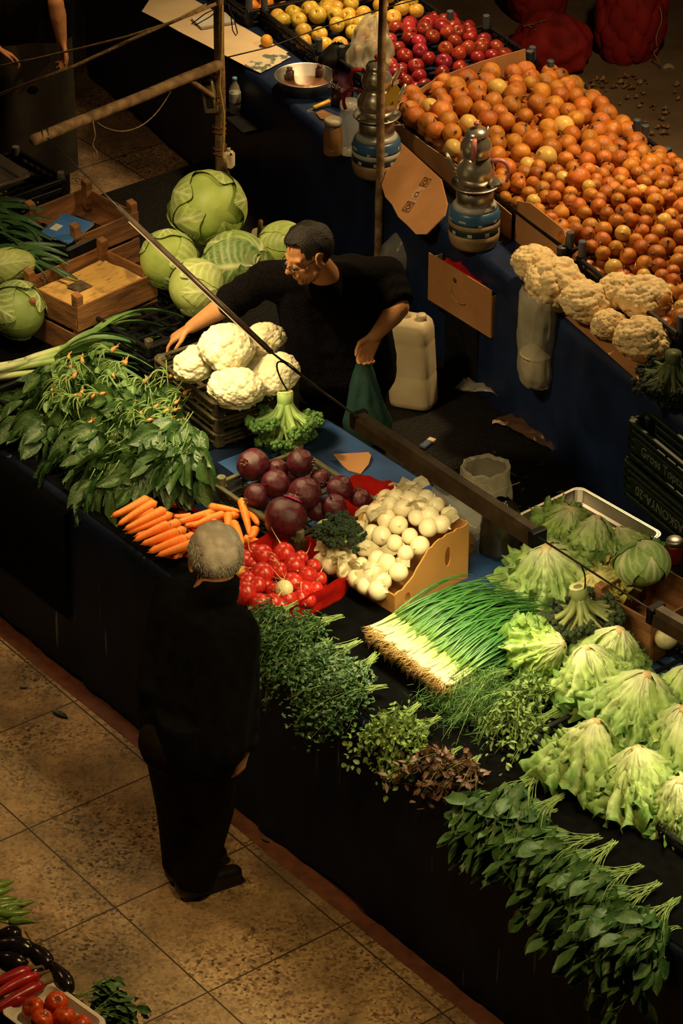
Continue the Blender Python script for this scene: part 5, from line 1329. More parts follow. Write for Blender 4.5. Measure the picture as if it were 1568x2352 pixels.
# cauliflowers on the far stall
card_panel('flat cardboard sheet under the far cauliflowers', [W2(.75, .03, ZT + .002), W2(1.45, .0, ZT + .002), W2(1.5, .22, ZT + .002), W2(.8, .24, ZT + .002)], Vector((0, 0, .004)), name='cardboard_sheet')
for px, py, z, r, k, yw, lab in ((1228, 610, .95, .088, 2, 0, 'knobbly cauliflower at the left end of the far row'), (1275, 655, .965, .108, 3, 1, 'biggest cauliflower of the far row above the hanging bag'), (1345, 695, .955, .094, 2, 2, 'third cauliflower of the far row with a ragged edge'), (1417, 672, .985, .076, 3, 3, 'cauliflower at the back of the far row against the onions'), (1484, 690, .985, .102, 2, 4, 'large brown flecked cauliflower at the back right of the far row'), (1398, 748, .925, .066, 3, 5, 'small round cauliflower in front of the far row'), (1474, 782, .93, .10, 2, 6, 'flat cauliflower lowest in the far row by the dark broccoli')):
    cauliflower(px, py, z, r, k, lab, (R(10 * math.sin(yw)), R(14 * math.cos(yw * 2))), yw * 1.1, True, False)
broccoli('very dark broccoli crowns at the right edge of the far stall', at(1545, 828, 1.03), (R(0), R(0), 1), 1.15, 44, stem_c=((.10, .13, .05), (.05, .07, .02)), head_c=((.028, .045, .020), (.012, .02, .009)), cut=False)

# ------------------------------------------------------------------ stoves, kettles, teapots
M_POT = mat('teapot_steel', (.74, .66, .55), (.6, .54, .45), 5, .27, metal=.85)
M_PINK = mat('pink_bakelite', (.55, .20, .18), (.45, .15, .14), 5, .4)
M_REDH = mat('red_bakelite', (.34, .012, .018), (.24, .008, .012), 5, .35)
M_CYLB = mat('blue_gas_paint', (.045, .13, .28), (.03, .09, .2), 6, .35, .05, 20)
M_CYLW = mat('white_gas_paint', (.42, .42, .40), (.3, .3, .28), 9, .4)
M_CYLG = mat('dark_green_paint', (.02, .035, .035), (.012, .02, .02), 9, .4)
M_CYLT = mat('tan_rust_paint', (.30, .20, .10), (.18, .11, .05), 9, .5)
def stove(label, loc, yaw, s=1.0, floral=False):
    t = thing('gas_stove', label, 'stove', loc, (0, 0, yaw), 'camping gas stoves on the far counter', s)
    r = .121
    G().lathe([(.09, 0), (.105, .0), (.112, .012), (.118, .03), (r, .05), (r, .078)], 32).obj('foot', M_CYLT, t)
    G().lathe([(r, .078), (r + .001, .08), (r + .001, .108), (r, .11)], 32).obj('dark_band', M_CYLG, t)
    G().lathe([(r, .11), (r + .001, .115), (r, .135)], 32).obj('tan_band', M_CYLW if floral else M_CYLT, t)
    o = G().lathe([(r, .135), (r, .150), (r - .004, .178), (r - .012, .195)], 32).obj('blue_band', M_CYLB, t)
    rsx = np.random.RandomState(3)
    for k in range(9):     # pale printed marks on the band
        g = G()
        a = k * .7; h = .009 if not floral else .016
        c = Vector((math.cos(a) * (r + .0012), math.sin(a) * (r + .0012), .150 + .008 * (k % 3 - 1)))
        g.box(.001, rsx.uniform(.015, .04), h, (0, 0, 0), Matrix.Translation(c) @ Matrix.Rotation(a, 4, 'Z'))
        g.obj('printed_mark', M_CYLW, o, smooth=False); g = G()
        c2 = Vector((math.cos(a + .3) * (r + .0015), math.sin(a + .3) * (r + .0015), .092)); g.box(.001, .022, .016, (0, 0, 0), Matrix.Translation(c2) @ Matrix.Rotation(a + .3, 4, 'Z'))
        g.obj('printed_mark', M_CYLW, o, smooth=False)
    G().lathe([(r - .012, .195), (.095, .212), (.07, .225), (.03, .232), (.028, .26), (.0001, .262)], 28).obj('shoulder', M_CYLW, t)
    G().lathe([(.085, .215), (.088, .218), (.088, .285), (.084, .288), (.082, .283), (.082, .22)], 28).obj('wind_guard', M_ALU, t)
    G().lathe([(.02, .26), (.03, .285), (.045, .295), (.045, .305), (.0001, .307)], 20).obj('burner_head', M_DARKMETAL, t)
    g = G()
    g.lathe([(.06, .30), (.085, .298), (.112, .306), (.118, .312), (.114, .316), (.088, .307), (.058, .306)], 32)
    for k in range(4): g.box(.05, .006, .016, (.085, 0, .308), Matrix.Rotation(k * math.pi / 2 + .4, 4, 'Z'))
    g.obj('drip_tray', M_ALU, t)
    v = G().tube([(.03, 0, .245), (.10, 0, .245), (.135, 0, .245)], [.008, .008, .006], 8); v.obj('valve', M_DARKMETAL, t)
    return t
def pot(name, label, cat, loc, yaw, rb, h, hm, lid=True, spout_a=2.6, handle_a=0.0, handle='c', s=1.0):
    t = thing(name, label, cat, loc, (0, 0, yaw), None, s)
    G().lathe([(.0001, 0), (rb * .78, 0), (rb * .9, .006), (rb, h * .30), (rb * 1.0, h * .48), (rb * .88, h * .72), (rb * .72, h * .88), (rb * .70, h), (rb * .66, h), (rb * .66, h * .9), (.0001, h * .9)], 36).obj('body', M_POT, t)
    d = Vector((math.cos(spout_a), math.sin(spout_a), 0))
    G().tube([d * rb * .85 + Vector((0, 0, h * .30)), d * rb * 1.15 + Vector((0, 0, h * .42)), d * rb * 1.38 + Vector((0, 0, h * .72)), d * rb * 1.56 + Vector((0, 0, h * .95))], [rb * .20, rb * .17, rb * .12, rb * .085], 12).obj('spout', M_POT, t)
    e = Vector((math.cos(handle_a), math.sin(handle_a), 0))
    if handle == 'c':
        G().tube(bez(e * rb * .82 + Vector((0, 0, h * .80)), e * rb * 1.7 + Vector((0, 0, h * 1.0)), e * rb * 1.85 + Vector((0, 0, h * .5)), e * rb * 1.62 + Vector((0, 0, h * .05)), 10), [.012 + .003 * (i < 7) for i in range(11)], 10, flat=.7).obj('handle', hm, t)
    else:
        G().tube([e * rb * .75 + Vector((0, 0, h * .95)), e * rb * 1.12 + Vector((0, 0, h * .98)), e * rb * 1.2 + Vector((0, 0, h * .7)), e * rb * 1.22 + Vector((0, 0, h * .1))], [.012, .0135, .0135, .010], 10, flat=.8).obj('handle', hm, t)
    if lid:
        o = G().lathe([(rb * .74, h), (rb * .74, h + .006), (rb * .60, h + .022), (rb * .3, h + .032), (.0001, h + .034)], 32).obj('lid', M_POT, t)
        G().lathe([(.007, h + .03), (.006, h + .042), (.014, h + .048), (.014, h + .058), (.008, h + .064), (.0001, h + .064)], 16).obj('knob', hm, o)
    return t
s2 = at(1077, 560, ZT); s2 = Vector((s2.x, s2.y, ZT)) + B2 * .025
stove('camping gas stove with a blue band standing at the front edge', s2, R(40))
pot('kettle', 'steel kettle with a pink curved handle on the nearer stove', 'kettle', s2 + Vector((0, 0, .322)), 0, .090, .135, M_PINK, False, R(168), R(-8))
pot('teapot', 'small steel teapot with pink upright handle stacked on the nearer kettle', 'teapot', s2 + Vector((0, 0, .45)), 0, .074, .11, M_PINK, True, R(60), R(-100), 'down')
s1 = at(856, 398, ZT); s1 = Vector((s1.x, s1.y, ZT)) + B2 * .02
stove('camping gas stove with a flowery white and blue band behind the bare post', s1, R(10), 1.0, True)
pot('kettle', 'steel kettle with a red curved handle behind the bare post', 'kettle', s1 + Vector((0, 0, .322)), 0, .096, .135, M_REDH, False, R(20), R(170))
pot('teapot', 'steel teapot with a red handle and ribbed lid behind the bare post', 'teapot', s1 + Vector((0, 0, .45)), 0, .076, .11, M_REDH, True, R(10), R(172))

# cardboard flap hanging from the stall with printed signs
def at_plane(px, py, p0, n):
    a = at(px, py, 0); c_ = Vector((0, 0, CAM_H)); d = a - c_; return c_ + d * ((p0 - c_).dot(n) / d.dot(n))
f0, f1, f2_ = at(902, 312, ZT + .16), at(1012, 412, ZT + .13), at(960, 538, ZT - .04)
fn = (f1 - f0).cross(f2_ - f0).normalized()
fl = [at(902, 312, ZT + .16), at(1012, 412, ZT + .13), at(1026, 468, ZT + .09), at(1020, 496, ZT + .05), at(978, 538, ZT - .04), at(955, 538, ZT - .04), at(935, 517, ZT - .03), at(914, 498, ZT - .02), at(900, 470, ZT), at(884, 452, ZT), at(876, 424, ZT + .02), at(892, 380, ZT + .09)]
fl = [at_plane(x_, y_, f0, fn) for x_, y_ in ((902, 312), (1012, 412), (1026, 468), (1020, 496), (978, 538), (955, 538), (935, 517), (914, 498), (900, 470), (884, 452), (876, 424), (892, 380))]
t = thing('cardboard_flap', 'torn cardboard flap with printed recycling signs hanging off the far stall', 'cardboard', fl[4])
inv = Matrix.Translation(-fl[4])
g = G(); poly_extrude(g, [inv @ p for p in fl], B2 * .006 + Vector((0, 0, -.003))); g.obj('board', M_CARD, t, smooth=False)
nrm = (fl[1] - fl[0]).cross(fl[4] - fl[0]).normalized()
if nrm.y > 0: nrm = -nrm
cc = at_plane(958, 447, f0, fn)
# printed row runs up the board
rowd = (at_plane(985, 408, f0, fn) - at_plane(942, 470, f0, fn)).normalized(); cold = rowd.cross(nrm).normalized()
def onboard(a, b, lift=.003):
    p = cc + rowd * a + cold * b
    # drop onto the board plane
    dd = (p - fl[0]).dot(nrm); return inv @ (p - nrm * (dd - lift))
M_INK = mat('brown_print', (.10, .035, .015), (.06, .02, .01), 30, .8)
g = G()
for k, a in enumerate((-.075, .0, .075)):
    q = .024; fr = [onboard(a - q, -q), onboard(a + q, -q), onboard(a + q, q), onboard(a - q, q)]
    if k != 1: g.tube(fr + [fr[0]], .0018, 4)
    g.tube([onboard(a + .013 * math.cos(x * .7), .013 * math.sin(x * .7)) for x in range(10)], .002, 4)
g.obj('printed_sign', M_INK, t)
g = G(); g.add([onboard(-.045, -.028, .002), onboard(.05, -.028, .002), onboard(.05, .026, .002), onboard(-.045, .026, .002)], [(0, 1, 2, 3)]); g.obj('sticker', mat('worn_sticker', (.5, .30, .2), (.35, .17, .08), 40, .8), t, smooth=False)

# carton in front of the stall with a drawn face
c0, c1, c2_, c3 = at(985, 580, .76), at(1130, 668, .76), at(1128, 756, .58), at(990, 655, .58)
cx = (c0 + c1) / 2; dx = (c1 - c0); dx.z = 0; wy = math.atan2(dx.y, dx.x); Lc = dx.length
t = thing('carton', 'brown carton with a string handle standing before the far stall', 'box', Vector((cx.x, cx.y, .18)) , (0, 0, wy))
G().box(Lc, .006, .25, (0, 0, .455)).obj('front_panel', M_CARD, t, smooth=False)
G().box(.006, .08, .22, (-Lc / 2, .04, .44)).obj('end_panel', M_CARD, t, smooth=False); G().box(.006, .08, .22, (Lc / 2, .04, .44)).obj('end_panel', M_CARD, t, smooth=False)
G().box(Lc, .08, .006, (0, .04, .335)).obj('base_panel', M_CARD, t, smooth=False)
G().tube(bez((-.07, -.005, .47), (-.05, -.012, .42), (.02, -.014, .41), (.05, -.006, .43), 10), .0028, 6).obj('string_handle', M_ROPE, t)
G().lathe([(.012, 0), (.013, .001), (.006, .0012), (.0001, .0012)], 14, Matrix.Translation((-.035, -.0035, .52)) @ Matrix.Rotation(R(90), 4, 'X')).obj('printed_spot', M_INK, t)
o = G().box(.25, .07, .51, (0, 0, .255), bev=.01).obj('wooden_stand', M_BLACK, None, Vector((cx.x, cx.y, 0)) + Matrix.Rotation(wy, 3, 'Z') @ Vector((0, .04, 0)), (0, 0, wy), smooth=False); tag(o, 'low dark box that lifts the brown carton off the floor', 'box')
o = G().grid(lambda a, b: Vector(((a - .5) * Lc * .7, .02 + .05 * b, .74 + .025 * noise3((a * 6, b * 4, 1)))), 16, 6).obj('red_sheet', M_RED, None, Vector((cx.x, cx.y, 0)), (0, 0, wy)); tag(o, 'red plastic sheet showing over the rim of the brown carton', 'plastic sheet')

# jerrycan
pj = at(950, 925, PIT)
t = thing('jerrycan', 'milky plastic jerrycan with a moulded handle on the mat', 'jerrycan', Vector((pj.x, pj.y - .02, PIT + .012)), (R(0), R(-4), R(-24)))
def superlathe(W_, D_, prof, n=32, e=5):
    g = G(); vs_ = []
    for sc_, z in prof:
        for k in range(n):
            a = 2 * math.pi * k / n; ct, st = math.cos(a), math.sin(a); q = (abs(ct) ** e + abs(st) ** e) ** (-1 / e)
            vs_.append((ct * q * W_ / 2 * sc_, st * q * D_ / 2 * sc_, z))
    m_ = len(prof); fs = [(i * n + k, i * n + (k + 1) % n, (i + 1) * n + (k + 1) % n, (i + 1) * n + k) for i in range(m_ - 1) for k in range(n)] + [tuple(range(n - 1, -1, -1)), tuple((m_ - 1) * n + k for k in range(n))]
    return g.add(vs_, fs)
superlathe(.215, .15, [(.9, 0), (.98, .006), (1, .03), (1, .16), (.985, .17), (1, .18), (1, .33), (.985, .34), (1, .35), (1, .40), (.95, .43), (.8, .45), (.5, .455)]).obj('body', M_WHITEPL, t)
G().tube(bez((-.07, 0, .43), (-.075, 0, .51), (-.01, 0, .515), (.0, 0, .445), 10), .014, 10).obj('handle', M_WHITEPL, t)
G().lathe([(.024, .44), (.024, .475), (.02, .48), (.0001, .48)], 18, Matrix.Translation((.065, 0, 0))).obj('cap', M_WHITEPL, t)

# plastic bags
def bag(name, label, loc, prof, seed, m, sx=1, sy=1, rot=(0, 0, 0), n=40, wr=.12, cat='plastic bag'):
    """crumpled bag: prof is a list of (radius, z)"""
    def pos(a, b):
        k = b * (len(prof) - 1); i = min(int(k), len(prof) - 2); f = k - i
        r = prof[i][0] * (1 - f) + prof[i + 1][0] * f; z = prof[i][1] * (1 - f) + prof[i + 1][1] * f
        th = a * 2 * math.pi; c_, s_ = math.cos(th), math.sin(th)
        w = 1 + wr * noise3((c_ * 2.2, s_ * 2.2, z * 9 + seed)) + wr * .8 * abs(noise3((c_ * 5, s_ * 5, z * 5 + seed * 2))) + .4 * wr * noise3((c_ * 11, s_ * 11, z * 22 + seed))
        return Vector((c_ * r * w * sx, s_ * r * w * sy, z + .012 * noise3((c_ * 3, s_ * 3, seed)) * (1 if b > .1 else 0)))
    o = G().grid(pos, n, len(prof) * 4, None).obj(name, m, None, loc, rot); return tag(o, label, cat)
hb = W2(.50, -.055, 0)
bag('hanging_bag', 'milky plastic bag hanging from the far counter edge below the cauliflowers', at(1228, 880, .485) , [(.02, 0), (.085, .005), (.10, .06), (.095, .16), (.10, .26), (.105, .36), (.10, .45), (.085, .485)], 3, M_MILK, 1, .75, (0, 0, YAW2))
t = thing('plastic_tub', 'cream plastic tub standing inside the hanging milky bag', 'tub', at(1230, 874, .50), (0, 0, YAW2))
G().lathe([(.0001, 0), (.065, 0), (.074, .12), (.076, .14), (.07, .14), (.06, .01)], 24).obj('body', mat('cream_tub', (.62, .50, .26), (.5, .4, .2), 6, .5), t)
G().lathe([(.0001, .15), (.078, .15), (.079, .138)], 24).obj('lid', mat('cream_tub_lid', (.66, .56, .34), None, 6, .5), t)
o = G().grid(lambda a, b: (at(1085 + 150 * a, 880 + 40 * a, PIT + .03) + B1 * (-.02 - .12 * b * (1 - a * .3)) + Vector((0, 0, .03 * abs(noise3((a * 6, b * 5, 2))) + .06 * noise3((a * 3, b * 2, 7)) * .6 + .03))), 30, 16).obj('clear_sheet', M_CLEAR); tag(o, 'crumpled clear plastic sheet lying on the mat below the hanging bag', 'plastic sheet')
o = G().grid(lambda a, b: (at(1195 + 110 * a, 945 + 80 * a, PIT + .03) + B1 * (-.16 + .2 * b) * (1 - .4 * a) + Vector((0, 0, .05 * abs(noise3((a * 5, b * 5, 12))) + .01))), 26, 16).obj('brown_sheet', mat('brown_film', (.14, .07, .04), (.08, .04, .02), 6, .3, .4, 20, alpha=.6)); tag(o, 'dark brown plastic film in the shadow under the hanging bag', 'plastic sheet')
bag('clear_bag', 'crumpled clear bag lying behind the seller near the carton', at(935, 690, .25), [(.03, 0), (.10, .02), (.12, .1), (.09, .2), (.05, .27), (.07, .33)], 21, M_CLEAR, 1, .8, (R(20), R(25), 0))
bag('clear_bag', 'second clear bag crumpled at the seller\'s shoulder', at(900, 625, .45), [(.03, 0), (.08, .02), (.10, .1), (.08, .18), (.03, .24)], 25, M_CLEAR, 1, .8, (R(-20), R(30), 0))
t = thing('cigarette_packet', 'small bluish packet lying on the black mat', 'packet', at(982, 1020, PIT + .014), (0, 0, R(55))); G().box(.09, .035, .014, (0, 0, .006), bev=.002).obj('packet_body', mat('blue_packet', (.10, .14, .2), (.03, .05, .09), 40, .3), t, smooth=False); G().box(.03, .036, .0145, (.03, 0, .006), bev=.002).obj('packet_label', M_PAPER, t, smooth=False)
tag(G().grid(lambda a, b: at(1130 + 36 * a, 966 + 8 * b - 3 * math.sin(a * 6), PIT + .02), 8, 2).obj('paper_scrap', M_PAPER), 'torn pale paper scrap on the black mat', 'paper')

# green crates with lettering under the far counter
M_GREENC = mat('green_crate_plastic', (.010, .022, .011), (.005, .011, .006), 14, .45)
M_PRINT = mat('pale_print', (.17, .19, .15), (.12, .13, .10), 40, .7)
def text(parent, body, size, loc, rot, m=None):
    cu = bpy.data.curves.new('lettering', 'FONT'); cu.body = body; cu.size = size; cu.extrude = .0006; cu.align_x = 'CENTER'; cu.align_y = 'CENTER'
    o = bpy.data.objects.new('lettering', cu); col.objects.link(o); o.parent = parent; o.location = loc; o.rotation_euler = rot; cu.materials.append(m or M_PRINT)
    bpy.context.view_layer.update(); me = bpy.data.meshes.new_from_object(o.evaluated_get(bpy.context.evaluated_depsgraph_get()))
    q = put('lettering', me, None, parent, loc, rot); bpy.data.objects.remove(o); bpy.data.curves.remove(cu); return q
cw = at_plane(1525, 1078, W2(0, -.17, 0), B2) + B2 * .062
def crate_with_text(label, u, z, words, flip):
    p = Vector((u[0], u[1], z))
    t = plastic_crate('plastic_crate', label, p, (0, 0, YAW2), .60, .12, .19, M_GREENC, rows=5, stub=False, group='green crates before the far counter')
    G().box(.46, .004, .075, (0, -.0625, .095), bev=.002).obj('name_plate', M_GREENC, t, smooth=False)
    text(t, words, .062, (0, -.0655, .095), (R(90), R(180) if flip else 0, 0))
crate_with_text('upper green crate lettered in pale print below the blue cloth', cw, cw.z - .095, 'Gross Toptan', False)
crate_with_text('lower green crate with upside down pale lettering on the mat', cw - B2 * .01, cw.z - .29, 'ASKONYA-20', True)

# ------------------------------------------------------------------ left half of the far counter
M_APY = mat('yellow_apple_skin', (.62, .44, .07), (.50, .28, .04), 3, .3, .05, 20, vary=.15, hue=.015)
M_APR = mat('red_apple_skin', (.30, .022, .018), (.20, .010, .012), 3, .28, .05, 20, vary=.3, hue=.015)
def apple_me(seed):
    rs = np.random.RandomState(seed); g = G()
    prof = [(.0001, -.72), (.12, -.82)]
    for k in range(2, 13):
        th = math.pi * k / 14; prof.append((math.sin(th) ** .9 * (1 + .06 * math.cos(th) * -1), -math.cos(th) * .88))
    prof += [(.22, .80), (.0001, .60)]
    g.lathe(prof, 16); g.v = [tuple(Vector(p) * (1 + .05 * noise3(p, 1.2, seed))) for p in g.v]
    st = G().tube([(0, 0, .6), (.03, 0, .85), (.08, .02, 1.08)], [.05, .04, .05], 5)
    return g.mesh('fruit_body'), st.mesh('stalk')
APP = [apple_me(k) for k in range(3)]
M_STK = mat('apple_stalk', (.10, .06, .03), None, 20, .7)
APC = {}
def apples(label, u0, u1, v0, v1, r, m, seed, group, layers=2, z0=.05, cat='apple'):
    rs = np.random.RandomState(seed); n = 0; P_ = []
    for k in range(3000):
        u, v = rs.uniform(u0, u1), rs.uniform(v0, v1); z = ZT + z0 + .10 * math.sin(math.pi * (u - u0) / (u1 - u0)) * math.sin(math.pi * (v - v0) / (v1 - v0))
        if all((a - u) ** 2 + (b - v) ** 2 > (1.72 * r) ** 2 for a, b, c in P_): P_.append((u, v, z))
    for u, v, z in P_:
        rr = r * rs.uniform(.9, 1.08)
        lab = label + (', front' if v < v0 + (v1 - v0) / 3 else ', back' if v > v0 + (v1 - v0) * 2 / 3 else ', middle') + (' left' if u < u0 + (u1 - u0) / 3 else ' right' if u > u0 + (u1 - u0) * 2 / 3 else ' centre') + ' of the heap'
        t = thing('orange' if cat == 'orange' else 'apple', lab, cat, W2(u, v, z), (rs.uniform(-1.2, 1.2), rs.uniform(-1.2, 1.2), rs.uniform(0, 6)), group, rr)
        i = rs.randint(3)
        if (i, m.name) not in APC: APC[(i, m.name)] = APP[i][0].copy()
        put('fruit_body', APC[(i, m.name)], m, t); put('stalk', APP[i][1], M_STK, t)
apples('yellow green apple in the black crate by the papers', -2.80, -2.16, .36, .72, .046, M_APY, 4, 'yellow apples in the middle crate')
apples('dark red apple in the black crate next to the onions', -2.36, -1.56, .62, 1.24, .044, M_APR, 5, 'red apples in the crate')
apples('dark red apple sitting low near the front of its crate', -1.86, -1.50, .44, .62, .040, M_APR, 6, 'red apples in the crate', z0=.03)
apples('orange fruit in the farthest black crate', -3.4, -2.85, .35, .85, .042, mat('orange_fruit_skin', (.70, .25, .03), (.6, .18, .02), 5, .4, .1, 60, vary=.1), 7, 'oranges in the top crate', cat='orange')
apples('yellow apple heaped beside the red apples', -2.75, -2.36, .68, 1.1, .046, M_APY, 9, 'yellow apples beside the red ones', z0=.10)
for u, v, L, D, lab in ((-2.50, .74, .68, .84, 'black crate of yellow apples beside the papers'), (-1.80, .84, .52, .92, 'black crate of red apples next to the onion heap'), (-3.12, .60, .60, .72, 'black crate of oranges at the top edge')):
    plastic_crate('plastic_crate', lab, W2(u, v, ZT), (0, 0, YAW2), L, D, .10, M_BLACK, rows=3, post=.06, capm=M_PEDGE, group='fruit crates on the far counter')
# papers
def sheet_thing(name, label, pts, m, cat, z=.001):
    a, b, c, d = [Vector(p) for p in pts]
    o = G().grid(lambda s, q: a.lerp(b, s).lerp(d.lerp(c, s), q) + Vector((0, 0, z + .004 * noise3((s * 4, q * 4, len(label))) + .004)), 18, 12).obj(name, m); return tag(o, label, cat)
zt = ZT
sheet_thing('paper_sheet', 'large cream paper sheet covering the left of the far counter', [at(325, 28, zt), at(585, 165, zt), at(662, 122, zt), at(372, -40, zt)], M_PAPER, 'paper')
o = sheet_thing('flyer', 'printed flyer with dark pictures at the end of the cream paper', [at(562, 152, zt), at(598, 172, zt), at(668, 134, zt), at(636, 114, zt)], mat('printed_flyer', (.55, .46, .34), (.10, .12, .09), 22, .7, sharp=(.44, .5)), 'flyer', .005)
t = thing('spiral_pad', 'white spiral notepad lying on the cream paper', 'notepad', at(490, 50, zt + .008), (0, 0, R(24)))
G().box(.20, .15, .012, (0, 0, .006), bev=.001).obj('pages', mat('grey_white_paper', (.56, .52, .47), None, 5, .8), t, smooth=False)
g = G()
for k in range(18): g.tube([(-.095 + k * .011, -.075 + .006 * math.cos(x), .008 + .009 * math.sin(x)) for x in np.linspace(0, 5.5, 8)], .0011, 4)
g.obj('spiral', M_DARKMETAL, t)
t = thing('bowl', 'wide shallow steel bowl with brown inside on the blue cloth', 'bowl', W2(-1.965, .145, ZT), (0, 0, 0))
G().lathe([(.0001, .006), (.10, .006), (.118, .012), (.150, .075), (.156, .078), (.158, .082), (.160, .080), (.153, .07), (.122, .004), (.10, 0), (.0001, 0)], 48).obj('bowl_body', M_ALU, t)
G().lathe([(.0001, .016), (.10, .014), (.124, .024)], 40).obj('brown_lining', mat('brown_bowl_inside', (.30, .12, .05), (.2, .08, .03), 6, .35), t)
for i, (px, py) in enumerate(((665, 172), (735, 166))):
    t = thing('weight', ('left' if i == 0 else 'right') + ' dark iron scale weight standing in the bowl', 'weight', at(px, py + 10, ZT + .02)); G().lathe([(.0001, 0), (.022, 0), (.024, .004), (.024, .045), (.018, .05), (.014, .056), (.016, .064), (.0001, .066)], 16).obj('iron_body', mat('brown_iron', (.06, .025, .02), None, 8, .5), t)
t = thing('lemon', 'single yellow lemon lying on the cream paper by the crate', 'lemon', at(612, 94, ZT + .035), (.5, 1.2, .3), None, .036); me = APP[1][0].copy(); put('fruit_body', me, mat('lemon_skin', (.72, .36, .04), (.62, .28, .03), 5, .45, .15, 60), t)
def bottle(label, loc, rot=(0, 0, 0)):
    t = thing('water_bottle', label, 'bottle', loc, rot)
    G().lathe([(.0001, 0), (.028, 0), (.032, .01), (.032, .05), (.030, .055), (.032, .06), (.032, .12), (.022, .155), (.012, .175), (.012, .19)], 20).obj('body', M_CLEAR, t)
    G().lathe([(.0325, .062), (.033, .066), (.033, .115), (.0325, .118)], 20).obj('paper_label', mat('bottle_label', (.42, .40, .34), (.25, .26, .24), 30, .6), t)
    G().lathe([(.0135, .185), (.0135, .202), (.0001, .203)], 14).obj('cap', mat('blue_cap', (.12, .28, .42), None, 5, .4), t)
bp_ = at(540, 255, .62)
tag(G().box(.5, .2, .02).obj('shelf_board', M_BLACK, None, Vector((bp_.x + .02, bp_.y + .02, .60)), (0, 0, YAW2), smooth=False), 'low dark board standing off the far counter under the bottle', 'board')
bottle('clear water bottle with blue cap standing beside the roped post', Vector((bp_.x, bp_.y, .612)))
# wafer bag, jars, knife, cups, tag, clear bag
t = thing('wafer_bag', 'purple snack bag lettered in white standing behind the teapot handle', 'snack bag', at(785, 245, ZT), (R(-6), 0, R(-35)))
G().grid(lambda a, b: Vector(((a - .5) * .13 * (1 - .25 * b * (1 - b)), -.012 - .03 * math.sin(math.pi * a) * math.sin(math.pi * min(1, b * 1.05)) + .01 * noise3((a * 5, b * 5, 3)), .19 * b)), 14, 16).obj('front_film', mat('purple_foil', (.11, .035, .06), (.05, .02, .05), 8, .3, .3, 20), t)
G().grid(lambda a, b: Vector(((a - .5) * .13, .02 * math.sin(math.pi * a) * math.sin(math.pi * b), .19 * b)), 10, 10).obj('back_film', MAT['purple_foil'], t)
tx = text(t, 'gofret', .046, (0, -.056, .12), (R(90), R(12), 0), mat('white_lettering', (.75, .7, .62), None, 5, .6))
bag('clear_bag', 'crumpled clear plastic bag hanging over the apple crates', at(842, 165, ZT + .05), [(.05, 0), (.10, .03), (.105, .12), (.09, .2), (.05, .28), (.03, .31)], 33, M_MILK, 1, .7, (R(-8), R(8), 0), wr=.42, n=64)
bag('black_bag', 'crumpled black plastic bag at the front of the yellow apples', at(775, 160, ZT + .01), [(.06, 0), (.09, .02), (.08, .08), (.04, .13), (.02, .15)], 35, M_BLACK, 1.1, .8, wr=.2)
def jar(label, px, py, s, m, lidm, h=.17):
    t = thing('storage_jar', label, 'jar', at(px, py, ZT), (0, 0, 0), None, s)
    G().lathe([(.0001, 0), (.048, 0), (.052, .01), (.052, h * .75), (.044, h * .9), (.042, h)], 24).obj('body', m, t)
    G().lathe([(.047, h - .004), (.048, h + .02), (.04, h + .028), (.0001, h + .028)], 24).obj('lid', lidm, t)
jar('amber jar with a pale lid standing left of the flowery stove', 765, 352, .95, mat('amber_plastic', (.30, .15, .05), (.2, .1, .03), 5, .3, alpha=.75), mat('pale_lid', (.45, .38, .28), None, 8, .5))
jar('tall cloudy plastic jar between the amber jar and the stove', 803, 350, 1.05, M_CLEAR, M_CLEAR, .24)
t = thing('box_cutter', 'yellow knife handle with a blade lying on the counter edge', 'knife', at(738, 240, ZT + .02), (0, R(-10), R(32)))
G().tube([(-.05, 0, 0), (-.045, 0, .002), (.05, 0, 0), (.055, 0, 0)], [.006, .014, .013, .006], 10, flat=.7).obj('handle', mat('yellow_handle', (.70, .42, .03), (.6, .33, .02), 6, .4), t)
G().box(.04, .002, .012, (-.07, 0, 0)).obj('blade', M_STEEL, t, smooth=False)
card_panel('wooden board with ragged edge below the yellow knife', [at(725, 262, ZT), at(740, 255, ZT), at(785, 275, ZT), at(775, 285, ZT), at(735, 275, ZT)], Vector((0, 0, .008)), M_WOOD, 'wood_board', 'board')
t = thing('cup_stack', 'stack of pale paper cups behind the bare post', 'cups', at(886, 190, ZT + .0), (R(4), R(-3), 0))
g = G(); g.lathe([(.0001, 0), (.022, 0), (.028, .06), (.0295, .062), (.0285, .065), (.029, .075), (.0305, .077), (.0295, .08), (.030, .09), (.0315, .092), (.0305, .095), (.031, .105), (.0325, .107), (.0315, .11), (.032, .125), (.034, .128), (.031, .128), (.029, .06), (.0001, .055)], 20); g.obj('paper_cup', mat('cream_cup', (.62, .45, .22), None, 6, .7), t)
t = thing('paper_cup', 'upturned cream paper cup at the corner of the onion heap', 'cup', at(922, 252, ZT + .17), (R(60), R(10), 0))
G().lathe([(.0001, 0), (.024, 0), (.031, .07), (.0335, .072), (.0325, .075), (.029, .068), (.0001, .01)], 22).obj('cup_wall', MAT['cream_cup'], t)
t = thing('price_tag', 'yellow price tag with a keyhole slot hung beside the bare post', 'price tag', Vector((pm.x + .06, pm.y - .05, z_on(0, 205, pm.x, pm.y))), (R(-10), R(12), R(-10)))
g = G(); poly_extrude(g, [Vector(p) for p in ((-.028, 0, -.06), (.03, 0, -.06), (.034, 0, -.05), (.026, 0, .03), (.01, 0, .045), (-.022, 0, .045), (-.03, 0, .03))], (0, .003, 0)); g.obj('plate', mat('yellow_tag', (.66, .40, .04), (.55, .32, .03), 10, .5), t, smooth=False)
G().box(.006, .001, .016, (.01, -.0015, -.045)).obj('slot', M_INK, t, smooth=False)
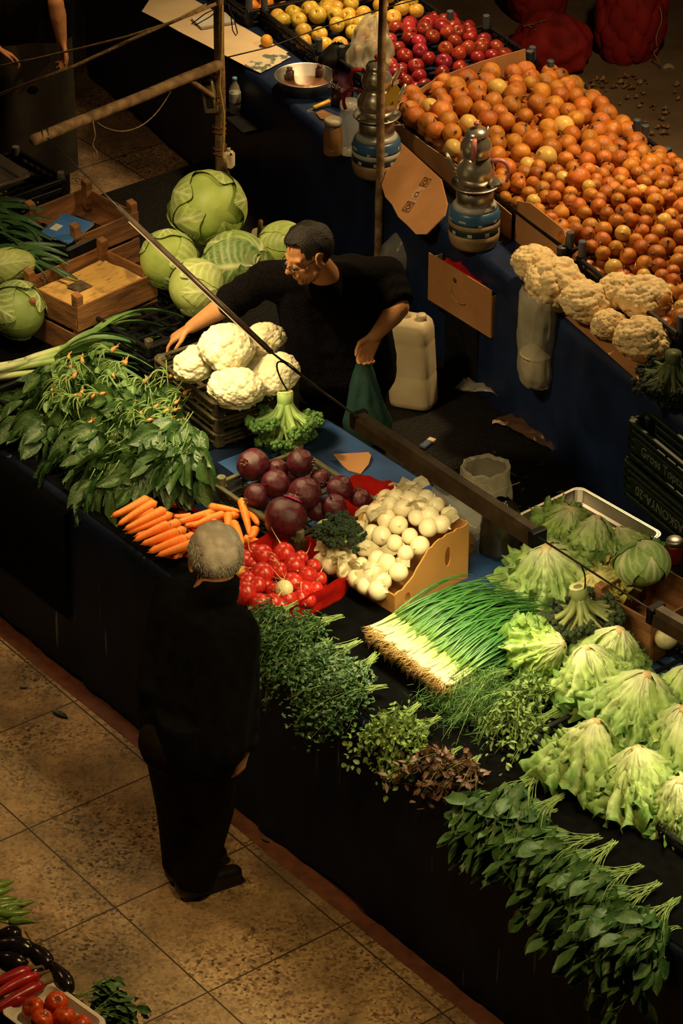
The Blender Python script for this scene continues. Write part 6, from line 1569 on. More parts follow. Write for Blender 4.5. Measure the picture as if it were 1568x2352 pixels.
G().tube([(-.012, -.004, .03), (-.014, -.006, .06), (-.004, -.004, .085)], .003, 6).obj('hook', M_DARKMETAL, t)
t = thing('small_box', 'small white carton with a pen behind the yellow tag', 'box', at(908, 190, ZT + .03), (0, 0, R(30))); G().box(.07, .05, .05, (0, 0, .025), bev=.002).obj('carton_body', M_PAPER, t, smooth=False)
tag(G().tube([at(898, 200, ZT + .1), at(910, 170, ZT + .13)], .004, 6).obj('pen', M_BLACK), 'dark pen sticking up behind the yellow price tag', 'pen')

# ------------------------------------------------------------------ red sacks on the far floor
M_SACK = mat('red_mesh_sack', (.46, .018, .016), (.28, .010, .011), 7, .7, .5, 160)
def sack(label, loc, rot, dims, seed, full=True):
    rs = np.random.RandomState(seed)
    bm = bmesh.new(); bmesh.ops.create_icosphere(bm, subdivisions=6, radius=1.0)
    P_ = np.array([v.co[:] for v in bm.verts]); F = [tuple(v.index for v in f.verts) for f in bm.faces]; bm.free()
    n = 70; i = np.arange(n) + .5; z = 1 - 2 * i / n; ph = i * 2.39996; C = np.stack([np.sqrt(1 - z * z) * np.cos(ph), np.sqrt(1 - z * z) * np.sin(ph), z], 1) + rs.normal(0, .06, (n, 3)); C /= np.linalg.norm(C, axis=1, keepdims=True)
    d = np.arccos(np.clip(P_ @ C.T, -1, 1)).min(1)
    r = 1 + (.11 if full else .03) * np.sqrt(np.clip(1 - (d / .26) ** 2, 0, 1)) + np.array([.10 * noise3(p, 1.5, seed) for p in P_])
    if not full: r = r * (1 + np.array([.14 * noise3(p, 2.5, seed + 5) for p in P_]))
    Q = P_ * r[:, None] * np.array(dims)[None]
    Q[:, 2] = np.maximum(Q[:, 2], -dims[2] * .8) + dims[2] * .8
    t = thing('onion_sack', label, 'sack', loc, rot, 'red mesh sacks on the far floor')
    g = G(); g.add([tuple(q) for q in Q], F); g.obj('mesh_sack', M_SACK, t)
    return t
t = sack('tall bulging red mesh sack of onions on the far floor', at(1440, 150, .0) + Vector((0, .12, 0)), (0, R(4), 0), (.20, .18, .34), 1)
G().tube(bez((.14, -.16, .40), (.20, -.2, .30), (.10, -.2, .25), (.16, -.19, .15), 8) + bez((.16, -.19, .15), (.10, -.2, .1), (.18, -.2, .12), (.19, -.18, .02), 6), .004, 5).obj('string', mat('pink_string', (.5, .28, .2), None, 20, .8), t)
t = sack('limp red mesh sack with frayed pale ties lying before the others', at(1275, 165, 0) + Vector((0, .06, 0)), (0, R(-8), R(-30)), (.25, .16, .19), 2, False)
g = G(); rs = np.random.RandomState(4)
for k in range(9): s = Vector((-.05, -.1, .27)); g.tube([s, s + Vector((rs.uniform(-.05, .05), rs.uniform(-.03, .03), rs.uniform(0, .06))), s + Vector((rs.uniform(-.08, .08), rs.uniform(-.05, .02), rs.uniform(-.02, .08)))], .0028, 4)
g.obj('frayed_tie', M_ROPE, t)
sack('dark red mesh sack of onions farthest back at the top edge', at(1235, 60, 0) + Vector((0, .12, 0)), (0, 0, 1), (.19, .18, .22), 3)
g = G(); rs = np.random.RandomState(6)
for k in range(90):
    px = rs.uniform(1335, 1560) if k > 30 else rs.uniform(1330, 1480); py = rs.uniform(185, 320) if k > 30 else rs.uniform(175, 225)
    c = at(px, py, .008); X, Y, Z = frame_of((rs.normal(0, .3), rs.normal(0, .3), 1)); s = rs.uniform(.006, .022)
    g.grid(lambda a, b: c + X * (a - .5) * s * 2 + Y * (b - .5) * s * 1.3 + Z * (.012 * ((a - .5) ** 2 + (b - .5) ** 2) * 4), 3, 3)
tag(g.obj('onion_peel', mat('dry_onion_peel', (.45, .26, .10), (.26, .12, .05), 20, .6)), 'dry onion peel scattered over the far floor', 'onion peel', kind='stuff')
tag(G().grid(lambda a, b: at(1535, 152, .01) + Vector(((a - .5) * .07, (b - .5) * .05, .03 * (1 - ((a - .5) ** 2 + (b - .5) ** 2) * 4) * .6)), 8, 6).obj('leaf', mat('dry_pale_leaf', (.5, .36, .2), None, 20, .7)), 'pale curled leaf on the floor beside the tall red sack', 'leaf')
# ------------------------------------------------------------------ people
M_SKIN = mat('skin', (.64, .30, .125), (.56, .25, .10), 30, .55, .12, 120, sss=.12)
M_SKIND = mat('older_skin', (.46, .22, .12), (.38, .17, .09), 30, .6, .2, 100, sss=.1)
M_KNIT = mat('black_knit', (.006, .0045, .005), (.002, .0015, .002), 90, .95, .5, 120, spec=.1)
M_JACK = mat('black_jacket', (.0045, .004, .0045), (.002, .002, .0025), 20, .9, .3, 30, spec=.08)
M_TROU = mat('dark_trousers', (.012, .008, .006), (.006, .004, .003), 12, .9, .3, 60, spec=.08)
M_SHOE = mat('black_leather', (.010, .009, .009), (.006, .005, .005), 10, .35)
M_HAIRB = mat('black_hair', (.016, .010, .008), (.006, .004, .003), 60, .5, .5, 200)
M_HAIRG = mat('grey_hair', (.74, .70, .66), (.52, .48, .45), 30, .7, .4, 160)
def blend(name, g, m, parent, voxel, smooth=5):
    """closed shapes flowed together into one continuous surface"""
    o = g.obj(name, m, None)
    r = o.modifiers.new('r', 'REMESH'); r.mode = 'VOXEL'; r.voxel_size = voxel; r.use_smooth_shade = True
    s = o.modifiers.new('s', 'SMOOTH'); s.factor = .5; s.iterations = smooth
    bpy.context.view_layer.update()
    dg = bpy.context.evaluated_depsgraph_get()
    me = bpy.data.meshes.new_from_object(o.evaluated_get(dg))
    old = o.data; o.modifiers.clear(); o.data = me; bpy.data.meshes.remove(old)
    me.name = name
    if not me.materials: me.materials.append(m)
    me.polygons.foreach_set('use_smooth', [True] * len(me.polygons))
    if parent: o.parent = parent
    return o
def basis(fwd, up):
    f = Vector(fwd).normalized(); r = f.cross(Vector(up)).normalized(); u = r.cross(f)
    return Matrix((r, f, u)).transposed()          # columns: right, forward, up
def head_geo(g, c, fwd, up, s=1.0):
    """head with face; returns a function from head space (right, forward, up) to the world"""
    Bm = basis(fwd, up); c = Vector(c)
    H = lambda x, y, z: c + Bm @ Vector((x * s, y * s, z * s))
    M4 = Bm.to_4x4()
    def ell(p, r): g.ball(H(*p), tuple(k * s for k in r), 20, 14, Bm.to_4x4())
    ell((0, -.012, .03), (.074, .094, .082)); ell((0, .022, -.03), (.058, .066, .070))     # skull, face
    ell((0, .050, -.078), (.036, .034, .030)); ell((0, .070, -.092), (.018, .018, .016))   # jaw, chin
    for q in (-1, 1):
        ell((q * .040, .058, -.024), (.022, .022, .020))                                      # cheek
        g.capsule(H(q * .014, .082, .022), H(q * .052, .068, .022), .010 * s, .009 * s)      # brow
        g.capsule(H(q * .050, .02, -.06), H(q * .026, .058, -.088), .018 * s, .016 * s)      # jaw line
        g.capsule(H(q * .030, .083, -.004), H(q * .030, .0832, -.004), .0135 * s, .0135 * s)     # lid
        # ear
        for k in range(9):
            a = -1.9 + k * .55
            g.ball(H(q * .089, -.004 + .017 * math.cos(a), .0 + .030 * math.sin(a)), .0088 * s, 8, 6)
        ell((q * .082, -.002, -.002), (.009, .016, .026)); ell((q * .084, .004, -.028), (.009, .010, .011))
    g.capsule(H(0, .088, .012), H(0, .112, -.022), .008 * s, .013 * s)                        # nose
    for q in (-1, 1): g.ball(H(q * .011, .098, -.028), .0085 * s, 8, 6)
    g.capsule(H(-.017, .088, -.054), H(.017, .088, -.054), .0075 * s, .0075 * s); g.capsule(H(-.014, .087, -.066), H(.014, .087, -.066), .0085 * s, .0085 * s)   # lips
    return H
def hand_geo(g, wrist, d, palm_n, thumb_side, curl=(.35, .4, .45, .5), s=1.0, thumb_curl=.4, spread=.07):
    """d: along the hand, palm_n: out of the palm, thumb_side: towards the thumb"""
    w = Vector(wrist); d = Vector(d).normalized(); n = Vector(palm_n); n = (n - d * n.dot(d)).normalized(); t = Vector(thumb_side); t = (t - d * t.dot(d) - n * t.dot(n)).normalized()
    for k in range(4):
        off = (1.5 - k) * .020 * s
        g.capsule(w + t * off * .6, w + d * .085 * s + t * off, .016 * s, .0125 * s, 10)
    for k, (L, cu) in enumerate(zip((.070, .080, .074, .058), curl)):
        off = (1.5 - k) * .021 * s; p = w + d * .088 * s + t * off; dd = (d + t * (1.5 - k) * spread).normalized(); ang = 0
        for seg, fr, ra, rb in ((0, .45, .0095, .0088), (1, .30, .0086, .0080), (2, .25, .0078, .0066)):
            ang += cu * (1.0 if seg else .8)
            e = dd * math.cos(ang) + n * math.sin(ang); q = p + e * L * fr * s
            g.capsule(p, q, ra * s, rb * s, 9); p = q
    p = w + d * .018 * s + t * .026 * s; e = (d * .62 + t * .75 + n * .28).normalized()
    q = p + e * .042 * s; g.capsule(p, q, .0145 * s, .0115 * s, 9)
    e = (d * (.9 - .2 * thumb_curl) + t * (.45 - .5 * thumb_curl) + n * .5 * thumb_curl).normalized(); p2 = q + e * .031 * s; g.capsule(q, p2, .0112 * s, .0098 * s, 9)
    e = (e + n * .3 * thumb_curl - t * .2).normalized(); g.capsule(p2, p2 + e * .024 * s, .0096 * s, .0078 * s, 9)
def torso_geo(g, neck, shL, shR, pelvis, r_ch, r_waist, r_hip, sh_r, pad=0.0, belly=None, fwd=None):
    neck, shL, shR, pelvis = map(Vector, (neck, shL, shR, pelvis)); sc = (shL + shR) / 2; ax = (shL - shR).normalized()
    for t, w, r in ((.10, .60, r_ch * .8), (.28, .52, r_ch), (.46, .44, r_ch * .98), (.64, .36, r_waist), (.82, .38, r_waist), (1.0, .46, r_hip)):
        c = sc.lerp(pelvis, t); hw = w * (shL - shR).length * .5
        g.capsule(c - ax * hw * .72, c + ax * hw * .72, r + pad, r + pad, 16)
    for t in (0, .25, .5, .75):
        c = sc.lerp(pelvis, .1 + t * .8); c2 = sc.lerp(pelvis, .1 + (t + .25) * .8)
        for q in (-.5, 0, .5): g.capsule(c + ax * q * .2, c2 + ax * q * .2, r_waist + pad, r_waist + pad, 12)
    g.capsule(shL, shR, sh_r + pad, sh_r + pad, 14)
    for s_ in (shL, shR): g.capsule(neck.lerp(sc, .35), s_, sh_r * .95 + pad, sh_r + pad, 14); g.capsule(s_, sc.lerp(pelvis, .30), sh_r + pad, r_ch * .8 + pad, 14)
def eye(parent, H, q, s=1.0):
    o = G().ball(H(q * .030, .088, -.004), .0105 * s, 12, 8).obj('eye', mat('eye_white', (.22, .14, .09), None, 5, .4), parent); G().ball(H(q * .030, .0955, -.007), .0048 * s, 8, 6).obj('iris', M_BLACK, o)
def strands(g, H, pts, n, L, rs, flow, r=.0013, lift=.004):
    for k in range(n):
        p = pts[rs.randint(len(pts))]; x, y, z = p
        path = []
        q = Vector(p)
        for i in range(5):
            path.append(H(*q)); f = Vector(flow(q)); f = f - q.normalized() * f.dot(q.normalized()); f.normalize()
            q = q + f * L / 4 + Vector(rs.normal(0, .0012, 3)); 
        g.tube(path, [r, r, r, r * .8, r * .3], 3)
def skull_pts(n, keep, rx=.078, ry=.098, rz=.086, c=(0, -.012, .03)):
    out = []
    for k in range(n):
        z = 1 - 2 * (k + .5) / n; a = k * 2.39996; rr = math.sqrt(1 - z * z); p = (c[0] + rx * rr * math.cos(a), c[1] + ry * rr * math.sin(a), c[2] + rz * z)
        if keep(*p): out.append(p)
    return out
def hair_shell(name, m, parent, H, keep, grow, rs_seed, flow, n_str, L, r, rx=.078, ry=.098, rz=.086):
    """cap of hair hugging the skull, its surface carried by separate strands"""
    g = G(); nu, nv = 56, 34; idx = {}; vs_ = []
    c = (0, -.012, .03)
    for j in range(nv + 1):
        for i in range(nu):
            th = math.pi * j / nv; a = 2 * math.pi * i / nu
            p = Vector((c[0] + rx * math.sin(th) * math.cos(a), c[1] + ry * math.sin(th) * math.sin(a), c[2] + rz * math.cos(th)))
            k = grow(*p) + .0022 * noise3(p, 60, rs_seed) + .006 * noise3((p.x * 2, p.y, p.z * .6), 24, rs_seed); d = (p - Vector(c)).normalized()
            idx[(i, j)] = len(vs_); vs_.append((p + d * k, keep(*p)))
    fs = [(idx[(i, j)], idx[((i + 1) % nu, j)], idx[((i + 1) % nu, j + 1)], idx[(i, j + 1)]) for j in range(nv) for i in range(nu) if sum(vs_[idx[q]][1] for q in ((i, j), ((i + 1) % nu, j), ((i + 1) % nu, j + 1), (i, j + 1))) >= 3]
    g.add([H(*p) for p, k in vs_], fs)
    strands(g, H, skull_pts(900, keep, rx + .003, ry + .003, rz + .003), n_str, L, np.random.RandomState(rs_seed), flow, r)
    return g.obj(name, m, parent)

# ---- the seller behind the front stall
SV = thing('person', 'seller in black jumper and glasses leaning behind the front stall, holding a green bag', 'person', at(790, 860, .9) * 1.0)
SV.location = (0, 0, 0)
hc = at(708, 583, 1.60)
fw = Vector((-.80, -.52, -.30)); upv = Vector((-.12, .05, 1))
g = G()
Hs = head_geo(g, hc, fw, upv, 1.03)
neck, shR, shL, pel = at(745, 632, 1.46), at(612, 640, 1.38), at(888, 630, 1.38), at(790, 850, .93)
elR, wrR = at(520, 700, 1.20), at(438, 752, 1.09)
elL, wrL = at(916, 706, 1.29), at(862, 770, 1.19)
g.capsule(Hs(0, -.02, -.06), neck, .056, .064, 16)
torso_geo(g, neck, shL, shR, pel, .115, .118, .128, .062)
for s_, e, w in ((shR, elR, wrR), (shL, elL, wrL)):
    g.capsule(s_, e, .056, .046, 14); m_ = e.lerp(w, .3); g.capsule(e, m_, .045, .047, 14); g.capsule(m_, w, .046, .029, 14)
dR = (at(365, 782, 1.03) - wrR).normalized()
hand_geo(g, wrR + dR * .01, dR + Vector((0, 0, -.25)), Vector((.1, -.1, -1)), Vector((.3, -1, -.2)), (.45, .5, .55, .6), 1.02, .5, .12)
dL = (at(838, 815, 1.10) - wrL).normalized()
hand_geo(g, wrL + dL * .005, dL, Vector((.25, -.9, -.1)), Vector((-1, -.2, .2)), (.7, .85, .95, 1.0), 1.02, .7, .03)
ax = (shL - shR).normalized()
feetc = Vector((pel.x + .04, pel.y + .12, 0))
hipL, hipR = pel + ax * .09, pel - ax * .09
hipL.z = hipR.z = .88
ftL, ftR = Vector((hipL.x + .05, hipL.y + .10, .27)), Vector((hipR.x + .04, hipR.y + .10, .27))
fd = Vector((-.55, -.83, 0))
for h_, f_ in ((hipL, ftL), (hipR, ftR)):
    kn = h_.lerp(f_, .5) + fd * .03; g.capsule(h_, kn, .085, .06, 14); g.capsule(kn, f_, .058, .042, 14); g.capsule(f_, f_ + fd * .15 - Vector((0, 0, .05)), .04, .03, 12)
blend('body', g, M_SKIN, SV, .0062, 5)
for q in (-1, 1): eye(SV, Hs, q, 1.03)
g = G()
torso_geo(g, neck - Vector((0, 0, .02)), shL, shR, pel, .125, .128, .136, .070, .010)
g.capsule(neck.lerp((shL + shR) / 2, .2), neck - Vector((0, 0, .06)), .068, .08, 16)
for s_, e, w, f1 in ((shR, elR, wrR, .02), (shL, elL, wrL, -.02)):
    n_ = 8; path = [s_.lerp(e, k / n_) for k in range(n_)] + [e.lerp(w, f1)]
    rr = [.076 + .006 * math.sin(k * 2.1) for k in range(n_)] + [.062]
    g.tube(path, rr, 16); g.ball(s_, .078)
blend('jumper', g, M_KNIT, SV, .0095, 4)
g = G()
for h_, f_ in ((hipL, ftL), (hipR, ftR)):
    kn = h_.lerp(f_, .5) + fd * .03; g.capsule(h_, kn, .105, .08, 14); g.tube([kn, kn.lerp(f_, .5), f_ + Vector((0, 0, .01))], [.08, .072, .066], 14)
g.capsule(hipL, hipR, .115, .115, 14); g.capsule(pel - ax * .07, pel + ax * .07, .13, .13, 14)
blend('trousers', g, M_TROU, SV, .012, 3)
# apron front
for f_ in (ftL, ftR):
    g = G(); g.capsule(f_ + Vector((0, 0, -.05)) - fd * .05, f_ + fd * .17 - Vector((0, 0, .055)), .045, .036, 12); g.box(.09, .27, .03, (0, 0, 0), Matrix.Translation(f_ + fd * .06 - Vector((0, 0, .075))) @ Matrix.Rotation(math.atan2(fd.y, fd.x) - math.pi / 2, 4, 'Z'))
    blend('shoe', g, M_SHOE, SV, .009, 3)
front = lambda x, y, z: not (y > .045 + .25 * max(0, z - .075) * -1 and z < .085) and z > -.035 + max(0, y) * 1.4 and not (abs(x) > .068 and z < .025 and -.025 < y < .03)
hair_shell('hair', M_HAIRB, SV, Hs, front, lambda x, y, z: .012 + .010 * max(0, (z - .05) * 10) * (1 if y > -.06 else .6), 5, lambda q: (q.x * .4, .5 if q.z > .08 else -.2, -.9 if q.z < .06 else .25), 900, .022, .0011)
stub = lambda x, y, z: False
# short beard shadow along the jaw
g = G()
for q in (-1, 1):
    o_ = lambda u, v: Hs(q * (.0635 - .030 * u ** 2.2 + .002), .000 + .078 * u, -.045 - .035 * u - .028 * v + .012 * (1 - u) * (1 - v) * 2)
g = G()
brs = np.random.RandomState(4)
for k in range(160):
    q = brs.choice((-1, 1)); u = brs.rand(); v = brs.rand(); a = u * 1.25
    x = q * (.012 + .052 * math.cos(a) * 1.02); y = .012 + .084 * math.sin(a); z = -.055 - .045 * v * (1 - .2 * u) - .022 * u
    p = Vector((x, y, z)); c_ = Vector((0, .03, -.055)); dv = (p - c_).normalized()
    g.tube([Hs(*(c_ + dv * .050)), Hs(*(c_ + dv * .066 + Vector((0, .001, -.002))))], [.0008, .0005], 3)
g.obj('beard', M_HAIRB, SV)
# glasses
g = G()
for q in (-1, 1):
    ring = [Hs(q * .031 + .022 * math.cos(a), .1075 - .004 * abs(math.cos(a)), -.004 + .016 * math.sin(a)) for a in np.linspace(0, 2 * math.pi, 17)]
    g.tube(ring, .0016, 6, cap=False); g.tube([Hs(q * .053, .104, 0), Hs(q * .074, .08, .003), Hs(q * .083, .0, .006), Hs(q * .081, -.014, -.006)], .0017, 6)
g.tube([Hs(-.009, .1085, 0), Hs(0, .113, .003), Hs(.009, .1085, 0)], .0014, 6)
gl = g.obj('glasses', M_BLACK, SV)
g = G()
for q in (-1, 1): g.add([Hs(q * .031 + .021 * math.cos(a), .107, -.004 + .015 * math.sin(a)) for a in np.linspace(0, 2 * math.pi, 16)[:-1]], [tuple(range(15))])
g.obj('lens', mat('lens_glass', (.2, .2, .2), None, 4, .3, alpha=.08, spec=.1), gl)
# green bag held in his left hand
hp = at(834, 822, 1.085)
def hbag(a, b):
    th = a * 2 * math.pi; r = .012 + .10 * b ** .8 * (1 - .25 * max(0, b - .8) * 5); w = 1 + .18 * noise3((math.cos(th) * 2.5, math.sin(th) * 2.5, b * 3)) + .10 * noise3((math.cos(th) * 7, math.sin(th) * 7, b * 2))
    return hp + Vector((math.cos(th) * r * w * 1.05 + .02 * b, math.sin(th) * r * w * .7, .02 - .42 * b))
o = G().grid(hbag, 48, 26).obj('green_bag', mat('dark_green_film', (.05, .12, .10), (.03, .075, .065), 6, .22, .5, 16, alpha=.75, spec=.9)); tag(o, 'dark green plastic bag hanging from the seller\'s hand', 'plastic bag')
o = G().grid(lambda a, b: at(748 + 90 * a, 868 + 20 * a, .93 - .02 * a) + Vector((0, .0, -.14 * b * (1 - .5 * a) + .02 * noise3((a * 6, b * 5, 2)))), 20, 10).obj('green_film', MAT['dark_green_film']); tag(o, 'loose green plastic film spread beside the held bag', 'plastic film')

# ---- the grey haired man in the aisle
OM = thing('person', 'grey haired man in black jacket standing in the aisle with his back turned', 'person', (0, 0, 0))
hc = at(496, 1283, 1.50)
yaw = R(52); fw = Vector((math.cos(yaw), math.sin(yaw), -.50)); upv = Vector((math.cos(yaw) * .45, math.sin(yaw) * .45, 1))
fdir = Vector((math.cos(yaw), math.sin(yaw), 0)); rdir = Vector((fdir.y, -fdir.x, 0))
hy = R(104); fwh = Vector((math.cos(hy), math.sin(hy), -.42)); uph = Vector((math.cos(hy) * .38, math.sin(hy) * .38, 1))
g = G()
Ho = head_geo(g, hc, fwh, uph, 1.06)
base = hc - fdir * .055; base.z = 0
neck = base + Vector((0, 0, 1.36)) - fdir * .01
shL, shR = base - rdir * .16 + Vector((0, 0, 1.31)) - fdir * .01, base + rdir * .16 + Vector((0, 0, 1.29)) - fdir * .01
pel = at(438, 1688, .86)
elL, wrL = at(348, 1580, 1.03), at(352, 1655, .86)
elR, wrR = at(562, 1600, 1.00), at(562, 1718, .80)
g.capsule(Ho(0, -.03, -.05), neck, .055, .062, 16)
torso_geo(g, neck, shL, shR, pel, .105, .105, .12, .055)
for s_, e, w in ((shR, elR, wrR), (shL, elL, wrL)):
    g.capsule(s_, e, .05, .04, 14); m_ = e.lerp(w, .3); g.capsule(e, m_, .04, .042, 14); g.capsule(m_, w, .04, .027, 14)
dR = (at(546, 1775, .70) - wrR).normalized()
hand_geo(g, wrR + dR * .01, dR, -rdir * .9 - fdir * .2, fdir + rdir * .3, (.5, .6, .65, .7), 1.0, .6, .04)
dL = (at(352, 1672, .84) - wrL); dL = (fdir * .8 + rdir * .4 + Vector((0, 0, -.6))).normalized()
hand_geo(g, wrL, dL, rdir, fdir + Vector((0, 0, .4)), (.5, .6, .65, .7), 1.0, .5, .04)
hipL, hipR = at(398, 1702, .83), at(478, 1712, .83)
knL, knR = at(410, 1842, .46), at(486, 1850, .46)
anL, anR = at(420, 1975, .085), at(446, 2012, .085)
fL, fR = Vector((.80, .60, 0)), Vector((.88, .48, 0))
for h_, k_, a_, f_ in ((hipL, knL, anL, fL), (hipR, knR, anR, fR)):
    g.capsule(h_, k_, .08, .056, 14); g.capsule(k_, a_, .054, .04, 14); g.capsule(a_ - Vector((0, 0, .03)), a_ + f_ * .15 - Vector((0, 0, .05)), .036, .028, 12)
blend('body', g, M_SKIND, OM, .0065, 5)
for q in (-1, 1): eye(OM, Ho, q, 1.04)
g = G()
torso_geo(g, neck - Vector((0, 0, .02)), shL, shR, pel + Vector((0, 0, -.03)), .118, .122, .130, .062, .008)
g.tube([Ho(0, -.050, -.060), Ho(0, -.042, -.095), neck + Vector((0, 0, -.02)), neck + Vector((0, 0, -.08))], [.070, .072, .082, .10], 18)
for s_, e, w in ((shR, elR, wrR), (shL, elL, wrL)):
    path = [s_.lerp(e, k / 6) for k in range(6)] + [e.lerp(w, k / 6) for k in range(7)]
    g.tube(path, [.068 - .0016 * k + .004 * math.sin(k * 2.4) for k in range(13)], 16); g.ball(s_, .068)
sc = (hipL + hipR) / 2
g.tube([pel + Vector((0, 0, .12)), pel + Vector((0, 0, 0)), pel + Vector((.0, 0, -.10))], [.15, .160, .155], 24, flat=.85)
o = blend('jacket', g, M_JACK, OM, .0095, 4)
g = G()
for h_, k_, a_ in ((hipL, knL, anL), (hipR, knR, anR)):
    g.capsule(h_, k_, .112, .088, 14); g.tube([k_, k_.lerp(a_, .5), k_.lerp(a_, .9), a_ + Vector((0, 0, -.02))], [.088, .083, .082, .082], 16)
g.capsule(hipL, hipR, .13, .13, 14)
blend('trousers', g, M_TROU, OM, .011, 3)
G().lathe([(.008, 0), (.009, .002), (.005, .004), (.0001, .004)], 12, Matrix.Translation(at(491, 1706, .80) - fdir * .005 + Vector((0, -.155, .0))) @ Matrix.Rotation(R(90), 4, 'X')).obj('rivet', M_ALU, OM)
for a_, f_ in ((anL, fL), (anR, fR)):
    g = G(); g.capsule(a_ - Vector((0, 0, .035)) - f_ * .035, a_ + f_ * .165 - Vector((0, 0, .048)), .046, .036, 12); g.capsule(a_ - f_ * .02, a_ + f_ * .05 - Vector((0, 0, .02)), .048, .04, 12)
    g.box(.088, .265, .022, (0, 0, 0), Matrix.Translation(Vector((a_.x, a_.y, .012)) + f_ * .07) @ Matrix.Rotation(math.atan2(f_.y, f_.x) - math.pi / 2, 4, 'Z'), bev=.01)
    blend('shoe', g, M_SHOE, OM, .008, 3)
back = lambda x, y, z: not (y > .055 and z < .075) and z > -.10 + max(0, y + .03) * 1.6 and not (abs(x) > .066 and z < .03 and -.028 < y < .04)
hair_shell('hair', M_HAIRG, OM, Ho, back, lambda x, y, z: (.011 + (.006 if z < .05 else .002)) * (.45 if abs(x) > .052 and z < .06 else 1), 9, lambda q: (q.x * 1.2 + .2 * math.sin(q.y * 60), -.35 if q.z > .06 else .15, -.9 if q.z < .08 else -.1), 4200, .036, .0012)

# ---- the figure standing in the dark at the top left
DF = thing('person', 'person in dark apron at the top left with bare forearms', 'person', (0, 0, 0))
b0 = at(75, 205, .86); b0.z = 0
g = G(); px_ = Vector((1, 0, 0)); up_ = Vector((0, 0, 1)); fdw = Vector((.2, -.98, 0)); rd = Vector((-.98, -.2, 0))
Hd = head_geo(g, b0 + up_ * 1.62, fdw, up_, 1.03)
nk = b0 + up_ * 1.46; sl, sr = b0 - rd * .2 + up_ * 1.40, b0 + rd * .2 + up_ * 1.40; pl = b0 + up_ * .92
g.capsule(Hd(0, -.02, -.05), nk, .055, .062); torso_geo(g, nk, sl, sr, pl, .115, .12, .13, .06)
pd = b0 + fdw * .24
e1, w1 = at_plane(128, 5, pd, fdw), at_plane(142, 95, pd, fdw)
e2, w2 = at_plane(-50, 60, pd, fdw), at_plane(-10, 110, pd, fdw)
for s_, e, w in ((sl, e1, w1), (sr, e2, w2)): g.capsule(s_, e, .052, .043); g.capsule(e, e.lerp(w, .35), .043, .044); g.capsule(e.lerp(w, .35), w, .044, .028)
hand_geo(g, w1, at_plane(152, 150, pd, fdw) - w1, Vector((-.8, -.4, 0)), fdw, (.4, .45, .5, .6)); hand_geo(g, w2, at_plane(40, 135, pd, fdw) - w2, Vector((.1, -.3, -1)), Vector((.5, -1, .2)), (.35, .4, .45, .5))
for q in (-1, 1):
    h_ = pl + rd * .09 * q; k_ = h_ - up_ * .43; a_ = k_ - up_ * .41; g.capsule(h_, k_, .085, .06); g.capsule(k_, a_, .058, .042); g.capsule(a_, a_ + fdw * .14 - up_ * .045, .038, .03)
blend('body', g, M_SKIN, DF, .008, 4)
g = G(); torso_geo(g, nk - up_ * .02, sl, sr, pl, .125, .13, .14, .07, .01)
for s_, e in ((sl, e1), (sr, e2)): g.tube([s_.lerp(e, k / 5) for k in range(6)], [.08, .078, .074, .07, .066, .062], 14)
blend('jumper', g, M_KNIT, DF, .014, 3)
g = G()
for q in (-1, 1):
    h_ = pl + rd * .09 * q; k_ = h_ - up_ * .43; a_ = k_ - up_ * .40; g.capsule(h_, k_, .11, .085); g.capsule(k_, a_, .085, .075)
g.capsule(pl - rd * .09, pl + rd * .09, .125, .125); blend('trousers', g, M_TROU, DF, .015, 3)
G().grid(lambda a, b: b0 + fdw * (.165 + .02 * math.sin(a * 9)) + rd * (.26 * (a - .5) * 1.6) - fdw * .25 * (a - .5) ** 2 + up_ * (1.18 - .75 * b), 16, 10).obj('apron', mat('olive_apron', (.035, .026, .014), (.02, .015, .009), 8, .9), DF)

# ------------------------------------------------------------------ stall at the bottom left
O3 = W1(1.1, -1.9, 0)
def W3(u, v, z): return W1(u, v, z)
counter('timber counter corner of the opposite stall at the bottom left', W3, 0.35, 3.2, -2.75, -1.86, YAW1)
pa = lambda x, y, z=.90: at(x, y, z)
o = G().grid(lambda a, b: W3(.34 + 2.86 * a, -2.76 + .93 * b, ZT + .002 + .004 * noise3((a * 20, b * 8, 1)) - (.10 * max(0, b - .95) * 20)), 60, 24).obj('black_sheet', M_SHEET); tag(o, 'black plastic sheet over the counter at the bottom left', 'plastic sheet')
tag(G().tube([pa(60, 2140, .875), pa(110, 2215, .875), pa(150, 2265, .875), pa(185, 2298, .875), pa(230, 2352, .875)], .006, 6).obj('crate_rail', mat('pale_rail', (.45, .26, .08), None, 8, .6)), 'thin pale wooden edging strip along the bottom left counter', 'edging')
M_PEPG = mat('green_pepper_skin', (.16, .26, .05), (.10, .18, .03), 6, .3, .08, 30, vary=.2)
M_PEPR = mat('red_pepper_skin', (.36, .012, .018), (.25, .008, .012), 6, .28, .08, 30, vary=.15)
M_AUB = mat('aubergine_skin', (.012, .008, .012), (.008, .005, .008), 6, .2)
M_TOM = mat('orange_tomato_skin', (.62, .085, .010), (.45, .03, .008), 3, .3, .05, 20, vary=.1)
M_CALYX = mat('brown_calyx', (.16, .085, .03), (.09, .05, .02), 20, .7)
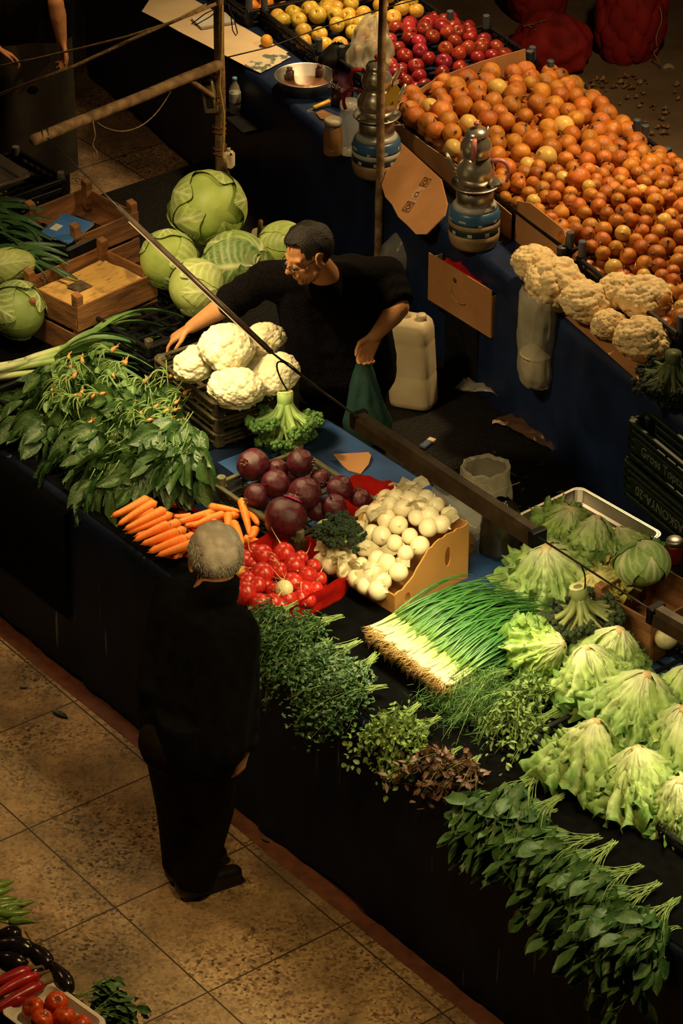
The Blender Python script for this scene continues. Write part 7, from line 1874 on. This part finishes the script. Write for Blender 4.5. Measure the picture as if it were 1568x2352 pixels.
def pepper(label, name, cat, a, b, r, m, z, group, prof=None, seed=0):
    A_, B_ = at(*a, z), at(*b, z); d = B_ - A_; L = d.length; n = 14
    t = thing(name, label, cat, A_, d.to_track_quat('Z', 'Y').to_euler(), group)
    rs = np.random.RandomState(seed); bend = rs.uniform(-.12, .12) * L
    pr = prof or (lambda q: (.6 + .4 * min(1, q * 6)) * (1 - q ** 2.2 * .86))
    path = [Vector((bend * math.sin(q * 3.14), .3 * bend * q, L * q)) for q in np.linspace(0, 1, n)]
    g = G(); g.tube(path, [max(r * pr(q) * (1 + .06 * noise3((q * 6, seed, 1))), .002) for q in np.linspace(0, 1, n)], 12); g.obj('fruit_body', m, t)
    G().tube([(0, 0, .004), (0, 0, -.015), (.004, 0, -.04)], [r * .55, r * .26, r * .2], 8).obj('stalk', M_CALYX if m is not M_PEPG else M_PEPG, t)
    return t
gw = ('topmost', 'second', 'third', 'fourth', 'fifth', 'sixth', 'seventh', 'eighth', 'lowest')
for i, (a, b) in enumerate((((-20, 2040), (32, 2024)), ((-30, 2056), (30, 2040)), ((-20, 2070), (40, 2062)), ((-30, 2084), (50, 2070)), ((-15, 2092), (60, 2080)), ((-10, 2098), (72, 2092)), ((10, 2100), (80, 2072)), ((-40, 2102), (40, 2100)), ((20, 2118), (84, 2120)))):
    pepper(f'long green pepper at the left edge, {gw[i]} of the pile', 'green_pepper', 'pepper', a, b, .017, M_PEPG, .94 - .004 * i, 'green peppers at the bottom left', None, i)
for i, (a, b, r) in enumerate((((120, 2215), (160, 2275), .03), ((-10, 2150), (50, 2148), .035), ((-20, 2195), (60, 2220), .035), ((60, 2168), (115, 2222), .033), ((-20, 2175), (75, 2190), .036), ((95, 2225), (60, 2262), .03))):
    pepper(f'glossy black aubergine, {("beside the edging strip", "left, under the peppers", "left, above the red peppers", "middle, along the strip", "middle of the pile", "touching the red peppers")[i]}', 'aubergine', 'aubergine', a, b, r, M_AUB, .93, 'aubergines at the bottom left', lambda q: (.45 + .55 * min(1, q * 2)) * (1 - max(0, q - .8) * 2.2), i)
for i, (a, b) in enumerate((((70, 2228), (-40, 2272)), ((88, 2240), (-30, 2300)), ((98, 2262), (-20, 2325)), ((60, 2290), (-40, 2345)))):
    pepper(f'long red pepper, {("uppermost", "second", "third", "lowest")[i]} of four at the bottom left', 'red_pepper', 'pepper', a, b, .024, M_PEPR, .95 - .008 * i, 'red peppers at the bottom left', None, 40 + i)
ptm = at(125, 2350, .90)
tray('foam_tray', 'white foam tray filled with orange tomatoes at the bottom left corner', Vector((ptm.x, ptm.y - .0, ZT + .035)), (0, 0, R(-45)), .27, .19, .035, mat('white_foam', (.72, .66, .6), None, 6, .7), .012)
for i, (px, py, z) in enumerate(((78, 2318, .93), (130, 2304, .95), (96, 2345, .945), (147, 2338, .945), (185, 2358, .93), (120, 2382, .93))):
    t = thing('tomato', f'orange tomato with a brown top, {("left back", "highest at the back", "front left", "front right", "right end", "nearest")[i]} in the foam tray', 'tomato', at(px, py, z), (R(20), R(10 * (i - 3)), i), 'tomatoes in the foam tray', .039)
    put('fruit_body', APP[i % 3][0].copy(), M_TOM, t)
    g = G()
    for k in range(5): g.grid(lambda a, b: Vector((math.cos(k * 1.257 + (a - .5) * .7 * (1 - b)) * (.05 + .40 * b), math.sin(k * 1.257 + (a - .5) * .7 * (1 - b)) * (.05 + .40 * b), .80 + .05 * math.sin(b * 2.4) - .02 * b)), 3, 4)
    g.obj('calyx', M_CALYX, t)
for i, (px, py) in enumerate(((190, 2290), (215, 2330))):
    t = herb('rocket', px, py, .90, 2.6, -15, .5, ('upper' if i == 0 else 'lower') + ' green leafy tuft beside the foam tray at the bottom left', 'green_tuft', 'green tufts at the bottom left')
# leaves fallen on the aisle floor
for a, b, lab in (((44, 1579), (66, 1579), 'small dark leaf fallen on the tiles nearest the counter end'), ((120, 1632), (155, 1650), 'longer dark leaf fallen on the tiles left of the man'), ((600, 1925), (618, 1935), 'dark blot of leaf on the tiles right of the man\'s shoes')):
    A_, B_ = at(*a, .006), at(*b, .006); g = G(); d = B_ - A_; add_leaf(g, A_, d, (0, 0, 1), d.length, d.length * .4, 3, (.02, .025, .012), (.012, .015, .008), (.03, .03, .015), .0, 4, 8)
    tag(g.obj('fallen_leaf', M_SPIN, colors=True), lab, 'leaf')
# bags and bits behind the white onions
bag('clear_bag', 'open clear bag with brown roots behind the white onion box', at(1050, 1235, ZT + .0) * 1, [(.05, 0), (.10, .02), (.11, .10), (.10, .18), (.085, .24)], 41, M_CLEAR, 1.1, .8, wr=.18)
for i, (px, py, z) in enumerate(((1003, 1163, 1.02), (1030, 1215, .95), (1065, 1250, .92))):
    t = thing('celery_root', ('top', 'middle', 'lowest')[i] + ' brown knobbly root inside the clear bag behind the onion box', 'root', at(px, py, z), (i, .4, i * 2), 'brown roots in the clear bag', .05); put('root_body', fresh(BEETS[i][0]), mat('brown_root', (.20, .11, .04), (.10, .05, .02), 8, .8, .5, 30), t); put('tail', BEETS[i][1], M_RTAIL, t)
bag('clear_bag', 'upright clear bag with rolled mouth behind the broad bar lamp', at(1110, 1215, .86), [(.03, 0), (.09, .02), (.105, .12), (.10, .22), (.098, .30), (.085, .285)], 44, mat('clear_film_stronger', (.70, .66, .52), (.55, .5, .38), 6, .22, .5, 14, alpha=.38, spec=.9), 1, .85, wr=.14)
g = G(); rs = np.random.RandomState(2)
for k in range(26): s = at(1105, 1140, 1.0) + Vector(rs.normal(0, .03, 3)) * .8; g.tube([s, s + Vector(rs.normal(0, .03, 3)), s + Vector(rs.normal(0, .04, 3))], .0018, 4)
tag(g.obj('root_fibres', mat('yellow_fibre', (.5, .36, .08), None, 20, .8)), 'tangle of yellowish root fibres in the upright clear bag', 'roots', kind='stuff')
bag('black_bag', 'crumpled glossy black bag standing between the clear bag and lettuces', at(1150, 1275, ZT), [(.07, 0), (.10, .03), (.10, .14), (.08, .22), (.03, .26)], 47, mat('glossy_black_film', (.02, .016, .010), None, 5, .18, .8, 14, spec=.9), .8, .7, wr=.2)
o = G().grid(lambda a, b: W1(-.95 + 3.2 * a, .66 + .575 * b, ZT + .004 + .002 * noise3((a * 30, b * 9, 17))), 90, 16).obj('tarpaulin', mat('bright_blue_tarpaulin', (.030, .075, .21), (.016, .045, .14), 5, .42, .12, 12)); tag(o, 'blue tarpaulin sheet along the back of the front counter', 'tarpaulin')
card_panel('torn piece of brown cardboard on the blue cloth behind the beets', [at(765, 1045, ZT + .02), at(846, 1040, ZT + .02), at(852, 1048, ZT + .02), at(846, 1068, ZT + .012), at(828, 1090, ZT + .006), at(800, 1082, ZT + .006), at(786, 1070, ZT + .01)], Vector((0, 0, .004)), name='cardboard_scrap')
card_panel('pale cardboard sheet under the spring onion tips by the lettuce', [at(1140, 1345, ZT + .004), at(1200, 1305, ZT + .004), at(1300, 1400, ZT + .004), at(1230, 1440, ZT + .004)], Vector((0, 0, .003)), M_PAPER, 'paper_sheet', 'paper')
o = G().grid(lambda a, b: W1(-1.02 + 4.2 * a, .015 + (.60 - .24 * (1 if a < .22 else 0)) * b, ZT + .0045 + .003 * noise3((a * 40, b * 9, 3))), 120, 14).obj('black_sheet', M_SHEET); tag(o, 'black plastic sheet under the herbs along the front of the stall', 'plastic sheet')
o = G().grid(lambda a, b: W1(-3.55 + 2.5 * a, -.045 + 1.0 * b if b > .06 else -.045, ZT + .005 + .003 * noise3((a * 30, b * 9, 7)) - (.55 * (1 - b / .06) if b <= .06 else 0)), 80, 36).obj('black_sheet', M_SHEET); tag(o, 'black plastic sheet under spinach and leeks hanging over the edge', 'plastic sheet')
